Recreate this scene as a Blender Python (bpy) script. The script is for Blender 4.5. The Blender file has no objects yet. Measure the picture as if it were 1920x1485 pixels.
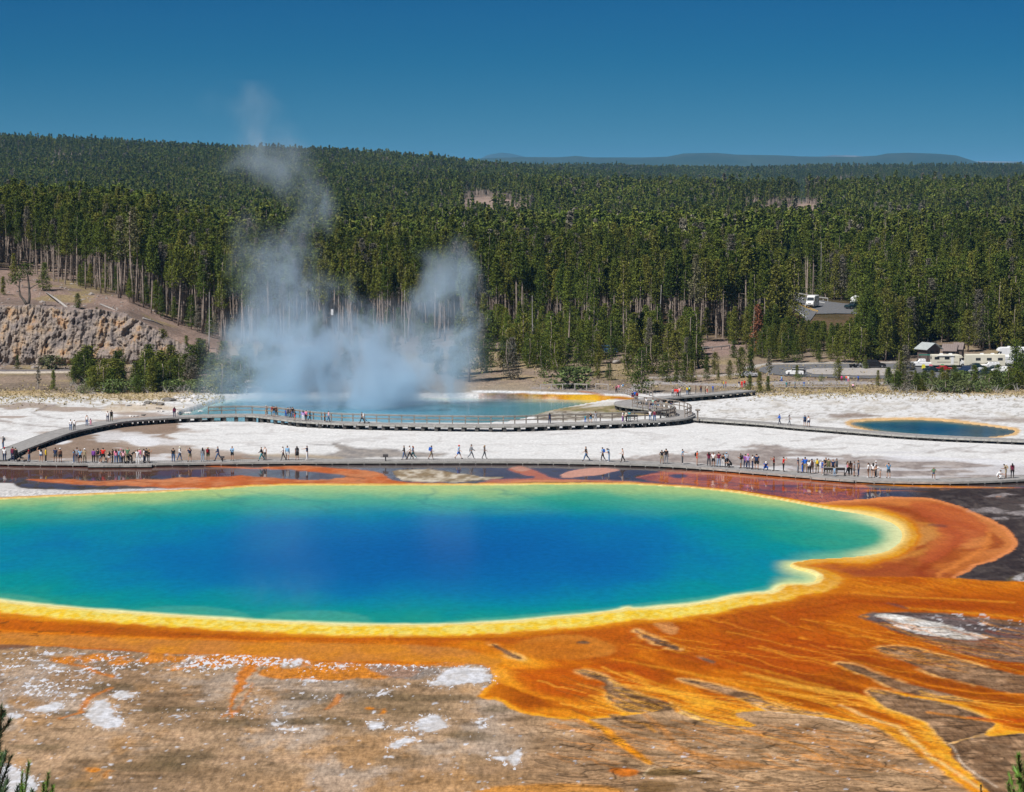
import bpy, bmesh, math, random
import numpy as np
from mathutils import Vector, Matrix, Euler

# ------------------------------------------------------------------ camera, sky, sun, exposure
SC = bpy.context.scene
COL = SC.collection
rnd = random.Random(7)
H = 32.6
FPX = 5000.0
TH = math.atan(402.5 / 5000.0)
CT, ST = math.cos(TH), math.sin(TH)

cam_data = bpy.data.cameras.new('camera')
cam = bpy.data.objects.new('camera', cam_data)
COL.objects.link(cam)
cam.location = (0, 0, H)
cam.rotation_euler = (math.pi / 2 - TH, 0, 0)
cam_data.sensor_width = 36.0
cam_data.sensor_fit = 'HORIZONTAL'
cam_data.lens = 36.0 * FPX / 1920.0
cam_data.clip_start = 0.5
cam_data.clip_end = 80000
SC.camera = cam

SUN_EL = math.radians(52)
SUN_DIR = Vector((-0.66, -0.75, 0)).normalized()      # horizontal direction towards the sun
sun_az = math.atan2(SUN_DIR.x, SUN_DIR.y)
world = bpy.data.worlds.new('World')
SC.world = world
world.use_nodes = True
wn, wl = world.node_tree.nodes, world.node_tree.links
wn.clear()
w_out = wn.new('ShaderNodeOutputWorld')
w_bg = wn.new('ShaderNodeBackground')
w_sky = wn.new('ShaderNodeTexSky')
w_sky.sky_type = 'NISHITA'
w_sky.sun_disc = False
w_sky.sun_elevation = SUN_EL
w_sky.sun_rotation = sun_az
w_sky.altitude = 2300
w_sky.air_density = 0.8
w_sky.dust_density = 0.1
w_sky.ozone_density = 3.0
w_geo = wn.new('ShaderNodeTexCoord')
w_sep = wn.new('ShaderNodeSeparateXYZ')
wl.new(w_geo.outputs['Generated'], w_sep.inputs[0])
w_ramp = wn.new('ShaderNodeValToRGB')
els = w_ramp.color_ramp.elements
SKY_STOPS = [(0.0, (0.045, 0.150, 0.225)), (0.018, (0.030, 0.137, 0.215)), (0.045, (0.006, 0.118, 0.200)), (0.085, (0.001, 0.102, 0.198)), (0.3, (0.07, 0.16, 0.25))]
els[0].position, els[0].color = SKY_STOPS[0][0], (*SKY_STOPS[0][1], 1)
els[1].position, els[1].color = SKY_STOPS[1][0], (*SKY_STOPS[1][1], 1)
for p_, c_ in SKY_STOPS[2:]:
    e_ = els.new(p_); e_.color = (*c_, 1)
wl.new(w_sep.outputs['Z'], w_ramp.inputs['Fac'])
w_mul = wn.new('ShaderNodeMix'); w_mul.data_type = 'RGBA'; w_mul.blend_type = 'MULTIPLY'
w_mul.inputs[0].default_value = 1.0
wl.new(w_sky.outputs[0], w_mul.inputs[6])
wl.new(w_ramp.outputs[0], w_mul.inputs[7])
wl.new(w_mul.outputs[2], w_bg.inputs['Color'])
w_bg.inputs['Strength'].default_value = 0.15
wl.new(w_bg.outputs[0], w_out.inputs[0])

sun_l = bpy.data.lights.new('sun', 'SUN')
sun_l.energy = 4.9
sun_l.angle = math.radians(0.53)
sun_l.color = (1.0, 0.97, 0.93)
sun_o = bpy.data.objects.new('sun', sun_l)
COL.objects.link(sun_o)
to_sun = Vector((SUN_DIR.x * math.cos(SUN_EL), SUN_DIR.y * math.cos(SUN_EL), math.sin(SUN_EL)))
sun_o.rotation_euler = to_sun.to_track_quat('Z', 'Y').to_euler()
sun_o.location = (0, 0, 400)

SC.view_settings.view_transform = 'Standard'
SC.view_settings.look = 'None'
SC.view_settings.exposure = 0.2
SC.view_settings.gamma = 1.0
SC.view_settings.use_curve_mapping = False
SC.render.engine = 'CYCLES'
cy = SC.cycles
cy.use_denoising = True
cy.max_bounces = 5
cy.diffuse_bounces = 2
cy.glossy_bounces = 2
cy.transmission_bounces = 2
cy.volume_bounces = 3
cy.transparent_max_bounces = 8
cy.volume_step_rate = 1.0
cy.volume_max_steps = 128
cy.caustics_reflective = False
cy.caustics_refractive = False
cy.sample_clamp_indirect = 4.0

# ------------------------------------------------------------------ projection helpers (photo pixels <-> places)
def project(X, Y, Z):
    dz = Z - H
    dep = Y * CT - dz * ST
    up = Y * ST + dz * CT
    dep = np.where(np.abs(dep) < 1e-3, 1e-3, dep)
    return 960 + FPX * X / dep, 742.5 - FPX * up / dep

def ray(px, py):
    dx = (px - 960.0); du = (742.5 - py)
    return np.array([dx, FPX * CT + du * ST, -FPX * ST + du * CT])

def on_plane(px, py, z=0.0):
    d = ray(px, py)
    t = (z - H) / d[2]
    return d[0] * t, d[1] * t

def row_to_Y(py, z=0.0):
    return on_plane(960, py, z)[1]

# ------------------------------------------------------------------ noise
def _hash(ix, iy, seed):
    h = (ix.astype(np.int64) * 374761393 + iy.astype(np.int64) * 668265263 + seed * 1274126177) & 0xffffffff
    h = ((h ^ (h >> 13)) * 1274126177) & 0xffffffff
    h = (h ^ (h >> 16)) & 0xffffffff
    return h.astype(np.float32) / 4294967295.0

def vnoise(x, y, seed=0):
    fx = np.floor(x); fy = np.floor(y)
    tx = (x - fx); ty = (y - fy)
    tx = tx * tx * (3 - 2 * tx); ty = ty * ty * (3 - 2 * ty)
    a = _hash(fx, fy, seed); b = _hash(fx + 1, fy, seed)
    c = _hash(fx, fy + 1, seed); d = _hash(fx + 1, fy + 1, seed)
    return (a + (b - a) * tx) * (1 - ty) + (c + (d - c) * tx) * ty

def fbm(x, y, seed=0, octv=4, gain=0.5):
    s = 0; a = 1.0; n = 0
    c, sn = 0.8, 0.6
    for k in range(octv):
        s = s + a * (vnoise(x, y, seed + k * 17) - 0.5) * 2
        n += a
        x, y = (c * x - sn * y) * 2.03 + 13.1, (sn * x + c * y) * 2.03 + 7.7
        a *= gain
    return s / n

def ss(a, b, x):
    t = np.clip((x - a) / (b - a), 0, 1)
    return t * t * (3 - 2 * t)

# ------------------------------------------------------------------ terrain
TC = np.array([-1200, -100, 0, 140, 270, 400, 600, 960, 1200, 1450, 1700, 1920, 3200], float)
TU = (TC - 960) / FPX
TD = [-200, 120, 405, 435, 465, 480, 520, 570, 700, 900, 1160, 1400, 1560, 2200, 3000, 3600, 4500, 6000, 9000, 30000]
TZ = [
 [0]*13, [0]*13, [0]*13,
 [.4,.4,.4,.4,.4,.5,.9,.8,.5,.5,.5,.5,.5],
 [.9,.9,.9,.9,.9,1.6,3.0,2.6,2.0,1.7,1.7,1.7,1.7],
 [1.2,1.2,1.2,1.0,1.0,2.8,3.8,3.6,2.9,2.2,2.0,2.0,2.0],
 [5.5,5.3,5.4,2.9,2.5,4,5,5,4.5,4.3,3.6,3.3,3.3],
 [6.5,6.5,6.5,6,6,6.5,6,6,5.5,6.6,5.6,5,5],
 [5,5,5,6,7,8,7,6.5,6.5,7,7,7,7],
 [3.5,3.5,3.5,5,6,7,7,7,7,7,7,7,7],
 [1,1,1,2,3,4,3,3,3,2.5,2.5,3,3],
 [1,1,1,2,4,7,12,15,15,15,15,16,16],
 [3,3,3,4,6,10,16,18.5,19.5,20,20.5,21,21],
 [24,24,24,24,28,32,32,22,12,9,9,9,9],
 [65,65,64,58,57,62,58,39,20,12,10,10,10],
 [52,52,52,52,50,50,46,34,26,20,20,20,20],
 [50,50,50,50,50,50,50,49,46,46,48,50,50],
 [40]*13, [60]*13, [60]*13]
TZ = np.array(TZ, float)
_LD = np.log(np.clip(np.array(TD, float), 60, None))
_NU, _ND = 260, 620
_ug = np.linspace(TU[0], TU[-1], _NU)
_dg = np.linspace(math.log(380), math.log(30000), _ND)
_tab = np.zeros((_ND, _NU))
_tmp = np.array([np.interp(_ug, TU, r) for r in TZ])
for j in range(_NU):
    _tab[:, j] = np.interp(_dg, _LD, _tmp[:, j])
for _ in range(2):
    p = np.pad(_tab, ((3, 3), (5, 5)), 'edge')
    _tab = sum(p[3 + i:3 + i + _ND, 5:5 + _NU] for i in range(-3, 4)) / 7
    p = np.pad(_tab, ((3, 3), (5, 5)), 'edge')
    _tab = sum(p[3:3 + _ND, 5 + i:5 + i + _NU] for i in range(-5, 6)) / 11

CLIFF_C = (np.array([-400, -100, 0, 100, 180, 240, 290, 340, 390, 430]) - 960) / FPX
CLIFF_H = np.array([10.5, 10.5, 10.0, 9.6, 9.3, 8.3, 5.8, 3.5, 1.6, 0.0])
MT_C = (np.array([600, 850, 905, 975, 1050, 1080, 1110, 1200, 1250, 1280, 1340, 1380, 1450, 1500, 1600, 1640, 1660, 1700, 1760, 1790, 1815, 1830, 1920, 2600]) - 960) / FPX
MT_R = np.array([306, 301, 298, 296.5, 296, 293.5, 296, 295.5, 294, 288.5, 287.5, 290.5, 291, 293.5, 294.5, 292, 288, 286.5, 289, 291.5, 299, 303.5, 305, 306])
FM_C = (np.array([700, 895, 915, 940, 962, 985, 1010, 1500, 1535, 1560, 1600, 1640, 1680, 2300]) - 960) / FPX
FM_R = np.array([306, 301, 291, 287, 289.5, 295, 302, 299, 294.5, 291.5, 292.5, 295.5, 302, 306])

def terrain(X, Y):
    X = np.asarray(X, float); Y = np.asarray(Y, float)
    Yc = np.clip(Y, 381, 29900)
    u = np.clip(X / Yc, TU[0], TU[-1] - 1e-6)
    fu = (u - TU[0]) / (TU[-1] - TU[0]) * (_NU - 1)
    fd = (np.log(Yc) - _dg[0]) / (_dg[-1] - _dg[0]) * (_ND - 1)
    iu = np.clip(fu.astype(int), 0, _NU - 2); idd = np.clip(fd.astype(int), 0, _ND - 2)
    tu = fu - iu; td = fd - idd
    z = (_tab[idd, iu] * (1 - tu) + _tab[idd, iu + 1] * tu) * (1 - td) + (_tab[idd + 1, iu] * (1 - tu) + _tab[idd + 1, iu + 1] * tu) * td
    z = z * ss(400, 415, Y)
    z = z + np.interp(u, CLIFF_C, CLIFF_H) * ss(466, 470, Y)
    n = fbm(X / 22, Y / 22, 3, 4)
    z = z + n * 0.35 * ss(415, 520, Y) + fbm(X / 130, Y / 130, 9, 3) * (2.0 * ss(700, 1500, Y) + 5.0 * ss(2000, 3000, Y))
    z = z + n * 0.5 * ss(470, 500, Y) * (1 - ss(560, 700, Y)) * (X / Yc < -0.11)
    # low hill the viewer stands on
    hh = np.clip(1 - Y / 112.0, 0, 1) ** 1.6 * 31.0
    z = z + hh * (Y < 112)
    mt = H + (340 - np.interp(X / Yc, MT_C, MT_R)) * 3.02
    z = np.maximum(z, mt * np.exp(-((Y - 15000) / 2400.0) ** 2) + fbm(X / 900, Y / 900, 5, 3) * 8 * ss(10000, 14000, Y))
    fm = H + (340 - np.interp(X / Yc, FM_C, FM_R)) * 4.85
    z = np.maximum(z, fm * np.exp(-((Y - 24000) / 1500.0) ** 2))
    return z

def on_ground(px, py, zoff=0.0, d0=380.0, d1=4000.0):
    d = ray(px, py)
    ys = np.concatenate([np.arange(d0, 700, 0.5), np.arange(700, d1, 3)]) if py < 738 else np.array([on_plane(px, py)[1]])
    t = ys / d[1]
    X = d[0] * t; Z = H + d[2] * t
    T = terrain(X, ys) + zoff
    k = np.argmax(Z <= T + 0.02) if (Z <= T + 0.02).any() else len(ys) - 1
    return float(X[k]), float(ys[k]), float(T[k])

# ------------------------------------------------------------------ signed distances in photo space (rows count KY times a column)
KY = 2.4
def sdf_poly(poly, px, py):
    P = np.array(poly, float); P[:, 1] *= KY
    y = py * KY
    out = np.full(px.shape, 1e6, np.float32)
    m = (px > P[:, 0].min() - 60) & (px < P[:, 0].max() + 60) & (y > P[:, 1].min() - 60) & (y < P[:, 1].max() + 60)
    if not m.any():
        return out
    x = px[m]; yy = y[m]
    d = np.full(x.shape, 1e12); inside = np.zeros(x.shape, bool)
    n = len(P)
    for i in range(n):
        a = P[i]; b = P[(i + 1) % n]
        e = b - a; L = e @ e + 1e-9
        t = np.clip(((x - a[0]) * e[0] + (yy - a[1]) * e[1]) / L, 0, 1)
        d = np.minimum(d, (x - a[0] - t * e[0]) ** 2 + (yy - a[1] - t * e[1]) ** 2)
        c = ((a[1] > yy) != (b[1] > yy))
        if a[1] != b[1]:
            inside ^= c & (x < (b[0] - a[0]) * (yy - a[1]) / (b[1] - a[1]) + a[0])
    d = np.sqrt(d)
    out[m] = np.where(inside, -d, d)
    return out

def sdf_line(pts, px, py):
    """pts: (x, y, half width) -> distance minus width; also returns ratio across the ribbon."""
    P = np.array(pts, float); Q = P.copy(); Q[:, 1] *= KY
    y = py * KY
    out = np.full(px.shape, 1e6, np.float32)
    w = P[:, 2].max() + 60
    m = (px > Q[:, 0].min() - w) & (px < Q[:, 0].max() + w) & (y > Q[:, 1].min() - w) & (y < Q[:, 1].max() + w)
    if not m.any():
        return out
    x = px[m]; yy = y[m]
    d = np.full(x.shape, 1e6)
    for i in range(len(Q) - 1):
        a = Q[i]; b = Q[i + 1]
        e = (b - a)[:2]; L = e @ e + 1e-9
        t = np.clip(((x - a[0]) * e[0] + (yy - a[1]) * e[1]) / L, 0, 1)
        dd = np.sqrt((x - a[0] - t * e[0]) ** 2 + (yy - a[1] - t * e[1]) ** 2) - (a[2] + (b[2] - a[2]) * t)
        d = np.minimum(d, dd)
    out[m] = d
    return out

def lin(c):
    c = np.array(c, float) / 255.0
    return np.where(c <= 0.04045, c / 12.92, ((c + 0.055) / 1.055) ** 2.4)

def smooth_poly(poly, it=2):
    P = [tuple(p) for p in poly]
    for _ in range(it):
        Q = []
        for i in range(len(P)):
            a = P[i]; b = P[(i + 1) % len(P)]
            Q.append((a[0] * .75 + b[0] * .25, a[1] * .75 + b[1] * .25))
            Q.append((a[0] * .25 + b[0] * .75, a[1] * .25 + b[1] * .75))
        P = Q
    return P
# ------------------------------------------------------------------ basin outlines
POOL = smooth_poly([(-60,939),(0,935),(100,931),(200,926),(300,922),(420,916),(480,911),(600,909),(700,910),(800,909),(940,909),(1000,908),(1100,907),(1200,908),
 (1300,915),(1370,921),(1430,931),(1500,944),(1560,955),(1610,962),(1650,970),(1682,983),(1692,1000),(1688,1016),(1670,1031),(1640,1040),(1590,1046),
 (1540,1049),(1500,1052),(1478,1058),(1490,1066),(1522,1074),(1532,1084),(1522,1093),(1470,1094),(1458,1098),(1448,1108),(1400,1113),(1365,1118),(1330,1128),
 (1250,1136),(1190,1141),(1175,1137),(1160,1144),(1100,1151),(1000,1160),(900,1168),(800,1171),(700,1171),(600,1168),(500,1164),(400,1158),(300,1151),
 (200,1144),(100,1136),(0,1125),(-80,1114),(-200,1090),(-380,1050),(-440,1010),(-400,975),(-220,948)], 1)
EXC = smooth_poly([(395,752),(360,764),(330,772),(345,782),(420,789),(560,792),(640,789),(700,790),(800,792),(940,791),(985,783),(1020,771),(1080,759),(1125,751),(1150,746),(1120,743),
 (1050,742),(980,741),(900,740),(800,738),(650,738),(500,738),(430,741)], 1)
TURQ = smooth_poly([(1592,792),(1615,789),(1660,787),(1720,786.5),(1760,788),(1800,792),(1850,798),(1890,804),(1905,807),(1895,813),(1860,818),(1820,821),(1760,820),(1700,815),(1640,806),(1605,798)], 1)

# ------------------------------------------------------------------ ground sheet: a fan of rows and columns
def ground_rows():
    near = [-120, -60, -20, 0, 15, 30, 45, 60, 75, 88, 98, 106, 112, 118, 124, 130, 135]
    r = np.arange(1520, 738, -1.9)
    mid = [row_to_Y(v) for v in r]
    last = mid[-1]
    a = np.linspace(last + 1, 560, 130)
    b = np.exp(np.linspace(math.log(564), math.log(6000), 130))
    c = np.exp(np.linspace(math.log(6200), math.log(29000), 50))
    return np.array(near + mid + list(a) + list(b) + list(c))
GR = ground_rows()
cols = np.concatenate([np.linspace(-1100, -260, 24), np.arange(-220, 2141, 3.1), np.linspace(2180, 3100, 24)])
GU = (cols - 960) / FPX
GUm, GYm = np.meshgrid(GU, GR)
GX = GUm * np.maximum(GYm + H * ST, 40.0)
GY = GYm.copy()
GZ = terrain(GX, GY)
PX, PY = project(GX, GY, GZ)
PX = PX.ravel(); PY = PY.ravel(); WX = GX.ravel(); WY = GY.ravel(); WZ = GZ.ravel()
behind = WY < 100
PX[behind] = -9999; PY[behind] = 5000

# warp noises shared by the layers
near_m = ss(905, 925, PY)          # 1 for the foreground half
N1 = fbm(WX / 3.0, WY / 4.5, 11, 4); N2 = fbm(WX / 3.0, WY / 4.5, 41, 4)
N3 = fbm(WX / 0.8, WY / 1.6, 71, 3); N4 = fbm(WX / 9.0, WY / 14.0, 91, 4)
N5 = fbm(WX / 0.35, WY / 0.8, 51, 2)
COLR = np.zeros((len(WX), 3)); WET = np.zeros(len(WX)); REL = np.zeros(len(WX))

N6 = fbm(WX / 2.6 + 3.3, WY / .75, 61, 3)
N7 = fbm(WX / 1.1, WY / .9, 65, 3)
DET = np.zeros((len(WX), 3))     # grain, rills, crumbs: strength of the fine relief the material adds
def wp(amp, ampy=None):
    return PX + (N1 * 1.0 + N3 * 0.45 + N6 * .6 * near_m + N7 * .5) * amp, PY + (N2 * 1.0 + N3 * 0.35) * (ampy if ampy is not None else amp / KY)

def blend(mask, c, var=0.0, vn=None, c2=None, wet=None, det=None):
    """mask 0..1; c sRGB 0-255; c2 mixed in by the noise vn"""
    a = lin(c) * 0.93
    colr = np.broadcast_to(a, COLR.shape)
    if c2 is not None:
        k = np.clip(0.5 + (N4 if vn is None else vn) * 1.6, 0, 1)[:, None]
        colr = colr * (1 - k) + lin(c2) * 0.93 * k
    if var:
        colr = colr * (1 + var * N3[:, None])
    m = mask[:, None]
    COLR[:] = COLR * (1 - m) + colr * m
    if wet is not None:
        WET[:] = WET * (1 - mask) + wet * mask
    if det is not None:
        DET[:] = DET * (1 - m) + np.array(det) * m

def poly(pts, c, soft=4, warp=5, sm=1, op=1.0, **k):
    x, y = wp(warp)
    d = sdf_poly(smooth_poly(pts, sm), x, y)
    m = (1 - ss(-soft, soft, d)) * op
    blend(m, c, **k)
    return d

def line(pts, c, soft=3, warp=4, op=1.0, **k):
    x, y = wp(warp)
    d = sdf_line(pts, x, y)
    blend((1 - ss(-soft, soft, d)) * op, c, **k)
    return d

# base colours
blend(np.ones(len(WX)), (222, 221, 219), var=.05)
blend(near_m, (180, 150, 118), c2=(152, 124, 94), var=.25, det=(1, .25, .35))
# foreground: brown mats, streaks running with the slope, ochre and grey areas
fg = near_m
strk = fbm(WX / 2.2 + N1 * .5, WY / 2.4, 131, 5, .6)
blend(fg * ss(.05, .45, strk) * .55, (118, 94, 68))
blend(fg * ss(.05, .5, -strk) * .5, (196, 160, 126))
blend(fg * ss(.1, .6, fbm(WX / 7, WY / 7, 151, 4)) * .5, (164, 128, 90))
gz = ss(380, 760, PX) * (1 - ss(1000, 1100, PX)) * ss(1290, 1330, PY) * (1 - ss(1400, 1440, PY))
blend(fg * gz * ss(-.3, .5, N4) * .55, (124, 108, 80), var=.2)
blend(fg * (1 - ss(140, 420, PX)) * ss(-.2, .4, N4) * .5, (140, 120, 104), var=.3)
blend(fg * ss(1440, 1470, PY) * (1 - ss(1150, 1300, PX)) * ss(300, 700, PX) * .6, (196, 152, 104), var=.2)
# grey veils, ochre stains and low dark terraces
vg = fbm(WX / 4.5, WY / 9, 155, 5, .6)
blend(fg * (1 - ss(900, 1050, PX)) * ss(.08, .35, vg) * .4, (190, 180, 170), var=.2)
blend(fg * (1 - ss(900, 1050, PX)) * ss(.12, .4, -vg) * .35, (124, 100, 72), var=.2)
vo = fbm(WX / 3.2, WY / 9, 157, 5, .6)
blend(fg * (1 - ss(900, 1050, PX)) * ss(1270, 1300, PY) * ss(.12, .4, vo) * .5, (186, 140, 88), var=.2)
tr = 1 - np.abs(fbm(WX / 9, WY / 3.5, 159, 4)) * 9
blend(fg * (1 - ss(950, 1100, PX)) * np.clip(tr, 0, 1) * ss(-.2, .3, N1) * .55, (88, 70, 50))
# olive-dark smudges
for (cx, cy, rx, ry) in [(480,1355,110,9),(600,1352,90,8),(330,1330,120,6),(150,1338,70,7),(690,1300,90,7),(760,1308,130,6),(200,1290,60,12),(570,1305,60,10),(880,1380,60,12),(930,1330,40,10),(60,1400,60,6),(260,1440,90,10),(340,1420,60,14),(120,1470,100,8)]:
    d = np.sqrt(((PX - cx) / rx) ** 2 + ((PY - cy) / ry) ** 2) + N1 * .5 + N2 * .3
    blend(fg * (1 - ss(.5, 1.2, d)) * .6, (98, 84, 60), var=.3)
# thin drainage lines in the lower right mats
ln = fbm(WX / 5.0 + N1 * .25, WY / 3.2 + N2 * .35 + WX * .06, 171, 3)
ridge = 1 - np.abs(ln) * 12
blend(near_m * ss(900, 1120, PX + N1 * 60) * ss(1325, 1360, PY), (192, 156, 118), det=(.7, 1, .03), c2=(164, 130, 96), vn=N1)
right = ss(1080, 1250, PX + (PY - 1350) * .8)
blend(fg * right * np.clip(ridge, 0, 1) * .6, (104, 78, 48))
ln2 = fbm(WX / 3.0 + N1 * .3, WY / 2.4 + WX * .10, 177, 3)
blend(fg * right * np.clip(1 - np.abs(ln2) * 10, 0, 1) * .35, (110, 84, 54))
blend(fg * right * ss(.1, .5, ln2) * .4, (206, 164, 122))
blend(fg * right * ss(.1, .5, N4) * .35, (206, 168, 128))
# white sinter crumbs
sp = fbm(WX / .45, WY / .9, 191, 3)
dens = fg * (1 - ss(900, 1000, PX)) * (0.10 + .9 * np.clip(np.exp(-((PY - 1240 - 0 * PX) / 22.0) ** 2) + .7 * np.exp(-(((PY - 1340) / 12.0) ** 2)) * np.exp(-((PX - 350) / 160.0) ** 2) + .8 * np.exp(-(((PY - 1295) / 40.0) ** 2)) * np.exp(-((PX - 60) / 110.0) ** 2) + .5*np.exp(-(((PY - 1310) / 20.0) ** 2)) * np.exp(-((PX - 540) / 120.0) ** 2), 0, 1))
dens = dens * (.4 + .6 * ss(-.3, .3, N2))
DET[:, 2] = np.clip(DET[:, 2] * .4 + dens * 1.0, 0, 1) * fg
blend(ss(.0, .12, sp - .56 + dens * .40) * fg, (205, 205, 210), var=.2)

# ---- far side of the big pool: everything beyond row 905
far = 1 - near_m
x_, y_ = wp(6)
fine = fbm(WX / 1.6, WY / 2.6, 211, 4)
cr = fbm(WX / 14, WY / 16, 221, 4)
blend(far * (1 - ss(.0, .05, np.abs(cr))) * .30, (150, 140, 136))
blend(far * ss(.25, .6, fine) * .35, (196, 190, 184))
# speckled sinter field behind right, brown cracks behind left
spk = fbm(WX / .55, WY / 1.6, 231, 2)
blend(far * ss(1240, 1330, PX) * (1 - ss(786, 800, PY)) * ss(.18, .45, spk) * .42, (126, 114, 98))
blend(far * ss(1240, 1330, PX) * (1 - ss(786, 800, PY)) * ss(.0, .5, N1) * .45, (178, 166, 148))
blend(far * (1 - ss(330, 430, PX)) * (1 - ss(808, 846, PY)) * ss(.20, .34, np.abs(cr) + fine * .1) * .75, (148, 124, 106))
blend(far * (1 - ss(300, 400, PX)) * (1 - ss(760, 775, PY)) * ss(-.1, .4, spk + .5 * N1) * .6, (160, 146, 124))
# brown mats between the walks, left
poly([(-60,858),(20,848),(70,832),(130,815),(210,797),(320,790),(348,797),(330,808),(318,820),(335,834),(400,843),(450,852),(520,858),(520,868),(-60,870)], (148, 128, 112), soft=5, warp=16, c2=(176,162,150), var=.1, wet=.5)
blend(far * (1 - ss(300, 400, PX)) * ss(800, 815, PY) * ss(.12, .3, fbm(WX / 7, WY / 5, 241, 4)) * .85, (214, 212, 212))
for q in ([(222,822),(250,816),(290,822),(306,834),(262,838),(240,830)], [(98,833),(118,825),(140,826),(120,832)], [(0,815),(10,810),(24,812),(0,818)]):
    poly(q, (220, 219, 220), soft=3, warp=4, wet=0)
poly([(620,829),(640,831),(655,838),(690,840),(742,843),(755,849),(800,849),(842,851),(817,857),(705,858),(655,861),(545,861),(440,857),(480,853),(600,853),(640,848)], (140, 135, 132), soft=5, warp=10, c2=(166,158,150), vn=N3)
line([(470,853,4),(560,854,6),(640,858,5)], (186, 168, 142), soft=6, warp=5, op=.7)
line([(575,833,1.2),(620,834.5,2),(638,830,1.5)], (120,114,112), soft=2, warp=2, op=.8)
# brownish grey mats and painted brownish shadows, right
poly([(1090,861),(1180,857),(1330,849),(1390,840),(1430,834),(1450,838),(1470,846),(1540,851),(1640,857),(1780,861),(1850,866),(2050,872),(2050,905),(1700,903),(1540,890),(1440,880),(1250,868),(1150,865)], (146, 135, 130), soft=6, warp=22, c2=(170,160,154), vn=N3, var=.08, wet=.3)
blend(far * ss(1180, 1300, PX) * ss(838, 848, PY) * ss(.16, .3, fbm(WX / 9, WY / 4, 247, 4)) * .8, (206, 204, 206))
for q in ([(1645,856),(1700,853),(1810,858),(1800,864),(1700,862)], [(1770,862),(1850,860),(1930,868),(1930,874),(1850,872)], [(1440,858),(1520,855),(1600,860),(1540,862)]):
    poly(q, (218, 217, 219), soft=3, warp=6)
for q in ([(1440,840,1),(1500,843,2),(1585,841,1.5)], [(1740,848,1.5),(1800,841,1),(1840,836,1)], [(1780,845,1),(1860,848,2),(1925,846,2)], [(1540,822,2),(1570,818,2),(1600,812,1)], [(1480,826,1),(1560,823,2)],
          [(100,758,3),(60,775,2),(110,786,2)], [(0,790,2),(50,796,3),(150,806,2)], [(1640,833,1),(1760,835,1.5)]):
    line(q, (138, 126, 120), soft=4, warp=10, op=.75)
line([(1560,780,5),(1610,779,9),(1650,779,3)], (132, 112, 98), soft=7, warp=8, op=.85)  # brownish shadow painted into the ground colour behind the turquoise pool, left
line([(1780,783,5),(1830,786,6),(1930,788,6)], (140, 122, 108), soft=7, warp=8, op=.7)  # same painted shadow tone, right of the pool's far rim
# dirt and dry grass at the back
back = 1 - ss(733, 741, PY + N1 * 2.5 + 5 * ss(400, 0, PX) * 0)
blend(back * far, (158, 144, 126), c2=(134, 120, 106), var=.15)
line([(-60,738,6),(60,738,9),(150,742,7),(230,742,16),(330,742,9)], (186, 158, 104), soft=8, warp=14, op=.7, var=.2)
line([(1380,741,5),(1600,733,6),(1740,729,8),(1900,738,10),(2000,740,10)], (178, 152, 104), soft=8, warp=14, op=.75, var=.2)
line([(210,768,16),(290,762,18),(330,768,6)], (196, 172, 138), soft=10, warp=10, op=.6)
d_t = sdf_poly(TURQ, PX + N1 * 2, PY + N2)
blend((1 - ss(7, 14, d_t + N3 * 4)) * ss(770, 786, PY), (216, 178, 126), var=.15)
# crater lake surroundings
poly([(1000,778),(1010,771),(1060,762),(1120,758),(1170,753),(1176,760),(1210,766),(1240,772),(1230,778),(1180,782),(1100,786),(1010,788)], (132, 124, 84), soft=4, warp=8, c2=(160,144,116), vn=N3, var=.2)
poly([(1000,782),(1020,772),(1090,771),(1180,776),(1170,784),(1010,790)], (190, 184, 172), soft=4, warp=8, c2=(120,110,96), vn=N3)
poly([(880,731),(960,733),(1080,736),(1180,741),(1225,744),(1190,749),(1150,747),(1050,741),(940,737),(890,736)], (226, 226, 226), soft=2, warp=2)
poly([(1100,762),(1120,757),(1170,752),(1200,750),(1190,756),(1140,760),(1080,766)], (212, 208, 202), soft=3, warp=4, op=.9)
line([(900,739.5,2.5),(980,740,4.5),(1080,742,7),(1150,745,9),(1192,748,6)], (206, 160, 40), soft=3, warp=4, c2=(180,104,30), vn=N1)
line([(1010,744,1.5),(1090,747,3),(1150,749,2)], (216,196,84), soft=3, warp=2, op=.8)

# ---- wet flats between the near walk and the pool
x_, y_ = wp(4)
WETP = [(-300,866),(0,868),(300,871),(700,867),(1100,867),(1250,873),(1440,886),(1600,899),(1750,905),(1900,901),(2150,893),(2150,1112),(1960,1108),(1890,1104),(1800,1099),(1700,1085),(1560,1060),(1400,1000),(900,960),(0,960),(-300,960)]
poly(WETP, (74, 62, 60), soft=3, warp=2, c2=(92,82,82), vn=N4, wet=1, sm=0, var=.1)
poly([(-200,869),(200,873),(330,874),(500,876),(470,893),(300,890),(180,893),(60,896),(-200,890)], (98, 62, 52), soft=5, warp=10, wet=1, op=.8)
poly([(-200,903),(20,905),(34,913),(60,917),(160,919),(300,915),(420,913),(440,916),(330,921),(200,926),(60,932),(-200,944)], (206, 203, 200), soft=3, warp=3, wet=0.2)
poly([(40,898),(120,897),(200,901),(330,896),(430,892),(520,896),(600,899),(655,894),(625,888),(560,882),(500,880),(478,876),(540,873),(620,875),(690,881),(722,890),(740,902),(800,905),(940,906),(940,911),(480,912),(400,915),(260,913),(160,909),(60,902)], (196, 126, 84), soft=4, warp=7, c2=(184,98,52), vn=N1 + N7 * .6, wet=.5, var=.2)
line([(350,869,1),(400,874,2.5),(470,878,3),(520,879,2)], (208, 112, 60), soft=3, warp=2, wet=.8)
line([(560,894,2),(630,893,3),(680,896,2)], (84,60,50), soft=4, warp=8, op=.8)
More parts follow.
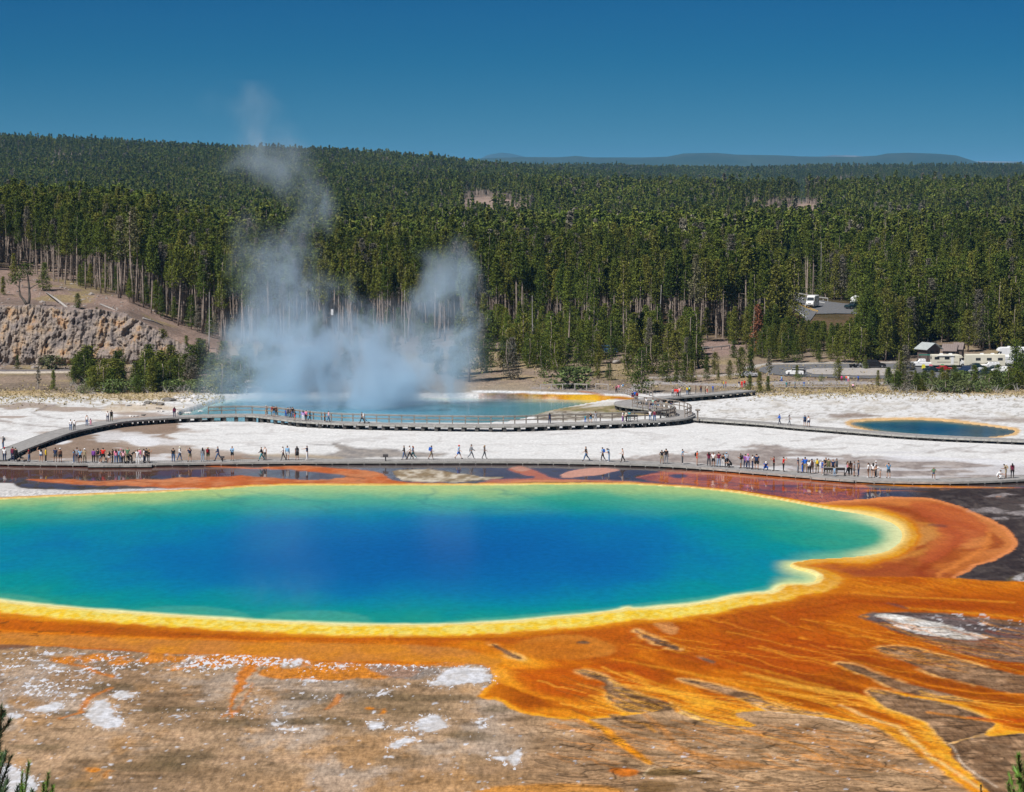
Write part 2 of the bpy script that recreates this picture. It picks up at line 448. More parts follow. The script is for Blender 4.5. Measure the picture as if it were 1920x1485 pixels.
line([(170,904,1.5),(240,902,1.5),(300,905,1)], (110,60,50), soft=4, warp=8, op=.7)
poly([(733,885),(757,880),(800,880),(850,885),(880,889),(905,896),(960,894),(900,902),(830,903),(760,902),(744,893)], (206, 196, 178), soft=3, warp=7, c2=(140,122,96), vn=N3, wet=.2)
poly([(962,884),(950,878),(975,873),(990,877),(1012,884),(1036,897),(1100,900),(960,903),(900,903),(930,898),(1000,897),(1005,892),(985,891)], (200, 116, 76), soft=3, warp=4, wet=.8)
poly([(955,876),(975,875),(1000,879),(985,884),(965,882)], (196, 146, 124), soft=3, warp=3, wet=.7)
poly([(1048,893),(1062,884),(1090,878),(1150,876),(1168,882),(1135,887),(1100,893),(1060,896)], (200, 150, 132), soft=3, warp=5, wet=.6)
line([(900,906,4),(1000,902,6),(1100,901,5),(1200,905,4),(1300,912,5),(1400,924,6),(1500,938,6)], (196, 106, 66), soft=4, warp=3, wet=.7, c2=(214,140,90), vn=N1)
poly([(1193,894),(1215,886),(1250,882),(1330,884),(1440,891),(1560,899),(1640,912),(1620,930),(1560,945),(1500,938),(1400,925),(1320,912),(1230,904)], (192, 102, 50), soft=5, warp=9, c2=(150,74,42), vn=N1 + N7 * .4, wet=.9, var=.2)
line([(1196,895,1),(1215,890,2),(1260,886,2.5),(1310,888,2)], (214,120,70), soft=3, warp=3, wet=.9)
poly([(1250,890),(1275,887),(1290,892),(1268,896)], (84, 70, 80), soft=4, warp=6, wet=1)
for q in ([(1300,899,1),(1400,908,2.5),(1500,912,2),(1600,914,1.5)], [(1420,899,1.5),(1500,903,2),(1580,908,1.5)], [(1560,918,2),(1660,916,4),(1760,914,3)], [(1330,906,1),(1430,918,2),(1520,926,2)]):
    line(q, (78, 62, 68), soft=4, warp=8, wet=1, op=.85)
for q in ([(1480,893.5,.8),(1560,901,2.2),(1640,906.5,4),(1720,911,5.5),(1830,914,5),(1950,916,4),(2100,916,4)], [(1500,912,1),(1600,919,2.5),(1700,920,2),(1770,922,1.5)]):
    line(q, (222, 132, 20), soft=2.5, warp=2, wet=.8, c2=(196,108,30), vn=N3)
# peach and rust fan right of the pool
BIG = [(1490,946),(1560,941),(1620,934),(1690,930),(1750,933),(1800,950),(1830,962),(1870,978),(1902,1000),(1912,1018),(1898,1036),(1862,1050),(1830,1062),(1800,1080),(1788,1092),(1820,1103),(1900,1112),(2100,1120),(2100,1200),(1700,1160),(1560,1130),(1500,1100),(1500,1060),(1640,1040),(1690,1010),(1660,972)]
x_, y_ = wp(5)
dB = sdf_poly(smooth_poly(BIG, 2), x_, y_)
blend(1 - ss(-3, 3, dB), (194, 118, 62), c2=(176, 98, 42), wet=.3, det=(.35, 0, 0))
sw = np.sin(dB / 13.0 + N4 * 3.0 + N1 * 1.0)
blend((1 - ss(-4, 2, dB)) * ss(.1, 1, sw) * .75 * ss(-150, -20, dB + 0 * PX), (140, 58, 22))
blend((dB < 0) * ss(-16, -4, dB) * (PY < 1104) * .8, (222, 140, 84))
poly([(1560,1050),(1640,1052),(1720,1060),(1790,1075),(1770,1090),(1700,1092),(1620,1082),(1560,1070)], (150, 70, 34), soft=9, warp=10, op=.75)
line([(1560,951,3),(1640,947,6),(1700,956,8),(1765,980,10),(1800,1005,12),(1780,1032,12),(1735,1056,10),(1728,1078,8),(1770,1096,8)], (142, 58, 22), soft=10, warp=8, op=.75)
line([(1620,938,2),(1720,944,4),(1800,966,5),(1856,1000,6),(1850,1028,6),(1800,1052,6),(1765,1076,5),(1760,1090,4)], (218, 132, 62), soft=8, warp=8, op=.7)
line([(1690,975,4),(1745,985,6),(1765,1008,7),(1740,1030,7),(1680,1048,6),(1600,1056,5)], (204, 140, 60), soft=9, warp=8, op=.65)
poly([(1690,940),(1770,945),(1840,975),(1860,1000),(1800,1020),(1760,1050),(1720,1060),(1740,1020),(1770,995),(1730,965)], (176, 84, 46), soft=9, warp=9, op=.7)
poly([(1700,985),(1760,990),(1745,1015),(1690,1035),(1640,1050),(1560,1058),(1560,1050),(1650,1043),(1690,1020)], (198, 138, 70), soft=8, warp=8, op=.8)
blend(ss(1640, 1760, PX) * (1 - ss(-3, 3, -dB)) * (PY > 915) * (PY < 1112), (60, 50, 46), c2=(84, 74, 68), vn=N3 + N4 * .5, wet=.62)
line([(1745,985,4),(1775,988,3)], (104,66,62), soft=5, warp=6, op=.8)
line([(1820,930,2),(1900,940,3),(2000,944,3)], (80,66,60), soft=4, warp=8)
poly([(1866,1098),(1900,1078),(1980,1062),(1980,1110)], (96, 84, 60), soft=5, warp=6)
poly([(1890,1084),(1925,1072),(1990,1068),(1990,1088),(1910,1092)], (196, 192, 190), soft=3, warp=8, c2=(110,100,96), vn=N3)
blend(((PY > 925) & (PY < 975) & (PX > 1800)) * ss(.1, .3, fbm(WX / 2.5, WY / 2.5, 263, 4)) * ss(1790, 1860, PX) * .55, (168, 160, 160), wet=.3)

# ---- orange fields south of the pool
x_, y_ = wp(6)
S_OUT = [(-300,1100),(-300,1225),(0,1213),(90,1212),(180,1218),(330,1226),(420,1226),(520,1233),(620,1243),(720,1245),(790,1247),(850,1240),(905,1246),(924,1258),(926,1275),(905,1292),(893,1308),(935,1312),(960,1330),(1010,1343),(1070,1349),
 (1130,1345),(1170,1342),(1210,1338),(1258,1322),(1300,1340),(1340,1352),(1400,1364),(1420,1358),(1360,1338),(1440,1332),(1560,1346),(1640,1362),(1700,1392),(1750,1430),(1800,1468),(1850,1500),(1880,1500),(1850,1476),(1812,1450),(1800,1432),(1772,1390),(1750,1372),(1735,1352),(1700,1340),(1660,1326),
 (1636,1312),(1650,1300),(1700,1306),(1780,1318),(1850,1342),(1868,1360),(1840,1376),(1860,1380),(1920,1372),(2100,1372),(2100,1100),(1700,1080),(1560,1085),(1400,1120),(1000,1150)]
dS = sdf_poly(smooth_poly(S_OUT, 1), x_, y_)
mS = 1 - ss(-3, 3, dS)
blend(mS, (206, 118, 20), c2=(184, 92, 12), wet=.35, det=(.55, .12, 0))
blend(mS * ss(.05, .5, N4 + .5 * N1) * .6, (226, 146, 28))
blend(mS * ss(.1, .8, -N4 + .3 * N2) * ss(1040, 1250, PX) * .7, (172, 74, 8))
# flow grain in the orange
fl = fbm((WX * .86 + WY * .42) / 1.2 + N1 * .4, (WY * .8 - WX * .5) / 9, 271, 5)
blend(mS * ss(.0, .5, fl) * ss(900, 1050, PX) * .5, (240, 164, 40))
blend(mS * ss(.0, .5, -fl) * ss(900, 1050, PX) * .5, (160, 74, 8))
fl2 = fbm((WX + WY * .45) / .5, (WY - WX * .15) / 3.2, 275, 3)
blend(mS * ss(.05, .4, fl2) * ss(900, 1050, PX) * .28, (244, 172, 52))
blend(mS * ss(.05, .4, -fl2) * ss(900, 1050, PX) * .28, (146, 72, 14))
tS = .53 + N4 * .55 + fl * .55 + N1 * .25 + .55 * np.exp(dS / 16.0) - .22 * ss(-20, -110, dS)
cS = np.stack([np.interp(tS, [0, .35, .6, .85, 1.1], lin((140, 64, 6))[k] * np.array([1, 0, 0, 0, 0]) + lin((180, 88, 8))[k] * np.array([0, 1, 0, 0, 0]) + lin((206, 116, 18))[k] * np.array([0, 0, 1, 0, 0]) + lin((230, 146, 30))[k] * np.array([0, 0, 0, 1, 0]) + lin((244, 180, 66))[k] * np.array([0, 0, 0, 0, 1])) for k in range(3)], 1) * .95
mT = (mS * ss(880, 1000, PX) * ss(1150, 1200, PY + (PX - 1200) * .12) * .8)[:, None]
COLR[:] = COLR * (1 - mT) + cS * mT
edgeb = mS * ss(-16, -2, dS + N3 * 5) * ss(850, 950, PX) * ss(1245, 1270, PY)
blend(edgeb * .85, (240, 170, 40))
low = ss(1255, 1330, PY + (1500 - PX) * .06) * ss(880, 960, PX)
blend(mS * low * ss(-.25, .45, N1 * .6 + fl * .8) * .65, (232, 152, 32))
blend(mS * (1 - low) * ss(1100, 1300, PX) * ss(-.2, .5, fl + N4 * .5) * .6, (162, 66, 6))
# smooth ochre apron west
poly([(-300,1188),(0,1186),(200,1195),(420,1203),(640,1206),(820,1212),(900,1225),(950,1240),(925,1250),(850,1238),(760,1240),(600,1240),(430,1226),(300,1224),(180,1214),(60,1210),(-300,1222)], (190, 128, 62), soft=8, warp=8, c2=(204,134,44), vn=N1, op=.75)
poly([(-200,1206),(20,1208),(70,1211),(50,1217),(-200,1222)], (110,80,66), soft=5, warp=4, op=.85)
poly([(-300,1150),(0,1158),(300,1172),(600,1182),(900,1186),(1050,1180),(1180,1170),(1300,1180),(1200,1230),(1050,1240),(960,1200),(700,1204),(300,1196),(0,1182),(-300,1180)], (186, 92, 14), soft=8, warp=8, c2=(164,80,16), op=.8)
line([(0,1183,3),(150,1190,3),(330,1199,3),(560,1203,2)], (226,132,24), soft=5, warp=5, op=.7)
poly([(960,1203),(1030,1190),(1100,1190),(1150,1208),(1160,1225),(1080,1236),(1010,1236),(965,1222)], (206, 138, 58), soft=8, warp=7, c2=(190,112,30), op=.8)
poly([(1220,1165),(1250,1162),(1275,1180),(1262,1192),(1236,1182)], (210,150,90), soft=5, warp=5, op=.7)
poly([(955,1255),(1040,1250),(1100,1252),(1130,1285),(1120,1308),(1050,1310),(990,1300)], (186, 84, 8), soft=12, warp=12, op=.75)
poly([(1090,1245),(1200,1240),(1240,1268),(1230,1290),(1160,1290),(1110,1262)], (186, 84, 10), soft=12, warp=12, op=.7)
poly([(1280,1215),(1400,1190),(1560,1180),(1600,1220),(1560,1260),(1440,1270),(1340,1240)], (176, 78, 12), soft=18, warp=16, op=.7)
poly([(1300,1160),(1440,1130),(1560,1112),(1700,1112),(1900,1122),(2000,1150),(1850,1150),(1680,1140),(1600,1146),(1500,1170),(1400,1190)], (160, 72, 14), soft=12, warp=12, op=.65)
line([(1400,1262,3),(1450,1275,7),(1530,1292,9),(1600,1304,8),(1650,1322,5)], (240, 176, 62), soft=8, warp=6, op=.7)
line([(1180,1258,3),(1215,1285,7),(1300,1312,8),(1340,1325,5)], (240, 170, 50), soft=9, warp=8, op=.6)
for q, w_ in (([(1090,1252,1),(1180,1262,2),(1260,1290,3),(1330,1318,3)], 0), ([(1150,1235,1),(1240,1250,2),(1340,1272,3),(1460,1300,3),(1560,1322,3)], 0), ([(1240,1205,1),(1340,1232,2),(1450,1262,3),(1560,1290,3)], 0), ([(1420,1215,1),(1540,1240,2),(1640,1270,3),(1760,1306,3),(1900,1330,3)], 0),
              ([(1560,1180,1),(1660,1204,2),(1780,1246,3),(1920,1286,4)], 0), ([(1700,1150-12,1),(1800,1148,2),(1920,1160,2)], 0), ([(1600,1300,2),(1660,1330,4),(1720,1362,6),(1760,1400,8),(1800,1440,9),(1850,1480,8)], 0), ([(1600,1112,1),(1720,1120,2),(1900,1130,2)], 0)):
    line(q, (244, 172, 48), soft=6, warp=8, op=.55)
for q in ([(1130,1244,2),(1230,1262,4),(1330,1292,5),(1440,1322,4)], [(1300,1222,4),(1420,1250,6),(1540,1282,6),(1620,1300,3)], [(1500,1196,4),(1600,1226,6),(1660,1246,3)], [(1480,1148,5),(1600,1128,6),(1760,1132,6),(1920,1148,5)], [(1690,1190,2),(1800,1220,4),(1920,1252,4)], [(1180,1192,3),(1260,1226,5),(1360,1252,5)]):
    line(q, (150, 58, 6), soft=9, warp=9, op=.6)
line([(1560,1328,3),(1620,1350,9),(1680,1376,14),(1730,1404,18),(1772,1436,17),(1820,1474,14),(1856,1505,12)], (238, 164, 44), soft=9, warp=8, op=.7, c2=(222,138,28), vn=N3)
# brown and slate islands
def island(pts, c=(106, 82, 60), c2=(134, 108, 84), rim=True, soft=3.5, warp=7, sm=1, op=.94):
    c = tuple(v * .5 + w * .5 for v, w in zip(c, (150, 112, 76))); c2 = tuple(v * .6 + w * .4 for v, w in zip(c2, (186, 144, 104)))
    x, y = wp(warp)
    d = sdf_poly(smooth_poly(pts, sm), x, y)
    if rim:
        blend((1 - ss(1, 13, d + N3 * 4)) * ss(-2, 2, d) * ss(-.35, .25, N1 + N7 * .5) * .8, (236, 184, 110))
    m = (1 - ss(-soft, soft, d)) * op
    blend(m, c, c2=c2, vn=N3 + N6 * .5, var=.25, wet=.1, det=(1, .9, .05))
    blend(m * np.clip(1 - np.abs(ln2) * 7, 0, 1) * .5, (80, 58, 40))
    blend(m * (1 - ss(.0, 12, -d)) * .45, (92, 70, 54))
    return m
island([(1080,1257),(1098,1256),(1132,1265),(1160,1283),(1186,1297),(1250,1317),(1272,1328),(1236,1334),(1200,1338),(1175,1334),(1152,1318),(1138,1300),(1128,1277),(1095,1266)], (104,84,64), (140,116,88))
island([(1190,1181),(1206,1187),(1232,1197),(1262,1209),(1278,1220),(1250,1214),(1228,1204),(1204,1190)], (86,66,60), (104,84,80))
island([(1305,1232),(1322,1234),(1342,1243),(1326,1243)], (80,62,58), (96,80,78))
island([(1270,1272),(1300,1275),(1340,1284),(1380,1294),(1415,1304),(1440,1320),(1500,1330),(1560,1340),(1480,1336),(1420,1330),(1385,1312),(1340,1293)], (110,90,72), (200,160,120))
island([(917,1206),(930,1210),(955,1222),(985,1236),(968,1236),(940,1222)], (104,80,70), (130,100,84), warp=3)
island([(1078,1202),(1096,1201),(1102,1205),(1084,1206)], (90,72,70), (100,84,84), rim=False)
island([(1138,1340),(1150,1336),(1180,1345),(1230,1356),(1260,1380),(1215,1375),(1170,1362)], (140,108,76), (120,92,64), rim=False, op=.9)
WEDGE = [[(1640,1213),(1700,1213),(1781,1232),(1836,1249),(1920,1268),(2100,1290),(2100,1310),(1877,1298),(1836,1284),(1754,1265),(1700,1241),(1656,1227)],
 [(1561,1241),(1604,1246),(1645,1262),(1700,1281),(1754,1295),(1836,1317),(1808,1315),(1727,1306),(1686,1295),(1645,1273),(1591,1254)],
 [(1623,1290),(1659,1295),(1700,1309),(1808,1328),(1847,1344),(1868,1360),(1836,1377),(1781,1393),(1762,1382),(1743,1355),(1721,1344),(1659,1325),(1637,1311)],
 [(1781,1393),(1863,1379),(1920,1375),(2100,1378),(2100,1520),(1875,1510),(1838,1466),(1803,1434),(1781,1412)]]
for i, q in enumerate(WEDGE):
    island(q, (110, 86, 68), (142, 116, 92), rim=(i < 3), warp=6)
line([(1740,1335,2),(1850,1352,4),(1950,1358,4)], (222,134,24), soft=5, warp=5, op=.85)
line([(1640,1252,1),(1740,1284,3),(1840,1300,3),(1960,1302,4)], (218,126,26), soft=4, warp=5, op=.8)
line([(1820,1345,3),(1880,1352,9),(1930,1350,8)], (190, 78, 12), soft=6, warp=5, op=.8)
line([(1781,1393,1.5),(1792,1410,2),(1806,1432,2),(1830,1452,2),(1870,1476,2)], (226,202,176), soft=3, warp=3, op=.8)
island([(1607,1156),(1645,1148),(1727,1145),(1808,1155),(1920,1167),(2100,1190),(2100,1262),(1863,1238),(1781,1222),(1727,1200),(1672,1181),(1640,1164)], (128, 100, 82), (96, 82, 80), rim=False, warp=8)
line([(1720,1150,1),(1800,1162,3),(1880,1176,4),(1980,1190,3)], (206,110,34), soft=4, warp=6, op=.85)
poly([(1612,1155),(1650,1149),(1700,1146),(1770,1152),(1860,1166),(1940,1180),(1940,1196),(1870,1200),(1790,1198),(1720,1190),(1660,1174)], (92, 84, 86), soft=5, warp=6, op=.85)
poly([(1642,1151),(1672,1148),(1727,1159),(1781,1172),(1822,1184),(1866,1197),(1808,1199),(1727,1190),(1686,1176),(1664,1163)], (226, 222, 216), soft=2.5, warp=9, sm=1, c2=(190,180,168), vn=N3)
line([(1662,1163,1),(1700,1170,1.5),(1760,1179,1),(1800,1186,.5)], (96,86,84), soft=3, warp=6, op=.8)
line([(1665,1130,2),(1680,1134,4),(1700,1140,2)], (92,72,72), soft=4, warp=4, op=.8)
blend(ss(1720, 1780, PX) * (PY > 1150) * (PY < 1182) * ss(.25, .4, sp) * .8, (206, 204, 206))
# thin runs and tan fans in the lower centre
line([(1205,1338,3),(1240,1362,6),(1266,1397,5),(1306,1416,6),(1360,1430,7),(1420,1434,6)], (196, 134, 72), soft=7, warp=5, op=.8)
line([(1170,1352,3),(1210,1358,4),(1228,1372,3)], (216,146,50), soft=5, warp=4, op=.7)
line([(1255,1316,3),(1271,1334,6),(1323,1353,6),(1388,1367,4),(1420,1376,2.5),(1441,1381,3),(1509,1400,2),(1535,1415,1.5),(1552,1428,1)], (232, 150, 36), soft=3, warp=4, c2=(244,190,110), vn=N3, op=.9)
line([(1420,1382,2),(1500,1406,5),(1560,1430,8),(1580,1440,10)], (212, 160, 108), soft=9, warp=8, op=.6)
poly([(1600,1372),(1650,1378),(1700,1400),(1740,1430),(1700,1425),(1640,1400)], (214, 166, 116), soft=8, warp=8, op=.7)
poly([(1060,1262),(1062,1262),(1064,1263)], (200,100,20), soft=3)
line([(1085,1344,7),(1130,1366,9),(1162,1390,11),(1195,1415,9),(1218,1430,6)], (240, 160, 36), soft=4, warp=4, c2=(226,140,22), vn=N3)
line([(1068,1345,1.2),(1115,1368,1.4),(1150,1396,1.4),(1205,1434,1.6)], (110,78,44), soft=2.5, warp=2, op=.75)
line([(1225,1436,1),(1212,1446,2),(1206,1456,2)], (214,190,150), soft=3, warp=3, op=.8)
poly([(1140,1442),(1170,1438),(1198,1443),(1192,1456),(1160,1457)], (216, 116, 14), soft=5, warp=6, op=.85)
poly([(1206,1450),(1225,1440),(1280,1440),(1330,1452),(1260,1454),(1222,1456)], (110, 88, 48), soft=7, warp=5, op=.8)
poly([(1190,1468),(1240,1462),(1270,1470),(1250,1490),(1200,1495)], (112, 84, 48), soft=7, warp=5, op=.7)
poly([(900,1476),(1020,1468),(1160,1474),(1190,1500),(880,1500)], (212, 142, 54), soft=8, warp=9, op=.75)
line([(1260,1440,4),(1400,1436,6),(1520,1444,4)], (214,148,82), soft=9, warp=6, op=.6)
# pale core of the main stream
line([(1575,1322,2),(1620,1342,3.5),(1680,1362,4.5),(1712,1386,4.5),(1745,1418,4),(1790,1446,3),(1840,1480,3)], (250, 214, 150), soft=6, warp=5, op=.75)
line([(1412,1318,1.5),(1440,1334,1.5),(1500,1340,2),(1560,1349,2),(1590,1358,2),(1612,1370,2)], (232, 206, 178), soft=3, warp=3, op=.85)
line([(1545,1326,2),(1600,1346,5),(1660,1366,5),(1690,1378,2)], (190,90,12), soft=5, warp=6, op=.55)
blend(mS * ss(1560, 1640, PX) * ss(1370, 1400, PY) * ss(.0, .4, N5) * .5, (206, 112, 16))
# braided threads of the runoff, fanning down and right from the mats
def braid(seed, n, x0, x1, y0, y1, ln_, w, drift):
    rb = np.random.default_rng(seed); D_ = np.full(PX.shape, 1e6, np.float32)
    for _ in range(n):
        x = rb.uniform(x0, x1); y = rb.uniform(y0, y1) + (x - x0) * drift; L_ = rb.uniform(*ln_); sl = rb.uniform(.12, .42); pts = []; hw = rb.uniform(*w)
        for q in range(7):
            t = q / 6; pts.append((x + L_ * t, y + L_ * sl * t * (1 - .25 * t) + rb.normal() * 1.6, hw * (1 - .7 * t)))
        Q = np.array(pts); pad = 14
        m = (PX > Q[:, 0].min() - pad) & (PX < Q[:, 0].max() + pad) & (PY > Q[:, 1].min() - pad) & (PY < Q[:, 1].max() + pad)
        if not m.any(): continue
        D_[m] = np.minimum(D_[m], sdf_line(pts, PX[m] + N1[m] * 4 + N3[m] * 2.5, PY[m] + N2[m] * 1.2 + N3[m] * .6))
    return D_
bA = braid(3, 70, 1040, 1800, 1262, 1330, (60, 230), (.6, 2.2), .10)
blend((1 - ss(-1.5, 2.5, bA)) * mS * .65, (120, 76, 34))
bB = braid(4, 80, 1000, 1780, 1240, 1330, (60, 260), (.8, 3.0), .08)
blend((1 - ss(-1.5, 3, bB)) * mS * .55, (246, 178, 62))
bC = braid(5, 90, 1020, 1620, 1340, 1420, (50, 190), (.6, 2.4), .03)
blend((1 - ss(-1.5, 3, bC)) * (1 - mS) * near_m * .6, (212, 138, 62))
bD = braid(6, 80, 940, 1640, 1345, 1470, (50, 200), (.5, 1.6), .0)
blend((1 - ss(-1, 2, bD)) * (1 - mS) * near_m * .65, (92, 66, 38))
bE = braid(7, 46, 1180, 1900, 1150, 1220, (80, 240), (.8, 2.6), .02)
blend((1 - ss(-1.5, 3, bE)) * mS * .5, (228, 150, 44))
bF = braid(8, 40, 1180, 1850, 1140, 1230, (80, 240), (.8, 3.0), .02)
blend((1 - ss(-1.5, 3, bF)) * mS * .5, (140, 56, 8))
# orange runs and rivulets, left foreground
for q, o in (([(478,1238,14),(462,1262,12),(448,1284,8),(436,1302,5),(432,1322,3),(440,1345,2)], .9), ([(120,1240,5),(160,1250,6),(185,1262,6),(214,1270,4)], .8), ([(208,1290,4),(180,1304,4),(164,1320,6),(150,1334,4),(112,1346,3)], .8),
             ([(345,1256,2),(370,1240,4),(395,1230,3)], .8), ([(640,1304,5),(620,1318,8),(606,1328,4)], .6), ([(470,1280,2),(450,1330,3),(420,1344,4)], .5)):
    line(q, (206, 120, 34), soft=4, warp=9, op=o)
fr = np.exp(-((PY - (1232 + (PX - 0) * .012)) / 15.0) ** 2) * (1 - ss(840, 900, PX)) * ss(60, 140, PX)
blend(fg * ss(.0, .25, fr * 1.1 - .55 + N1 * .7 + N3 * .4) * (1 - mS) * .9, (204, 124, 34), var=.2)
fr = np.exp(-((PY - 1262) / 14.0) ** 2) * ss(460, 520, PX) * (1 - ss(760, 820, PX))
blend(fg * ss(.0, .25, fr * 1.0 - .5 + N1 * .7 + N3 * .4) * .9, (206, 126, 32), var=.2)
poly([(320,1250),(350,1232),(392,1226),(372,1240),(346,1256)], (202, 176, 152), soft=3, warp=5, op=.8)
poly([(330,1250),(362,1234),(370,1238),(345,1254)], (120,112,112), soft=3, warp=6, op=.6)
poly([(690,1246),(760,1250),(830,1252),(820,1268),(760,1276),(700,1262)], (132,126,122), soft=5, warp=10, op=.7)
# hand-placed white sinter patches
WHITE = [[(161,1335),(187,1312),(208,1313),(216,1333),(230,1348),(226,1361),(182,1363),(167,1350)], [(212,1300),(235,1292),(262,1300),(250,1308),(220,1310)],
 [(55,1332),(92,1317),(125,1318),(110,1332),(80,1340)], [(10,1342),(30,1336),(54,1341),(30,1350)],
 [(767,1357),(780,1351),(805,1339),(825,1342),(843,1362),(815,1374),(777,1373)], [(790,1284),(817,1272),(835,1252),(867,1250),(912,1250),(926,1275),(905,1279),(867,1281),(830,1289)],
 [(685,1304),(715,1297),(755,1287),(742,1294),(712,1305)], [(732,1390),(755,1386),(792,1384),(762,1392),(742,1405),(730,1403)], [(952,1414),(961,1406),(974,1404),(979,1438),(957,1437)],
 [(916,1419),(935,1419),(956,1421),(950,1426),(925,1425)], [(-40,1430),(10,1432),(30,1440),(64,1462),(72,1490),(60,1540),(-40,1540)], [(540,1240),(560,1237),(566,1243),(545,1248)], [(632,1247),(646,1245),(650,1250),(636,1252)],
 [(690,1350),(716,1352),(712,1366),(684,1364)], [(740,1362),(760,1362),(756,1368),(738,1367)], [(895,1350),(912,1347),(908,1364),(898,1366)], [(510,1352),(536,1354),(530,1358),(514,1358)], [(525,1364),(568,1363),(565,1370),(525,1368)], [(570,1277),(592,1273),(598,1278),(575,1281)]]
for q in WHITE:
    xq, yq = wp(10); dq = sdf_poly(smooth_poly(q, 1), xq, yq) + N5 * 5 + N7 * 5 + np.clip(sp, -1, 1) * 5
    DET[:, 2] = np.maximum(DET[:, 2], (1 - ss(0, 34, dq)) * .8 * near_m)
    blend((1 - ss(-40, 26, dq)) * .30, (196, 186, 178), var=.1)
    blend(1 - ss(-4, 2, dq), (218, 218, 222), var=.10, c2=(196, 192, 190), vn=N3 + N5, det=(.45, 0, 0))
# rusty flecks on the west apron
blend(((PY > 1150) & (PY < 1195) & (PX < 420)) * ss(.33, .45, fbm(WX / 1.1, WY / 1.4, 281, 3)) * .7, (112, 66, 26))

# ---- rim of the big pool
rx_, ry_ = PX + N1 * 2.0 + N3 * 1.2, PY + N2 * 1.0 + N3 * .6
D_POOL = sdf_poly(POOL, rx_, ry_)
nearside = ss(1085, 1150, PY + (PX - 900) * .0) 
rightside = ss(1540, 1640, PX)
kk = np.clip(.10 + .90 * ss(1040, 1110, PY) + .30 * rightside + .12 * ss(1300, 1500, PX), .1, 1.0)
dd = D_POOL / kk
lump = N3 * 5 + N5 * 4
m_y = 1 - ss(54, 82, dd + lump)
blend(m_y * (1 - ss(0, 1, (PY < 1000) * (PX < 1450))) + m_y * ((PY < 1000) & (PX < 1450)) * .9, (214, 140, 22), wet=.2, c2=(196,112,16))
m_y = 1 - ss(46, 60, dd + lump)
blend(m_y * (.35 + .65 * np.clip(nearside, 0, 1)), (238, 190, 50), wet=.2, c2=(246,210,104), vn=N5)
DET[:] = DET * (1 - (1 - ss(54, 82, dd)))[:, None]
blend((1 - ss(12, 20, dd + N3 * 3)), (240, 218, 150), wet=.25, c2=(236,206,124), vn=N1)
blend((1 - ss(20, 40, dd)) * rightside * .7, (226, 190, 108), wet=.3)
blend((1 - ss(0, 6, D_POOL)) * (PY < 1040) * (1 - rightside) * .8, (214, 190, 124), wet=.5)
# ---- ground beyond the basin
up = ss(405, 425, WY)
fl_ = fbm(WX / 9, WY / 9, 301, 4)
def gblend(m, c, **k): blend(m, c, **k)
gblend(ss(412, 432, WY), (150, 132, 116), c2=(126, 112, 98), var=.2)
gblend(ss(412, 432, WY) * ss(.0, .4, fl_) * .5, (168, 150, 108))
gblend(ss(476, 520, WY) * (PX > 430), (104, 86, 66), c2=(84, 74, 52), var=.25)
gblend(ss(540, 640, WY), (78, 70, 48), c2=(60, 64, 36), var=.3)
gblend(ss(466, 469, WY) * (1 - ss(545, 590, WY)) * (1 - ss(400, 450, PX)), (150, 128, 116), c2=(128, 112, 102), var=.2)
gblend(ss(466, 469, WY) * (1 - ss(545, 590, WY)) * (1 - ss(400, 450, PX)) * ss(.15, .4, fl_) * .6, (150, 134, 90))
gblend(ss(3500, 7000, WY), (44, 58, 38), c2=(60, 72, 44), vn=fbm(WX / 160, WY / 300, 321, 4))
gblend(ss(12000, 14000, WY) * ss(.1, .3, fbm(WX / 240, WY / 400, 331, 4)) * .5, (74, 80, 60))
gblend(ss(21000, 22000, WY) * (WX > 2000), (150, 140, 130), c2=(90, 90, 80), vn=fbm(WX / 200, WY / 200, 331, 4))
# bare screes high in the forest
SCREE = [[(1385,383),(1420,386),(1465,389),(1500,381),(1540,388),(1545,400),(1500,404),(1450,398),(1395,392)], [(865,378),(900,368),(950,376),(1010,386),(1000,393),(930,388),(870,390)], [(1880,382),(1915,384),(1915,390),(1880,388)], [(100,285),(160,288),(150,293),(110,292)], [(1575,337),(1592,337),(1592,342),(1575,342)]]
for q in SCREE:
    d = sdf_poly(q, PX, PY)
    gblend(1 - ss(4, 16, d), (168, 146, 132), c2=(146, 128, 116), var=.15)
# tracks and verges by the car park and under the cliff
for q, c in (([(-100,697.5,5),(60,698,5),(130,697,3)], (214, 202, 186)), ([(-100,694,5),(60,694.5,4),(140,694,3)], (116, 112, 116)),
             ([(1190,722,5),(1225,717,8),(1300,720,5),(1380,722,6),(1450,718,7),(1560,717,7),(1680,719,6)], (170, 164, 162)), ([(1175,736,8),(1195,728,10),(1215,720,8)], (164,158,156)),
             ([(1000,727,5),(1080,730,6),(1150,735,7)], (158, 148, 142)), ([(1380,662,5),(1340,660,6),(1310,655,5)], (160, 142, 132)), ([(1220,708,4),(1340,704,4),(1420,700,4)], (176, 168, 160)),
             ([(1400,690,5),(1440,682,3),(1560,680.5,3),(1700,679,3),(1960,674,3)], (186, 182, 176)), ([(1500,700,8),(1600,700,12),(1690,700,14)], (176, 162, 142)), ([(1090,734,3),(1130,740,3)], (176,120,90))):
    line(q, c, soft=4, warp=2)
poly([(1320,640),(1370,636),(1400,650),(1390,665),(1330,668),(1290,664)], (150, 128, 118), soft=8, warp=8)
poly([(1600,668),(1680,660),(1690,676),(1600,678)], (160, 128, 112), soft=8, warp=8)

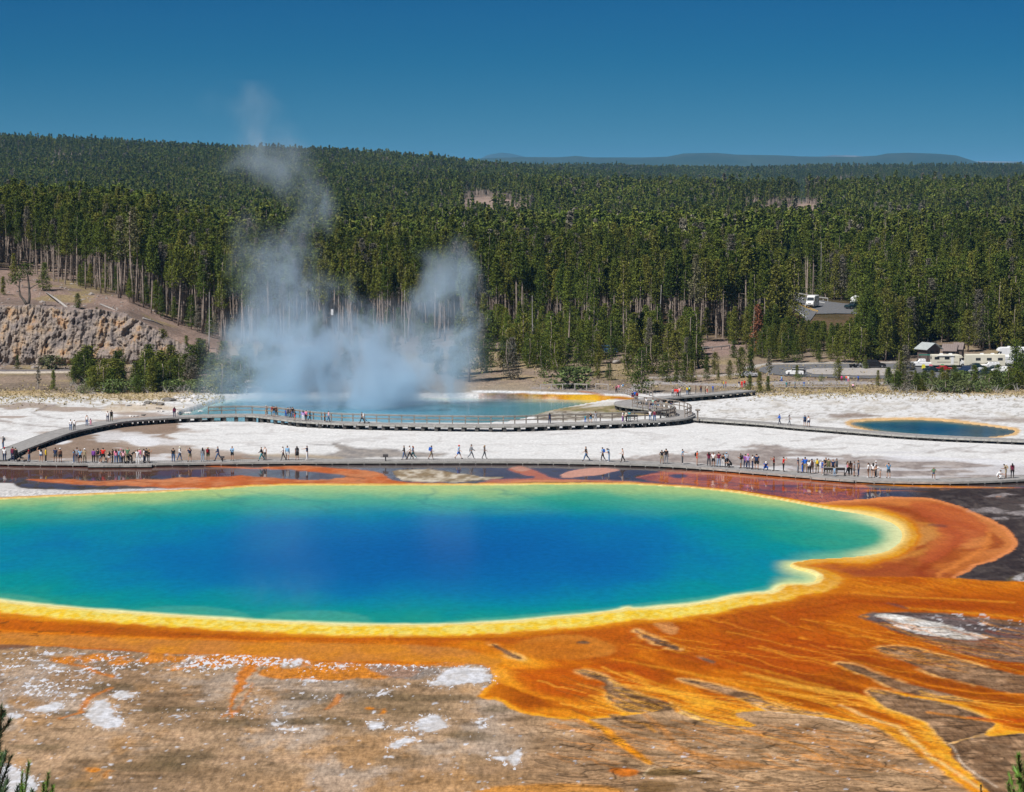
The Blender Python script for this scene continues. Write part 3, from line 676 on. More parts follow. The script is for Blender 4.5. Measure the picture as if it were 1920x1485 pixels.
# ------------------------------------------------------------------ relief: pools sink, mats get low terraces
D_EXC = sdf_poly(EXC, PX, PY); D_TUR = sdf_poly(TURQ, PX, PY)
gz_ = WZ.copy()
nearm = (WY > 112) & (WY < 430)
gz_ += nearm * (N3 * .012 + N1 * .02)
gz_ += ss(1, 7, dd) * (1 - ss(20, 60, dd)) * .10 * nearm          # raised rim
gz_ -= (1 - ss(-14, 3, D_POOL)) * .9
gz_ -= (1 - ss(-5, 1, D_EXC)) * 1.9
gz_ -= (1 - ss(-4, 2, D_TUR)) * .9
gz_ = gz_ + nearm * (np.clip(WET, 0, 1) > .5) * (-.02)
GZf = gz_.reshape(GX.shape)

def fan_mesh(name, X, Y, Z, color=None, wet=None, keep=None, det=None):
    nr, nc = X.shape
    co = np.stack([X.ravel(), Y.ravel(), Z.ravel()], 1)
    idx = np.arange(nr * nc).reshape(nr, nc)
    q = np.stack([idx[:-1, :-1].ravel(), idx[:-1, 1:].ravel(), idx[1:, 1:].ravel(), idx[1:, :-1].ravel()], 1)
    if keep is not None:
        q = q[keep[q].any(1)]
        used = np.unique(q); remap = -np.ones(nr * nc, int); remap[used] = np.arange(len(used))
        q = remap[q]; co = co[used]
        if color is not None: color = color[used]
        if wet is not None: wet = wet[used]
    me = bpy.data.meshes.new(name)
    me.vertices.add(len(co)); me.vertices.foreach_set('co', co.ravel().astype(np.float32))
    me.loops.add(q.size); me.loops.foreach_set('vertex_index', q.ravel().astype(np.int32))
    me.polygons.add(len(q)); me.polygons.foreach_set('loop_start', np.arange(0, q.size, 4, dtype=np.int32))
    me.update(calc_edges=True)
    me.polygons.foreach_set('use_smooth', np.ones(len(q), bool))
    if color is not None:
        a = me.color_attributes.new('tint', 'FLOAT_COLOR', 'POINT')
        a.data.foreach_set('color', np.concatenate([color, np.ones((len(color), 1))], 1).ravel().astype(np.float32))
    if wet is not None:
        a = me.attributes.new('wet', 'FLOAT', 'POINT'); a.data.foreach_set('value', wet.astype(np.float32))
    if det is not None:
        a = me.attributes.new('detail', 'FLOAT_VECTOR', 'POINT'); a.data.foreach_set('vector', det.astype(np.float32).ravel())
    o = bpy.data.objects.new(name, me); COL.objects.link(o)
    return o

# ------------------------------------------------------------------ materials
def mat_new(name):
    m = bpy.data.materials.new(name); m.use_nodes = True
    nt = m.node_tree; b = nt.nodes['Principled BSDF']
    return m, nt, b

def N(nt, t, **k):
    n = nt.nodes.new(t)
    for a, v in k.items():
        if a.startswith('i_'):
            key = a[2:]
            n.inputs[int(key) if key.isdigit() else key].default_value = v
        else:
            setattr(n, a, v)
    return n

def simple(name, c, rough=.7, var=.12, scale=3.0, bump=0.0, metal=0.0, spec=.4):
    """plain procedural paint / wood / cloth with grain"""
    m, nt, b = mat_new(name)
    tc = N(nt, 'ShaderNodeTexCoord')
    no = N(nt, 'ShaderNodeTexNoise', i_Scale=scale, i_Detail=4.0)
    nt.links.new(tc.outputs['Object'], no.inputs['Vector'])
    mr = N(nt, 'ShaderNodeMapRange'); mr.inputs[3].default_value = 1 - var; mr.inputs[4].default_value = 1 + var
    mr.inputs[1].default_value = .3; mr.inputs[2].default_value = .7
    nt.links.new(no.outputs['Fac'], mr.inputs[0])
    mx = N(nt, 'ShaderNodeVectorMath', operation='SCALE'); mx.inputs[0].default_value = tuple(c)
    nt.links.new(mr.outputs[0], mx.inputs['Scale'])
    nt.links.new(mx.outputs[0], b.inputs['Base Color'])
    b.inputs['Roughness'].default_value = rough; b.inputs['Metallic'].default_value = metal
    b.inputs['Specular IOR Level'].default_value = spec
    if bump:
        bp = N(nt, 'ShaderNodeBump', i_Strength=bump, i_Distance=.02); nt.links.new(no.outputs['Fac'], bp.inputs['Height']); nt.links.new(bp.outputs[0], b.inputs['Normal'])
    return m

def ground_material():
    m, nt, b = mat_new('ground_mats')
    L = nt.links
    at = N(nt, 'ShaderNodeAttribute', attribute_name='tint')
    wt = N(nt, 'ShaderNodeAttribute', attribute_name='wet')
    geo = N(nt, 'ShaderNodeNewGeometry')
    n1 = N(nt, 'ShaderNodeTexNoise', i_Scale=2.6, i_Detail=7.0, i_Roughness=.65)
    n2 = N(nt, 'ShaderNodeTexNoise', i_Scale=.45, i_Detail=5.0)
    L.new(geo.outputs['Position'], n1.inputs['Vector']); L.new(geo.outputs['Position'], n2.inputs['Vector'])
    r1 = N(nt, 'ShaderNodeMapRange'); L.new(n1.outputs['Fac'], r1.inputs[0])
    r1.inputs[1].default_value = .3; r1.inputs[2].default_value = .7; r1.inputs[3].default_value = .80; r1.inputs[4].default_value = 1.18
    r2 = N(nt, 'ShaderNodeMapRange'); L.new(n2.outputs['Fac'], r2.inputs[0])
    r2.inputs[1].default_value = .3; r2.inputs[2].default_value = .7; r2.inputs[3].default_value = .92; r2.inputs[4].default_value = 1.07
    mu = N(nt, 'ShaderNodeMath', operation='MULTIPLY'); L.new(r1.outputs[0], mu.inputs[0]); L.new(r2.outputs[0], mu.inputs[1])
    sc = N(nt, 'ShaderNodeVectorMath', operation='SCALE'); L.new(at.outputs['Color'], sc.inputs[0]); L.new(mu.outputs[0], sc.inputs['Scale'])
    # fine relief: grain everywhere, dark drainage rills, white crumbs
    dt = N(nt, 'ShaderNodeAttribute', attribute_name='detail'); ds = N(nt, 'ShaderNodeSeparateXYZ'); L.new(dt.outputs['Vector'], ds.inputs[0])
    mp = N(nt, 'ShaderNodeMapping'); mp.inputs['Scale'].default_value = (1.0, .20, 1); L.new(geo.outputs['Position'], mp.inputs[0])
    g1 = N(nt, 'ShaderNodeTexNoise', i_Scale=3.2, i_Detail=5.0, i_Roughness=.7); L.new(mp.outputs[0], g1.inputs['Vector'])
    gr = N(nt, 'ShaderNodeMapRange'); L.new(g1.outputs['Fac'], gr.inputs[0]); gr.inputs[1].default_value = .32; gr.inputs[2].default_value = .68; gr.inputs[3].default_value = -.42; gr.inputs[4].default_value = .42
    gm = N(nt, 'ShaderNodeMath', operation='MULTIPLY'); L.new(gr.outputs[0], gm.inputs[0]); L.new(ds.outputs['X'], gm.inputs[1])
    ga = N(nt, 'ShaderNodeMath', operation='ADD'); L.new(gm.outputs[0], ga.inputs[0]); ga.inputs[1].default_value = 1.0
    sc2 = N(nt, 'ShaderNodeVectorMath', operation='SCALE'); L.new(sc.outputs[0], sc2.inputs[0]); L.new(ga.outputs[0], sc2.inputs['Scale'])
    rm = N(nt, 'ShaderNodeMapping'); rm.inputs['Scale'].default_value = (.20, .34, 1); rm.inputs['Rotation'].default_value = (0, 0, -.05); L.new(geo.outputs['Position'], rm.inputs[0])
    rn = N(nt, 'ShaderNodeTexNoise', i_Scale=1.0, i_Detail=2.5, i_Roughness=.5, i_Distortion=.8); L.new(rm.outputs[0], rn.inputs['Vector'])
    r0 = N(nt, 'ShaderNodeMath', operation='SUBTRACT'); L.new(rn.outputs['Fac'], r0.inputs[0]); r0.inputs[1].default_value = .5
    r3 = N(nt, 'ShaderNodeMath', operation='ABSOLUTE'); L.new(r0.outputs[0], r3.inputs[0])
    r4 = N(nt, 'ShaderNodeMapRange', interpolation_type='SMOOTHSTEP'); L.new(r3.outputs[0], r4.inputs[0]); r4.inputs[1].default_value = .0; r4.inputs[2].default_value = .024; r4.inputs[3].default_value = 1; r4.inputs[4].default_value = 0
    rm2 = N(nt, 'ShaderNodeMapping'); rm2.inputs['Scale'].default_value = (.26, .55, 1); rm2.inputs['Rotation'].default_value = (0, 0, -.09); L.new(geo.outputs['Position'], rm2.inputs[0])
    rn2 = N(nt, 'ShaderNodeTexNoise', i_Scale=1.0, i_Detail=4.0, i_Roughness=.6, i_Distortion=.3); L.new(rm2.outputs[0], rn2.inputs['Vector'])
    r5 = N(nt, 'ShaderNodeMapRange'); L.new(rn2.outputs['Fac'], r5.inputs[0]); r5.inputs[1].default_value = .40; r5.inputs[2].default_value = .64; r5.inputs[3].default_value = .70; r5.inputs[4].default_value = 1.22
    r6 = N(nt, 'ShaderNodeMapRange'); L.new(r4.outputs[0], r6.inputs[0]); r6.inputs[3].default_value = 1.0; r6.inputs[4].default_value = .45
    r7 = N(nt, 'ShaderNodeMath', operation='MULTIPLY'); L.new(r5.outputs[0], r7.inputs[0]); L.new(r6.outputs[0], r7.inputs[1])
    r8 = N(nt, 'ShaderNodeMix', data_type='FLOAT'); L.new(ds.outputs['Y'], r8.inputs[0]); r8.inputs[2].default_value = 1.0; L.new(r7.outputs[0], r8.inputs[3])
    sc3 = N(nt, 'ShaderNodeVectorMath', operation='SCALE'); L.new(sc2.outputs[0], sc3.inputs[0]); L.new(r8.outputs[0], sc3.inputs['Scale'])
    cn_ = N(nt, 'ShaderNodeTexNoise', i_Scale=3.4, i_Detail=4.0, i_Roughness=.65); cm = N(nt, 'ShaderNodeMapping'); cm.inputs['Scale'].default_value = (1, .28, 1); L.new(geo.outputs['Position'], cm.inputs[0]); L.new(cm.outputs[0], cn_.inputs['Vector'])
    ct = N(nt, 'ShaderNodeMapRange'); L.new(ds.outputs['Z'], ct.inputs[0]); ct.inputs[3].default_value = .76; ct.inputs[4].default_value = .50
    cs = N(nt, 'ShaderNodeMath', operation='SUBTRACT'); L.new(cn_.outputs['Fac'], cs.inputs[0]); L.new(ct.outputs[0], cs.inputs[1])
    cf = N(nt, 'ShaderNodeMapRange'); L.new(cs.outputs[0], cf.inputs[0]); cf.inputs[1].default_value = 0; cf.inputs[2].default_value = .03
    cx_ = N(nt, 'ShaderNodeMix', data_type='RGBA'); L.new(cf.outputs[0], cx_.inputs[0]); L.new(sc3.outputs[0], cx_.inputs[6]); cx_.inputs[7].default_value = (.60, .60, .63, 1)
    L.new(cx_.outputs[2], b.inputs['Base Color'])
    rr = N(nt, 'ShaderNodeMapRange'); L.new(wt.outputs['Fac'], rr.inputs[0]); rr.inputs[1].default_value = .4; rr.inputs[2].default_value = .85; rr.inputs[3].default_value = .85; rr.inputs[4].default_value = .045
    L.new(rr.outputs[0], b.inputs['Roughness'])
    sp = N(nt, 'ShaderNodeMapRange'); L.new(wt.outputs['Fac'], sp.inputs[0]); sp.inputs[1].default_value = .2; sp.inputs[2].default_value = .95; sp.inputs[3].default_value = .08; sp.inputs[4].default_value = .09
    b.inputs['IOR'].default_value = 1.22
    L.new(sp.outputs[0], b.inputs['Specular IOR Level'])
    bs = N(nt, 'ShaderNodeMapRange'); L.new(wt.outputs['Fac'], bs.inputs[0]); bs.inputs[1].default_value = .3; bs.inputs[2].default_value = .8; bs.inputs[3].default_value = .5; bs.inputs[4].default_value = .004
    bp = N(nt, 'ShaderNodeBump', i_Distance=.12); L.new(bs.outputs[0], bp.inputs['Strength']); L.new(n1.outputs['Fac'], bp.inputs['Height'])
    L.new(bp.outputs[0], b.inputs['Normal'])
    return m

def water_material(name, rough=.12, bump=.0015, spec=.28):
    m, nt, b = mat_new(name)
    L = nt.links
    at = N(nt, 'ShaderNodeAttribute', attribute_name='tint')
    geo = N(nt, 'ShaderNodeNewGeometry')
    mp = N(nt, 'ShaderNodeMapping'); mp.inputs['Scale'].default_value = (1, .55, 1); L.new(geo.outputs['Position'], mp.inputs[0])
    n1 = N(nt, 'ShaderNodeTexNoise', i_Scale=1.5, i_Detail=6.0, i_Roughness=.6); L.new(mp.outputs[0], n1.inputs['Vector'])
    r1 = N(nt, 'ShaderNodeMapRange'); L.new(n1.outputs['Fac'], r1.inputs[0])
    r1.inputs[1].default_value = .3; r1.inputs[2].default_value = .7; r1.inputs[3].default_value = .88; r1.inputs[4].default_value = 1.12
    sc = N(nt, 'ShaderNodeVectorMath', operation='SCALE'); L.new(at.outputs['Color'], sc.inputs[0]); L.new(r1.outputs[0], sc.inputs['Scale'])
    L.new(sc.outputs[0], b.inputs['Base Color'])
    b.inputs['Roughness'].default_value = rough; b.inputs['IOR'].default_value = 1.33 if spec > .1 else 1.10
    b.inputs['Specular IOR Level'].default_value = spec
    bp = N(nt, 'ShaderNodeBump', i_Strength=bump, i_Distance=.1); L.new(n1.outputs['Fac'], bp.inputs['Height']); L.new(bp.outputs[0], b.inputs['Normal'])
    return m

_lum = COLR @ np.array([.3, .6, .1])
COLR = np.clip(COLR * (.90 + .0 * _lum)[:, None], 0.003, .665)
DET[WY > 405, 0] = .7
DET[(WY > 290) & (WY <= 405), 0] = .25
ground = fan_mesh('ground', GX, GY, GZf, COLR, WET, None, np.clip(DET, 0, 1))
ground['kind'] = 'structure'
ground.data.materials.append(ground_material())

# ------------------------------------------------------------------ water sheets
def ramp(stops, t):
    xs = [s[0] for s in stops]
    cs = np.array([lin(s[1]) * .95 for s in stops])
    return np.stack([np.interp(t, xs, cs[:, k]) for k in range(3)], 1)

def water(name, D, z, color, margin, spec=.06):
    keep = (D < margin)
    zz = np.full(GX.shape, z)
    o = fan_mesh(name, GX, GY, zz, color, None, keep.ravel())
    o['kind'] = 'structure'
    o.data.materials.append(water_material(name + '_surface', spec=spec))
    return o

W1 = fbm(WX / 7, WY / 16, 401, 4); W2 = fbm(WX / 2.2, WY / 5, 411, 4)
dyn = np.where(PY < 1040, (PY - 1040) / 134.0, (PY - 1040) / 148.0)
dxn = np.where(PX > 850, (PX - 850) / 860.0, (PX - 850) / 1300.0)
rr_ = np.sqrt(np.clip(dyn ** 2 + dxn ** 2, 0, 9)) + W1 * .12 + W2 * .05
cpool = ramp([(0, (0, 84, 146)), (.30, (0, 92, 150)), (.48, (0, 104, 152)), (.62, (0, 120, 146)), (.74, (4, 130, 134)), (.86, (28, 138, 120)), (1.0, (62, 150, 114)), (1.12, (100, 162, 116))], rr_)
def pmix(m, c):
    global cpool
    cpool = cpool * (1 - m[:, None]) + lin(c) * .95 * m[:, None]
# yellow-green shallow shelf along the far shore, pale lip and shelves along the near shore
pmix((1 - ss(-44, -8, -D_POOL * -1 * 1.0 + 0) * 0) * 0, (0, 0, 0))
far_s = ss(1010, 940, PY) * 1.0
e = -D_POOL
pmix((1 - ss(20, 150, e + W1 * 50 + N1 * 8)) * (1 - ss(950, 1010, PY)) * .75, (84, 166, 126))
pmix((1 - ss(4, 66, e + W1 * 30 + N1 * 8)) * (1 - ss(930, 985, PY)) * .85, (172, 192, 116))
pmix((1 - ss(6, 60, e + W1 * 20)) * ss(1450, 1560, PX) * .7, (120, 176, 136))
for q, c in (([(230,1146),(270,1137),(330,1133),(400,1136),(450,1145),(482,1160),(420,1175),(240,1165)], (92,168,140)), ([(485,1160),(520,1146),(590,1142),(650,1146),(700,1156),(700,1190),(480,1190)], (92,168,140)), ([(-60,1110),(40,1112),(95,1124),(110,1132),(60,1150),(-60,1140)], (96,168,130)), ([(820,1165),(900,1158),(1010,1148),(1100,1142),(1180,1132),(1300,1120),(1400,1104),(1440,1096),(1480,1090),(1500,1050),(1520,1060),(1540,1110),(1300,1180),(820,1200)], (104,178,144))):
    d = sdf_poly(smooth_poly(q, 1), PX + N1 * 5, PY + N2 * 2)
    pmix((1 - ss(-7, 5, d)) * .28, c)
pmix((1 - ss(2, 16, e + N1 * 3)) * ss(1040, 1100, PY) * .85, (196, 214, 156))
pmix((1 - ss(0, 9, e + N1 * 2)) * ss(1040, 1080, PY), (236, 224, 164))
pmix((1 - ss(5, 52, e + N1 * 6)) * ss(1560, 1650, PX) * .9, (214, 214, 156))
pmix((1 - ss(0, 50, e + N1 * 6)) * ss(1430, 1480, PX) * ss(1046, 1054, PY) * .8, (200, 206, 140))
dkl = 1 - np.abs(fbm(WX / 8 + WY / 30, WY / 16, 421, 4)) * 14
pmix(np.clip(dkl, 0, 1) * (1 - ss(950, 990, PY)) * (PX < 1000) * ss(6, 20, e) * .35, (40, 110, 110))
water('spring_water', D_POOL, -.05, np.clip(cpool, .002, .9), 5)

te = -D_EXC
cex = ramp([(0, (186, 196, 160)), (5, (150, 186, 176)), (16, (104, 162, 176)), (40, (86, 150, 168)), (80, (80, 144, 168))], te + W1 * 12 + N1 * 3)
k_ = (ss(930, 1060, PX) * .8)[:, None]; cex = cex * (1 - k_) + lin((122, 168, 170)) * .9 * k_
k_ = (ss(1060, 1120, PX) * .8)[:, None]; cex = cex * (1 - k_) + lin((190, 186, 110)) * .9 * k_
water('crater_water', D_EXC, -.55, cex, 2, spec=.4)

ctq = ramp([(0, (196, 170, 120)), (5, (104, 128, 124)), (12, (38, 104, 126)), (30, (12, 84, 118))], -D_TUR + N1 * 2)
k_ = (ss(1770, 1860, PX + (PY - 800) * 3) * .75)[:, None]; ctq = ctq * (1 - k_) + lin((92, 108, 116)) * .9 * k_
water('pool_water', D_TUR, -.08, ctq, 2, spec=.4)
# ------------------------------------------------------------------ object helpers
def tag(o, label=None, cat=None, group=None, kind=None):
    if label: o['label'] = label
    if cat: o['category'] = cat
    if group: o['group'] = group
    if kind: o['kind'] = kind
    return o

def empty(name, loc=(0, 0, 0), rz=0.0):
    o = bpy.data.objects.new(name, None); COL.objects.link(o)
    o.location = loc; o.rotation_euler = (0, 0, rz); o.empty_display_size = .3
    return o

def mobj(name, me, parent=None, loc=(0, 0, 0), mat=None):
    o = bpy.data.objects.new(name, me); COL.objects.link(o)
    if parent is not None: o.parent = parent
    o.location = loc
    if mat is not None:
        if not me.materials: me.materials.append(mat)
        elif me.materials[0] is not mat:
            o.material_slots[0].link = 'OBJECT'; o.material_slots[0].material = mat
    return o

class MB:
    """collects boxes, tubes and free faces into one mesh"""
    def __init__(s): s.v = []; s.f = []; s.mi = []
    def add(s, vs, fs, mi=0):
        b = len(s.v); s.v += [tuple(v) for v in vs]; s.f += [tuple(b + i for i in f) for f in fs]; s.mi += [mi] * len(fs)
        return s
    def box(s, c, size, rz=0.0, mi=0, taper=1.0, M=None):
        x, y, z = size[0] / 2, size[1] / 2, size[2] / 2
        vs = []
        for dz, k in ((-z, 1.0), (z, taper)):
            for dx, dy in ((-x, -y), (x, -y), (x, y), (-x, y)):
                v = Vector((dx * k, dy * k, dz))
                if M is not None: v = M @ v
                if rz: v = Matrix.Rotation(rz, 3, 'Z') @ v
                vs.append(Vector(c) + v)
        return s.add(vs, [(0, 3, 2, 1), (4, 5, 6, 7), (0, 1, 5, 4), (1, 2, 6, 5), (2, 3, 7, 6), (3, 0, 4, 7)], mi)
    def bar(s, a, b, w, h, mi=0):
        """rectangular bar from a to b; w across, h up"""
        a = Vector(a); b = Vector(b); d = (b - a)
        if d.length < 1e-6: return s
        d.normalize()
        up = Vector((0, 0, 1)) if abs(d.z) < .95 else Vector((0, 1, 0))
        sx = d.cross(up).normalized(); uz = sx.cross(d)
        vs = []
        for p in (a, b):
            for i, j in ((-1, -1), (1, -1), (1, 1), (-1, 1)):
                vs.append(p + sx * (i * w / 2) + uz * (j * h / 2))
        return s.add(vs, [(0, 1, 2, 3), (7, 6, 5, 4), (0, 4, 5, 1), (1, 5, 6, 2), (2, 6, 7, 3), (3, 7, 4, 0)], mi)
    def tube(s, pts, rad, n=6, mi=0, cap=True):
        pts = [Vector(p) for p in pts]; R = []
        if not hasattr(rad, '__len__'): rad = [rad] * len(pts)
        for i, p in enumerate(pts):
            d = (pts[min(i + 1, len(pts) - 1)] - pts[max(i - 1, 0)]).normalized()
            up = Vector((0, 0, 1)) if abs(d.z) < .9 else Vector((1, 0, 0))
            sx = d.cross(up).normalized(); uz = sx.cross(d)
            R.append([p + (sx * math.cos(2 * math.pi * k / n) + uz * math.sin(2 * math.pi * k / n)) * rad[i] for k in range(n)])
        vs = [v for r in R for v in r]; fs = []
        for i in range(len(pts) - 1):
            for k in range(n):
                a = i * n + k; b = i * n + (k + 1) % n
                fs.append((a, b, b + n, a + n))
        if cap:
            fs.append(tuple(range(n))[::-1]); fs.append(tuple((len(pts) - 1) * n + k for k in range(n)))
        return s.add(vs, fs, mi)
    def lathe(s, prof, c=(0, 0, 0), n=10, mi=0, axis='Z'):
        vs = []; fs = []
        for r, z in prof:
            for k in range(n):
                a = 2 * math.pi * k / n
                v = Vector((r * math.cos(a), r * math.sin(a), z))
                if axis == 'X': v = Vector((v.z, v.x, v.y))
                if axis == 'Y': v = Vector((v.x, v.z, v.y))
                vs.append(Vector(c) + v)
        for i in range(len(prof) - 1):
            for k in range(n):
                a = i * n + k; b = i * n + (k + 1) % n
                fs.append((a, b, b + n, a + n))
        fs.append(tuple(range(n))[::-1]); fs.append(tuple((len(prof) - 1) * n + k for k in range(n)))
        return s.add(vs, fs, mi)
    def prism(s, prof, y0, y1, mi=0, inset=0.0, zin=0.0):
        """side profile (x, z) extruded along y"""
        n = len(prof)
        vs = [(x, y0, z) for x, z in prof] + [(x, y1, z) for x, z in prof]
        fs = [tuple(range(n)), tuple(range(2 * n - 1, n - 1, -1))]
        for i in range(n):
            j = (i + 1) % n
            fs.append((i, i + n, j + n, j))
        return s.add(vs, fs, mi)
    def mesh(s, name, smooth=False):
        me = bpy.data.meshes.new(name)
        me.from_pydata([tuple(v) for v in s.v], [], s.f)
        if any(s.mi): me.polygons.foreach_set('material_index', s.mi)
        if smooth: me.polygons.foreach_set('use_smooth', [True] * len(me.polygons))
        me.update()
        bm = bmesh.new(); bm.from_mesh(me); bmesh.ops.recalc_face_normals(bm, faces=bm.faces); bm.to_mesh(me); bm.free()
        return me
    def build(s, name, mat, parent=None, loc=(0, 0, 0), smooth=False):
        me = s.mesh(name, smooth)
        o = mobj(name, me, parent, loc)
        for m in (mat if isinstance(mat, (list, tuple)) else [mat]): me.materials.append(m)
        return o

def quads_mesh(name, V, nper, mats, mi=None, smooth=False):
    """numpy: V (n*nper,3) separate faces"""
    n = len(V) // nper
    me = bpy.data.meshes.new(name)
    me.vertices.add(len(V)); me.vertices.foreach_set('co', V.astype(np.float32).ravel())
    me.loops.add(len(V)); me.loops.foreach_set('vertex_index', np.arange(len(V), dtype=np.int32))
    me.polygons.add(n); me.polygons.foreach_set('loop_start', np.arange(0, len(V), nper, dtype=np.int32))
    for m in mats: me.materials.append(m)
    if mi is not None: me.polygons.foreach_set('material_index', mi.astype(np.int32))
    me.update(calc_edges=True)
    return me

# ------------------------------------------------------------------ foliage and bark
def foliage_material(name, c1, c2, c3, sub=.15):
    m, nt, b = mat_new(name)
    L = nt.links
    oi = N(nt, 'ShaderNodeObjectInfo')
    geo = N(nt, 'ShaderNodeNewGeometry')
    cr = N(nt, 'ShaderNodeValToRGB'); L.new(oi.outputs['Random'], cr.inputs[0])
    e = cr.color_ramp.elements; e[0].color = (*c1, 1); e[1].color = (*c3, 1); e2 = e.new(.55); e2.color = (*c2, 1); e[-1].position = .93; e3 = e.new(.955); e3.color = (.15, .135, .10, 1)
    no = N(nt, 'ShaderNodeMapRange'); L.new(geo.outputs['Random Per Island'], no.inputs[0])
    no.inputs[1].default_value = 0; no.inputs[2].default_value = 1; no.inputs[3].default_value = .45; no.inputs[4].default_value = 1.6
    sc = N(nt, 'ShaderNodeVectorMath', operation='SCALE'); L.new(cr.outputs[0], sc.inputs[0]); L.new(no.outputs[0], sc.inputs['Scale'])
    # stands differ across the hills
    ps = N(nt, 'ShaderNodeTexNoise', i_Scale=.010, i_Detail=4.0, i_Roughness=.6); L.new(oi.outputs['Location'], ps.inputs['Vector'])
    pm = N(nt, 'ShaderNodeMapRange'); L.new(ps.outputs['Fac'], pm.inputs[0]); pm.inputs[1].default_value = .35; pm.inputs[2].default_value = .65; pm.inputs[3].default_value = .62; pm.inputs[4].default_value = 1.25
    sc2 = N(nt, 'ShaderNodeVectorMath', operation='SCALE'); L.new(sc.outputs[0], sc2.inputs[0]); L.new(pm.outputs[0], sc2.inputs['Scale'])
    L.new(sc2.outputs[0], b.inputs['Base Color']); b.inputs['Roughness'].default_value = .75; b.inputs['Specular IOR Level'].default_value = .15
    return m
MAT_PINE = foliage_material('pine_needles', (.060, .088, .012), (.105, .128, .016), (.155, .150, .026))
MAT_PINEF = foliage_material('far_pine_needles', (.062, .090, .013), (.104, .130, .018), (.140, .148, .026))
MAT_DEAD = foliage_material('rust_needles', (.20, .075, .04), (.22, .085, .04), (.25, .10, .05))
MAT_BUSH = foliage_material('shrub_leaves', (.10, .14, .04), (.12, .16, .05), (.14, .16, .06))
MAT_BARK = simple('pine_bark', (.27, .215, .175), .9, .35, 2.0)
MAT_GREY = simple('dead_wood', (.36, .335, .31), .9, .25, 3.0)
MAT_DARKBARK = simple('dark_bark', (.10, .085, .07), .9, .3, 3.0)

def clump_faces(P, size, rg, tri=False):
    """random leaf-sized faces around points P (n,3)"""
    n = len(P)
    a = rg.normal(size=(n, 3)); a /= np.linalg.norm(a, axis=1)[:, None]
    b = rg.normal(size=(n, 3)); b -= (a * b).sum(1)[:, None] * a; b /= np.linalg.norm(b, axis=1)[:, None]
    s = size * rg.uniform(.6, 1.3, (n, 1))
    if tri:
        V = np.stack([P + a * s, P - a * s * .6 + b * s * .8, P - a * s * .6 - b * s * .8], 1)
        return V.reshape(-1, 3), 3
    V = np.stack([P + a * s, P + b * s * .45, P - a * s, P - b * s * .45], 1)
    return V.reshape(-1, 3), 4

def crown_points(Hh, base, R, nb, per, rg, kind):
    t = rg.random(nb) ** (.9 if kind == 'tall' else 1.0)
    lob = rg.uniform(.55, 1.15, 7); 
    h = Hh * (base + (1 - base) * t)
    if kind == 'tall': prof = np.clip(1 - t, 0, 1) ** .9 * (.45 + .55 * np.clip(t / .25, 0, 1)) + .06
    elif kind == 'young': prof = (1 - t) ** .8 * (.6 + .4 * np.clip(t / .12, 0, 1)) + .06
    elif kind == 'round': prof = np.sqrt(np.clip(1 - (2 * t - 1) ** 2, 0, 1)) + .1
    else: prof = (1 - t) ** .95 * (.65 + .35 * np.clip(t / .2, 0, 1)) + .07
    az = rg.uniform(0, 2 * np.pi, nb)
    band = lob[(t * 6.99).astype(int)]
    ln = R * prof * rg.uniform(.55, 1.15, nb) * band
    s = rg.random((nb, per)) ** .6
    r = ln[:, None] * (.15 + .9 * s)
    rise = (.25 if kind != 'med' else .05) * r
    X = r * np.cos(az)[:, None]; Y = r * np.sin(az)[:, None]; Z = h[:, None] + rise - .12 * r * r / max(R, .1)
    P = np.stack([X, Y, Z], 2) + rg.normal(size=(nb, per, 3)) * (.09 * R + .05)
    P[..., 2] = np.minimum(P[..., 2], Hh + .1)
    return P.reshape(-1, 3)

def trunk_mb(Hh, r, rg, stubs=8, bend=.25, base=.5, n=6, mi=0):
    mb = MB()
    k = 6
    bx, by = rg.normal(size=2) * bend
    pts = [(bx * math.sin(i / k * 2.2), by * math.sin(i / k * 2.2), Hh * i / k * .97) for i in range(k + 1)]
    pts[0] = (0, 0, -.4)
    mb.tube(pts, [r * (1 - .85 * i / k) + .015 for i in range(k + 1)], n, mi)
    for _ in range(stubs):
        t = rg.uniform(.12, max(.2, base)); a = rg.uniform(0, 6.28); l = rg.uniform(.3, 1.1)
        x = bx * math.sin(t * 2.2); y = by * math.sin(t * 2.2)
        mb.tube([(x, y, Hh * t), (x + math.cos(a) * l, y + math.sin(a) * l, Hh * t - .1 * l + rg.uniform(-.1, .25))], [r * .22, .012], 3, mi)
    return mb

VAR = {}
def make_variant(key, Hh, base, R, nb, per, size, kind, tr, seed, tri=False, stubs=8, needles=MAT_PINE, bark=MAT_BARK, n=6):
    rg = np.random.default_rng(seed)
    P = crown_points(Hh, base, R, nb, per, rg, kind)
    V, k = clump_faces(P, size, rg, tri)
    crown = quads_mesh('crown', V, k, [needles])
    tm = trunk_mb(Hh, tr, rg, stubs, base=base, n=n)
    trunk = tm.mesh('trunk', True); trunk.materials.append(bark)
    VAR[key] = (trunk, crown, Hh)

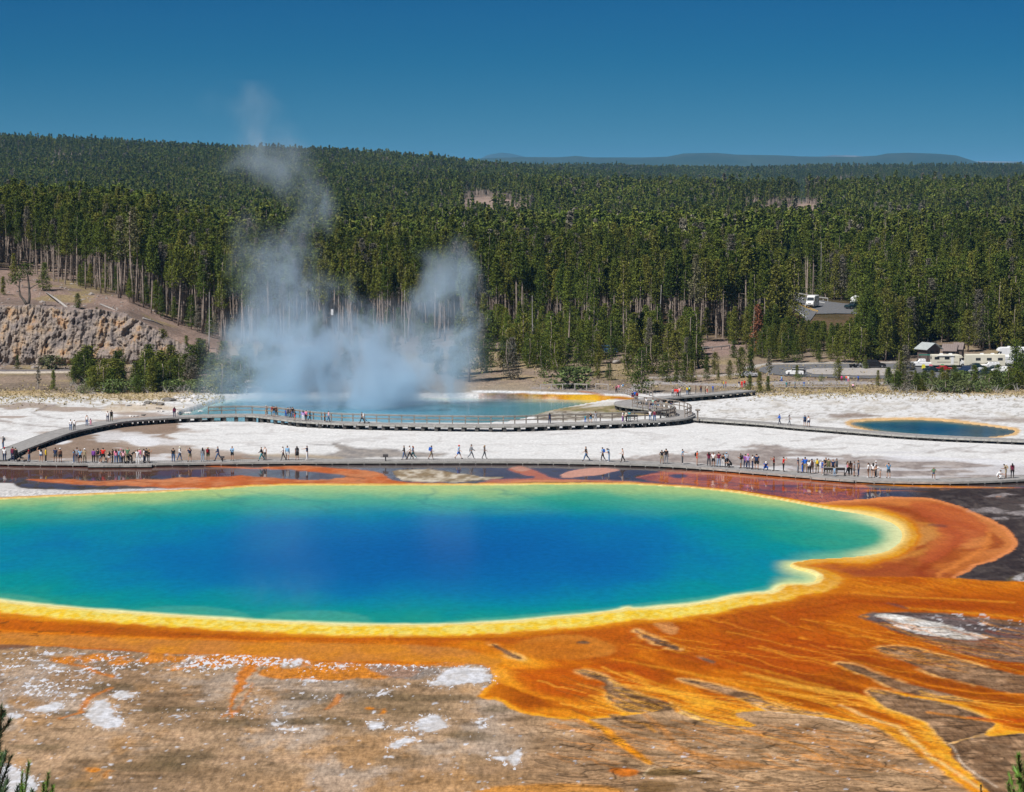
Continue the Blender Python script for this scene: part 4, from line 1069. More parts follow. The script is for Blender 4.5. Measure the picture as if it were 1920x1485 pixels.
for i in range(6):
    make_variant('tall%d' % i, 14.0, [.56, .48, .62, .46, .53, .66][i], [1.6, 1.85, 1.4, 1.95, 1.7, 1.35][i], 130, 15, .165, 'tall', .16, 100 + i, stubs=14)
for i in range(4):
    make_variant('med%d' % i, 10.0, [.10, .16, .07, .22][i], [2.3, 2.6, 2.1, 2.2][i], 200, 15, .165, 'med', .15, 200 + i, stubs=2)
for i in range(4):
    make_variant('young%d' % i, 5.0, .04, [1.35, 1.6, 1.2, 1.75][i], 140, 15, .115, 'young', .09, 300 + i, stubs=0)
for i in range(3):
    make_variant('midtall%d' % i, 14.0, [.50, .42, .55][i], [1.45, 1.7, 1.3][i], 80, 9, .28, 'tall', .15, 400 + i, tri=True, stubs=3, n=4, needles=MAT_PINEF)
for i in range(3):
    make_variant('far%d' % i, 14.0, [.35, .28, .4][i], [1.7, 1.9, 1.5][i], 46, 6, .40, 'tall', .16, 500 + i, tri=True, stubs=0, n=3, needles=MAT_PINEF)
make_variant('snag0', 11.0, .5, .1, 3, 1, .02, 'tall', .13, 601, stubs=26, bark=MAT_GREY)
make_variant('rust0', 9.0, .12, 1.9, 120, 8, .22, 'med', .14, 602, needles=MAT_DEAD, bark=MAT_GREY, stubs=6)
make_variant('bush0', 1.6, .02, 1.3, 90, 8, .13, 'round', .04, 701, needles=MAT_BUSH, stubs=0)
make_variant('bush1', 1.4, .02, 1.1, 60, 6, .10, 'round', .04, 702, needles=MAT_BUSH, stubs=0)
make_variant('thin0', 9.0, .30, 1.3, 70, 7, .20, 'tall', .12, 703, stubs=16, bark=MAT_GREY)

def tree(name, key, X, Y, hgt, label, group=None, cat='tree', rz=None, z=None, wide=1.0, lean=0.0):
    trunk, crown, Hh = VAR[key]
    zz = float(terrain(np.array([X]), np.array([Y]))[0]) if z is None else z
    o = empty(name, (X, Y, zz), rnd.uniform(0, 6.28) if rz is None else rz)
    o.rotation_euler.x = lean
    s = hgt / Hh
    o.scale = (s * wide, s * wide, s)
    tag(o, label, cat, group)
    mobj('trunk', trunk, o)
    if not key.startswith('snag'): mobj('crown', crown, o)
    return o

# ------------------------------------------------------------------ forest scatter
FE = (np.array([-300, 0, 60, 140, 200, 270, 330, 400, 480, 560, 640, 760, 860, 900, 1000, 1100, 1200, 1300, 1370, 1430, 1500, 1600, 1700, 1730, 1920, 2300]) - 960) / FPX
FD = np.array([522, 520, 515, 510, 500, 495, 488, 482, 478, 480, 484, 482, 478, 470, 465, 463, 464, 474, 486, 476, 466, 461, 458, 482, 480, 480.])
CLEAR = [[(1427,549),(1481,552),(1552,562),(1617,568),(1619,582),(1585,600),(1545,606),(1500,590),(1450,568)],
         [(1722,640),(1764,640),(1764,676),(1722,676)], [(1768,642),(1808,642),(1808,676),(1768,676)], [(1800,664),(1880,658),(1910,672),(1960,672),(1960,716),(1800,716)], [(1660,676),(1800,670),(1800,704),(1700,706)], [(-100,505),(40,502),(130,545),(190,570),(300,625),(395,662),(395,690),(-100,690)],
         [(1415,682),(1660,678),(1680,706),(1450,722),(1415,700)], [(1322,640),(1372,642),(1372,664),(1322,664)]]
def in_poly(x, y, P):
    c = np.zeros(x.shape, bool); n = len(P)
    for i in range(n):
        x1, y1 = P[i]; x2, y2 = P[(i + 1) % n]
        if y1 != y2:
            c ^= ((y1 > y) != (y2 > y)) & (x < (x2 - x1) * (y - y1) / (y2 - y1) + x1)
    return c

rg = np.random.default_rng(5)
cx, cyy = [], []
D = 456.0
while D < 5600:
    s = np.interp(D, [456, 520, 700, 1300, 2500, 5600], [2.5, 2.7, 3.3, 4.6, 7.0, 12.0])
    us = np.arange(-.232, .232, s / D)
    cx.append((us + rg.uniform(-.5, .5, len(us)) * s / D) * D)
    cyy.append(np.full(len(us), D) + rg.uniform(-.6, .6, len(us)) * s)
    D += s * (1.0 if D < 900 else 1.15)
TX = np.concatenate(cx); TY = np.concatenate(cyy)
tu_ = TX / TY
keep = TY > np.interp(tu_, FE, FD) + fbm(TX / 8, TY / 8, 801, 3) * 4
TX, TY = TX[keep], TY[keep]
TZz = terrain(TX, TY)
bx, by = project(TX, TY, TZz)
clump = fbm(TX / 30, TY / 30, 811, 3)
hs = (13.6 + clump * 3.0 + rg.normal(size=len(TX)) * 1.6) * np.where(bx < 420, .97, 1.0) * np.where(TY > 2000, 1.0, 1.0)
kindv = np.zeros(len(TX), int)      # 0 tall 1 medium 2 young
r1_ = rg.random(len(TX))
kindv[(bx > 880) & (TY < 497) & (r1_ < .80)] = 1
kindv[(bx > 1440) & (TY < 600) & (r1_ < .92)] = 1
kindv[(bx > 1440) & (TY < 720) & (r1_ < .45)] = 1
kindv[(bx <= 880) & (TY < np.interp(tu_[keep], FE, FD) + 9) & (r1_ < .30)] = 1
kindv[(TY < 500) & (r1_ > .93)] = 2
hs = np.where(kindv == 1, hs * .66 + (r1_ - .5) * 3, hs)
hs = np.where((kindv == 1) & (bx > 1440), hs * 1.12, hs)
hs = np.where((kindv == 1) & (bx <= 1440), hs * .68, hs)
hs = np.where(kindv == 2, 4 + 3 * rg.random(len(TX)), hs)
thin = ((bx > 880) & (bx < 1400) & (TY < 497) & (rg.random(len(TX)) < .45)) | ((bx > 420) & (bx <= 880) & (TY < 496) & (rg.random(len(TX)) < .5))
tx_top, ty_top = project(TX, TY, TZz + hs)
ok = ~thin
for P in CLEAR:
    for f in (0.0, .25, .5, .75, 1.0):
        ok &= ~in_poly(bx + 0 * f, by + (ty_top - by) * f, P)
for q in SCREE:
    c = np.mean(q, 0)
    big = [(c[0] + (x - c[0]) * 1.05, c[1] + (y - c[1]) * 1.05) for x, y in q]
    ok &= ~(in_poly(bx, by, big) & (rg.random(len(TX)) < .97))
    for sh_ in (9, 18, 27, 36, 45):
        ok &= ~(in_poly(bx, by, [(x, y + sh_) for x, y in q]) & (rg.random(len(TX)) < .93) & (TY > 900))
# leave out what nearer crowns hide
order = np.argsort(TY)
binw = 3.0
nb = int(2600 / binw)
hor = np.full(nb, 9999.0)
vis = np.zeros(len(TX), bool)
bi = np.clip(((bx + 340) / binw).astype(int), 0, nb - 1)
for j in order:
    if not ok[j]: continue
    b_ = bi[j]
    if ty_top[j] < hor[b_] + 14:
        vis[j] = True
        hh_ = (by[j] - ty_top[j])
        lvl = ty_top[j] + hh_ * .38
        w_ = max(0, int(.7 * 1.2 * FPX / TY[j] / binw))
        for q_ in range(max(0, b_ - w_), min(nb, b_ + w_ + 1)):
            if lvl < hor[q_]: hor[q_] = hor[q_] * .4 + lvl * .6
near_keep = ok & (TY < 620)
sel = vis | near_keep
TX, TY, TZz, hs, kindv, bx, by = [a[sel] for a in (TX, TY, TZz, hs, kindv, bx, by)]
print('trees', len(TX), 'near', (TY < 620).sum())

# the 230 pines of the front ranks that show largest stand as things of their own
o_ = np.argsort(TY + 0 * bx)
vis_frame = (bx > -40) & (bx < 1960)
front = [j for j in o_ if vis_frame[j] and kindv[j] != 2][:235]
fset = np.zeros(len(TX), bool); fset[front] = True
# also pick the tallest line above the cliff
leftj = [j for j in o_ if vis_frame[j] and bx[j] < 400 and not fset[j]][:60]
fset[leftj] = True
def region(px):
    if px < 400: return 'in the forest edge above the rocky bluff'
    if px < 900: return 'in the forest edge behind the steam'
    if px < 1200: return 'behind the crater lake, right of the steam'
    if px < 1430: return 'on the bank below the tall forest, before the car park'
    return 'in the woods around the car park and road'
for j in list(front) + list(leftj):
    k = kindv[j]; i = int(rg.integers(0, 6 if k == 0 else 4))
    reg = region(bx[j])
    if k == 0:
        nm, lb, gp = 'lodgepole_pine', 'tall lodgepole pine with bare grey trunk and narrow crown ' + reg, 'tall pines ' + reg
    else:
        nm, lb, gp = 'pine_tree', 'bushy green pine branched nearly to the ground ' + reg, 'bushy pines ' + reg
    tree(nm, ('tall%d' if k == 0 else 'med%d') % i, TX[j], TY[j], hs[j], ' '.join(lb.split()[:16]), gp, z=TZz[j])

# the rest of the forest
src = bpy.data.collections.new('forest_sources')
keys = ['tall%d' % i for i in range(6)] + ['med%d' % i for i in range(4)] + ['young%d' % i for i in range(4)] + ['midtall%d' % i for i in range(3)] + ['far%d' % i for i in range(3)]
for i, k in enumerate(keys):
    trunk, crown, Hh = VAR[k]
    bm = bmesh.new(); bm.from_mesh(trunk); 
    me = bpy.data.meshes.new('forest_source'); bm.to_mesh(me); bm.free()
    nv = len(me.vertices)
    # join trunk and crown with numpy
    cv = np.zeros(len(crown.vertices) * 3, np.float32); crown.vertices.foreach_get('co', cv)
    tv = np.zeros(nv * 3, np.float32); trunk.vertices.foreach_get('co', tv)
    fs = [tuple(p.vertices) for p in trunk.polygons]
    kk_ = len(crown.polygons[0].vertices)
    nf = len(fs)
    cf = (np.arange(len(cv) // 3).reshape(-1, kk_) + nv).tolist()
    me = bpy.data.meshes.new('forest_source')
    me.from_pydata(np.concatenate([tv, cv]).reshape(-1, 3).tolist(), [], fs + cf)
    me.materials.append(trunk.materials[0]); me.materials.append(crown.materials[0])
    me.polygons.foreach_set('material_index', [0] * nf + [1] * len(cf))
    so = bpy.data.objects.new('source_%02d' % i, me); src.objects.link(so)

def scatter(name, X, Y, Z, h, idx, rz, wid):
    me = bpy.data.meshes.new(name)
    me.from_pydata(np.stack([X, Y, Z - .3], 1).tolist(), [], [])
    n = len(X)
    a = me.attributes.new('size', 'FLOAT_VECTOR', 'POINT'); s = h / np.where((idx >= 6) & (idx < 10), 10.0, np.where((idx >= 10) & (idx < 14), 5.0, 14.0))
    a.data.foreach_set('vector', np.stack([s * wid, s * wid, s], 1).astype(np.float32).ravel())
    a = me.attributes.new('turn', 'FLOAT_VECTOR', 'POINT'); a.data.foreach_set('vector', np.stack([rg.normal(size=n) * .02, rg.normal(size=n) * .02, rz], 1).astype(np.float32).ravel())
    a = me.attributes.new('pick', 'INT', 'POINT'); a.data.foreach_set('value', idx.astype(np.int32))
    o = bpy.data.objects.new(name, me); COL.objects.link(o); o['kind'] = 'stuff'
    ng = bpy.data.node_groups.new('scatter_trees', 'GeometryNodeTree')
    ng.interface.new_socket('Geometry', in_out='INPUT', socket_type='NodeSocketGeometry')
    ng.interface.new_socket('Geometry', in_out='OUTPUT', socket_type='NodeSocketGeometry')
    gi = ng.nodes.new('NodeGroupInput'); go = ng.nodes.new('NodeGroupOutput')
    iop = ng.nodes.new('GeometryNodeInstanceOnPoints'); ci = ng.nodes.new('GeometryNodeCollectionInfo')
    ci.inputs['Collection'].default_value = src; ci.inputs['Separate Children'].default_value = True; ci.inputs['Reset Children'].default_value = True
    iop.inputs['Pick Instance'].default_value = True
    def attr(nm, ty):
        q = ng.nodes.new('GeometryNodeInputNamedAttribute'); q.data_type = ty; q.inputs['Name'].default_value = nm; return q
    A = attr('size', 'FLOAT_VECTOR'); B = attr('turn', 'FLOAT_VECTOR'); C = attr('pick', 'INT')
    ng.links.new(gi.outputs[0], iop.inputs['Points']); ng.links.new(ci.outputs[0], iop.inputs['Instance'])
    ng.links.new(A.outputs['Attribute'], iop.inputs['Scale'])
    e2r = ng.nodes.new('FunctionNodeEulerToRotation'); ng.links.new(B.outputs['Attribute'], e2r.inputs[0]); ng.links.new(e2r.outputs[0], iop.inputs['Rotation'])
    ng.links.new(C.outputs['Attribute'], iop.inputs['Instance Index'])
    ng.links.new(iop.outputs[0], go.inputs[0])
    md = o.modifiers.new('scatter', 'NODES'); md.node_group = ng
    return o
r = ~fset
n = len(TX)
idx = np.where(TY < 640, np.where(kindv == 0, rg.integers(0, 6, n), np.where(kindv == 1, 6 + rg.integers(0, 4, n), 10 + rg.integers(0, 4, n))),
      np.where(TY < 1300, np.where(kindv == 1, 6 + rg.integers(0, 4, n), 14 + rg.integers(0, 3, n)), 17 + rg.integers(0, 3, n)))
wid = rg.uniform(.85, 1.2, n) * np.interp(TY, [600, 1500, 3000, 5000], [1, 1.05, 1.3, 1.6])
rz = rg.uniform(0, 6.28, n)
m1 = r & (TY < 2000); m2 = r & (TY >= 2000)
scatter('pine_forest', TX[m1], TY[m1], TZz[m1], hs[m1], idx[m1], rz[m1], wid[m1])
scatter('hillside_forest', TX[m2], TY[m2], TZz[m2], hs[m2], idx[m2], rz[m2], wid[m2])
# ------------------------------------------------------------------ rock bluff on the left
def bluff():
    cpx = np.concatenate([np.linspace(-330, -60, 60), np.linspace(-59, 430, 420)]); nt_ = 150
    u = (cpx - 960) / FPX
    t = np.linspace(-.12, 1.22, nt_)
    U, T = np.meshgrid(u, t)
    hc = np.interp(U, CLIFF_C, CLIFF_H) + .4
    Tc = np.clip(T, 0, 1)
    Y0 = 461.5 + 6.5 * Tc + np.clip(T - 1, 0, 1) * 42
    X = U * Y0
    Z = .5 + hc * np.clip(T, -.12, 1) ** 1.0
    jn = .5 + .5 * fbm(X * .9, Z * .28, 901, 3)
    ver = 1 - np.abs(fbm(X * .55 + fbm(X / 3, Z / 3, 905, 2), Z * .16, 911, 4)) * 2.2
    blk = vnoise(np.floor(X * .9 + fbm(X / 2, Z / 2, 931, 2) * 1.2) * 7.3, np.floor(Z * .7 + fbm(X, Z, 933, 2) * .9 + X * .1) * 3.1, 921)
    fine_ = fbm(X * 1.6, Z * 1.5, 941, 4)
    env = np.clip(Tc * 6, 0, 1) * ss(1.20, .96, T) * np.clip(hc / 5, .15, 1)
    ver2 = 1 - np.abs(fbm(X * 1.3 + fbm(X, Z / 2, 906, 2) * .6, Z * .22, 912, 3)) * 3
    out = (ver * 1.2 + ver2 * .45 + blk * .55 + fine_ * .75 + jn * .5) * env * .8
    Y = Y0 - out - .3 * env
    Z = Z + (fbm(X / 3, Y0 / 3, 951, 3) * .8 + fine_ * .25) * env * ss(.5, 1.0, T)
    Zb = terrain(X, Y0) + .03
    k = ss(1.02, 1.2, T)
    Z = Z * (1 - k) + (Zb - .10) * k
    o = fan_mesh('rock_bluff', X, Y, Z)
    m, nt, b = mat_new('bluff_rock')
    L = nt.links
    geo = N(nt, 'ShaderNodeNewGeometry')
    mp = N(nt, 'ShaderNodeMapping'); mp.inputs['Scale'].default_value = (1, 1, .45); L.new(geo.outputs['Position'], mp.inputs[0])
    n1 = N(nt, 'ShaderNodeTexNoise', i_Scale=.45, i_Detail=6.0, i_Roughness=.62); L.new(mp.outputs[0], n1.inputs['Vector'])
    n2 = N(nt, 'ShaderNodeTexNoise', i_Scale=2.2, i_Detail=6.0, i_Roughness=.7); L.new(geo.outputs['Position'], n2.inputs['Vector'])
    cr = N(nt, 'ShaderNodeValToRGB'); L.new(n1.outputs['Fac'], cr.inputs[0])
    e = cr.color_ramp.elements; e[0].position = .36; e[0].color = (.17, .145, .135, 1); e[1].position = .50; e[1].color = (.30, .245, .205, 1)
    q = e.new(.57); q.color = (.34, .26, .19, 1); q = e.new(.66); q.color = (.42, .25, .13, 1); q = e.new(.72); q.color = (.28, .235, .21, 1)
    mr = N(nt, 'ShaderNodeMapRange'); L.new(n2.outputs['Fac'], mr.inputs[0]); mr.inputs[1].default_value = .3; mr.inputs[2].default_value = .7; mr.inputs[3].default_value = .6; mr.inputs[4].default_value = 1.3
    # flat and gentle faces carry the grey soil of the slope
    sx = N(nt, 'ShaderNodeSeparateXYZ'); L.new(geo.outputs['Normal'], sx.inputs[0])
    fl = N(nt, 'ShaderNodeMapRange'); L.new(sx.outputs['Z'], fl.inputs[0]); fl.inputs[1].default_value = .72; fl.inputs[2].default_value = .92
    mx = N(nt, 'ShaderNodeMix', data_type='RGBA'); L.new(fl.outputs[0], mx.inputs[0]); L.new(cr.outputs[0], mx.inputs[6]); mx.inputs[7].default_value = (.27, .215, .19, 1)
    sc = N(nt, 'ShaderNodeVectorMath', operation='SCALE'); L.new(mx.outputs[2], sc.inputs[0]); L.new(mr.outputs[0], sc.inputs['Scale'])
    L.new(sc.outputs[0], b.inputs['Base Color']); b.inputs['Roughness'].default_value = .95; b.inputs['Specular IOR Level'].default_value = .1
    bp = N(nt, 'ShaderNodeBump', i_Strength=.8, i_Distance=.35); L.new(n2.outputs['Fac'], bp.inputs['Height']); L.new(bp.outputs[0], b.inputs['Normal'])
    o.data.materials.append(m)
    o['kind'] = 'structure'
bluff()

MAT_ROCK = simple('grey_rock', (.26, .225, .20), .95, .35, 1.5, bump=.5)
MAT_DROCK = simple('dark_ledge_rock', (.15, .135, .12), .95, .4, 1.2, bump=.5)
MAT_SINTER = simple('pale_sinter_rock', (.55, .52, .49), .9, .25, 1.5, bump=.4)
def rock_mb(mb, c, s, rg_, flat=.6, mi=0):
    bm = bmesh.new(); bmesh.ops.create_icosphere(bm, subdivisions=1, radius=1)
    k = rg_.uniform(.7, 1.3, 3)
    vs = []
    for v in bm.verts:
        j = 1 + rg_.uniform(-.22, .22)
        vs.append((c[0] + v.co.x * s * k[0] * j, c[1] + v.co.y * s * k[1] * j, c[2] + v.co.z * s * k[2] * j * flat))
    fs = [tuple(v.index for v in f.verts) for f in bm.faces]
    bm.free(); mb.add(vs, fs, mi)

# loose stones at the bluff foot and on its slope: nobody could count them
rg2 = np.random.default_rng(77)
mb = MB()
for _ in range(420):
    px = rg2.uniform(-60, 420); py = rg2.uniform(672, 694) if rg2.random() < .45 else rg2.uniform(520, 600)
    if py < 600 and px > 330: continue
    x, y, z = on_ground(px, py, d0=455)
    rock_mb(mb, (x, y, z), rg2.uniform(.1, .42) * (1 + (rg2.random() < .07) * 1.2), rg2)
mb.build('scattered_stones', MAT_ROCK)['kind'] = 'stuff'
# undercut ledges at the lip of the crater lake
LEDGE = [(285,757,12,1.0,'d'),(262,760,8,.7,'g'),(240,761,6,.6,'g'),(300,759,10,1.1,'d'),(322,752,12,1.4,'d'),(335,748,8,1.0,'g'),(350,752,10,1.0,'g'),(362,746,6,1.1,'g'),
         (250,781,8,.5,'g'),(268,779,6,.5,'d'),(300,772,10,.5,'g'),(325,774,9,.5,'g'),(350,775,9,.5,'g'),(375,772,8,.4,'g'),(296,766,7,.4,'d'),(330,768,7,.5,'g')]
for i, (px, py, w, s, k) in enumerate(LEDGE):
    x, y = on_plane(px, py)
    mb = MB()
    for q in range(4):
        rock_mb(mb, (x + rg2.uniform(-.5, .5) * w * .12, y + rg2.uniform(-.6, .6), .1 * s), s * .75 * rg2.uniform(.6, 1), rg2, .45)
    o = mb.build('rock_ledge', MAT_DROCK if k == 'd' else MAT_SINTER)
    tag(o, ('dark undercut rock ledge' if k == 'd' else 'pale broken sinter ledge') + ' on the left lip of the steaming crater lake', 'rock', ('dark' if k == 'd' else 'pale') + ' ledges at the crater lip')

# ------------------------------------------------------------------ boardwalks
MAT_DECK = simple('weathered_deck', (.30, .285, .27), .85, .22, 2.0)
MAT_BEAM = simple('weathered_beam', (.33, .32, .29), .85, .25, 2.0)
MAT_DARKW = simple('dark_timber', (.085, .08, .075), .9, .3, 2.0)  # dark wood of the support blocks, stringers and platform sleepers
MAT_RAIL = simple('rail_timber', (.25, .21, .175), .85, .25, 2.0)
MAT_METAL = simple('dark_metal', (.04, .035, .035), .5, .1, 4.0)

def resample(P, step):
    P = [Vector((p[0], p[1], 0)) for p in P]
    Q = []
    for i in range(len(P) - 1):
        p0 = P[max(i - 1, 0)]; p1 = P[i]; p2 = P[i + 1]; p3 = P[min(i + 2, len(P) - 1)]
        n = max(2, int((p2 - p1).length / .25))
        for k in range(n):
            t = k / n
            Q.append(.5 * ((2 * p1) + (p2 - p0) * t + (2 * p0 - 5 * p1 + 4 * p2 - p3) * t * t + (3 * p1 - p0 - 3 * p2 + p3) * t ** 3))
    Q.append(P[-1])
    L = [0]
    for i in range(1, len(Q)): L.append(L[-1] + (Q[i] - Q[i - 1]).length)
    n = max(1, round(L[-1] / step)); out = []
    j = 0
    for k in range(n + 1):
        s = L[-1] * k / n
        while j < len(Q) - 2 and L[j + 1] < s: j += 1
        t = (s - L[j]) / max(L[j + 1] - L[j], 1e-6)
        out.append(Q[j].lerp(Q[j + 1], min(max(t, 0), 1)))
    return out

def normals(P):
    R = []
    for i in range(len(P)):
        d = (P[min(i + 1, len(P) - 1)] - P[max(i - 1, 0)]).normalized()
        R.append(Vector((d.y, -d.x, 0)))       # right-hand side of travel
    return R

def boardwalk(name, label, pts, width, zd, seg=1.85, rails=(), feet='block', edge=True, z_fn=None):
    W = [on_plane(x, y, zd) for x, y in pts]
    root = empty(name, (W[0][0], W[0][1], 0)); tag(root, label, 'boardwalk')
    o0 = Vector((W[0][0], W[0][1], 0))
    zf = z_fn or (lambda p: zd)
    # planks across the walk
    P = resample(W, .235); NN = normals(P)
    mb = MB(); r = random.Random(len(pts))
    for i in range(len(P) - 1):
        a = P[i] - o0; b = P[i + 1] - o0; h = width / 2
        g = .02; d = (b - a)
        a2 = a + d * .04; b2 = b - d * .04
        z = zf(P[i]) - .03 + r.uniform(-.006, .006)
        na, nb_ = NN[i], NN[i + 1]
        vs = []
        for zz in (z - .05, z + .03):
            for p_, n_ in ((a2, na), (b2, nb_)):
                vs += [p_ + n_ * h + Vector((0, 0, zz)), p_ - n_ * h + Vector((0, 0, zz))]
        mb.add(vs, [(0, 1, 3, 2), (4, 6, 7, 5), (0, 4, 5, 1), (2, 3, 7, 6), (0, 2, 6, 4), (1, 5, 7, 3)])
    pk = mb.build('deck_boards', MAT_DECK, root); pk['kind'] = 'stuff'
    S = resample(W, seg); NS = normals(S)
    for sgn in (1, -1):
        for i in range(len(S) - 1):
            a = S[i] - o0 + NS[i] * sgn * (width / 2 + .035); b = S[i + 1] - o0 + NS[i + 1] * sgn * (width / 2 + .035)
            d = (b - a).normalized()
            if edge:
                m = MB().bar(a + d * .03 + Vector((0, 0, zf(S[i]) - .09)), b - d * .03 + Vector((0, 0, zf(S[i + 1]) - .09)), .06, .22)
                m.build('edge_board', MAT_BEAM, root)
    for i in range(len(S)):
        z = zf(S[i]); c = S[i] - o0
        zg = min(float(terrain(np.array([S[i].x]), np.array([S[i].y]))[0]), z - .2)
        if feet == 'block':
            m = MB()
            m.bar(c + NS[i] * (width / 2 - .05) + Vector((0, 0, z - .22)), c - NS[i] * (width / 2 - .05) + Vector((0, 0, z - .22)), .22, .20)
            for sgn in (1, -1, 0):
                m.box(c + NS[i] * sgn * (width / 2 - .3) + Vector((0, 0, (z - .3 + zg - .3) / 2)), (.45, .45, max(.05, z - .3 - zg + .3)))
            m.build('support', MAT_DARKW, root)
        else:
            m = MB().bar(c + NS[i] * (width / 2 + .06) + Vector((0, 0, z - .2)), c - NS[i] * (width / 2 + .06) + Vector((0, 0, z - .2)), .10, .22)
            m.build('sleeper', MAT_BEAM, root)
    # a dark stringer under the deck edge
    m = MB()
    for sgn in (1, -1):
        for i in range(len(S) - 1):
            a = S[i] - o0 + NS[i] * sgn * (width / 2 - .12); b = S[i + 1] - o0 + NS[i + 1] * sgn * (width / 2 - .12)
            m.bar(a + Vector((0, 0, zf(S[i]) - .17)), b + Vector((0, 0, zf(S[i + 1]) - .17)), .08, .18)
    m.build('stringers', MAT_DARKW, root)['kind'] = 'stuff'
    for sgn, i0, i1 in rails:
        n = len(S); a0 = int(i0 * (n - 1)); a1 = int(round(i1 * (n - 1)))
        for i in range(a0, a1 + 1):
            z = zf(S[i]); c = S[i] - o0 + NS[i] * sgn * (width / 2 + .12)
            MB().box(c + Vector((0, 0, z + .42)), (.12, .12, 1.3), rz=math.atan2(NS[i].y, NS[i].x)).build('rail_post', MAT_RAIL, root)
            if i < a1:
                e = S[i + 1] - o0 + NS[i + 1] * sgn * (width / 2 + .12); z2 = zf(S[i + 1])
                MB().bar(c + Vector((0, 0, z + 1.09)), e + Vector((0, 0, z2 + 1.09)), .17, .05).build('top_rail', MAT_BEAM, root)
                cc = c - NS[i] * sgn * .085; ee = e - NS[i + 1] * sgn * .085
                MB().bar(cc + Vector((0, 0, z + .96)), ee + Vector((0, 0, z2 + .96)), .05, .14).build('upper_rail', MAT_RAIL, root)
                MB().bar(cc + Vector((0, 0, z + .52)), ee + Vector((0, 0, z2 + .52)), .05, .14).build('lower_rail', MAT_RAIL, root)
    return root, S

ZN = .34
FRONT = [(-140,861),(-60,863),(0,864.5),(60,866),(165,867),(285,866.5),(400,865),(480,864),(700,863),(960,862.8),(1100,864.6),(1170,866.4),(1250,869.2),(1340,875),(1440,883.5),(1515,889.5),(1590,895),(1640,898.5),(1690,900),(1740,900.6),(1790,900.3),(1865,898),(1920,895),(2040,887)]
boardwalk('near_boardwalk', 'long low grey boardwalk crossing the flats just behind the big blue pool', FRONT, 3.1, ZN, 1.85, feet='sleeper')
# a wider viewing deck on the near walk, left
def deck_platform(label, quad, zd, mat=MAT_DECK):
    W = [on_plane(x, y, zd) for x, y in quad]
    root = empty('viewing_deck', (W[0][0], W[0][1], 0)); tag(root, label, 'boardwalk')
    o0 = Vector((W[0][0], W[0][1], 0)); A, B, C, D_ = [Vector((p[0], p[1], 0)) - o0 for p in W]
    L = (B - A).length; n = int(L / .235); m = MB()
    for i in range(n):
        t0 = (i + .04) / n; t1 = (i + .96) / n
        vs = []
        for z in (zd - .08, zd - .004):
            for t in (t0, t1): vs += [A.lerp(B, t) + Vector((0, 0, z)), D_.lerp(C, t) + Vector((0, 0, z))]
        m.add(vs, [(0, 1, 3, 2), (4, 6, 7, 5), (0, 4, 5, 1), (2, 3, 7, 6), (0, 2, 6, 4), (1, 5, 7, 3)])
    m.build('deck_boards', mat, root)['kind'] = 'stuff'
    k = max(1, round(L / 1.85))
    for i in range(k):
        a = A.lerp(B, i / k); b = A.lerp(B, (i + 1) / k); d = (b - a).normalized(); off = Vector((d.y, -d.x, 0)) * .05
        MB().bar(a + d * .03 + off + Vector((0, 0, zd - .1)), b - d * .03 + off + Vector((0, 0, zd - .1)), .06, .22).build('edge_board', MAT_BEAM, root)
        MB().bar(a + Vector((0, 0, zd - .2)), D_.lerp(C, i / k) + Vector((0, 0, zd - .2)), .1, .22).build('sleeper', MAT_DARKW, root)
    return root
deck_platform('shallow viewing deck widening the near boardwalk under the crowd at its left end', [(165,872.3),(285,872.0),(285,869.4),(165,869.6)], ZN - .004)
deck_platform('shallow viewing deck widening the near boardwalk below the bench', [(1522,894.6),(1602,900.4),(1602,897.4),(1522,891.4)], ZN - .004)

ZR = .78
def rise(a, b):            # the walk climbs from the flats
    ax = on_plane(*a)[0]; bx_ = on_plane(*b)[0]
    return lambda p: ZN + (ZR - ZN) * min(1, max(0, (p.x - ax) / (bx_ - ax)))
REAR = [(-10,858),(12,843),(37,834),(62,826),(92,816),(125,807),(150,801.5),(175,796.5),(212,790),(260,785.5),(330,781),(400,778.5),(465,777.5),(500,779.5),(545,785),(580,789),(650,792.5),(750,795),(850,796.5),(960,796.8),(1050,794),(1150,791),(1200,789),(1240,786.8),(1270,783.2),(1284,778),(1276,772.5),(1255,768.5),(1222,765),(1190,761.5),(1173,758),(1172,754.5),(1186,751.5),(1215,748),(1250,744.5),(1300,740.5),(1345,737),(1392,732.5),(1402,731.5)]
boardwalk('rear_boardwalk', 'raised grey boardwalk curving past the steaming crater lake to the car park path', REAR, 2.9, ZR, 1.75, rails=[(-1, .33, .775)], z_fn=rise((0, 850), (150, 800)))
RIGHT = [(1292,782.5),(1330,785.5),(1380,789),(1440,793.2),(1500,799),(1560,803.5),(1620,808.3),(1700,814.5),(1780,819),(1860,822.5),(1940,825.5),(2060,829)]
boardwalk('branch_boardwalk', 'low grey boardwalk branching right past the small turquoise pool on dark blocks', RIGHT, 2.5, ZR - .25, 1.75)
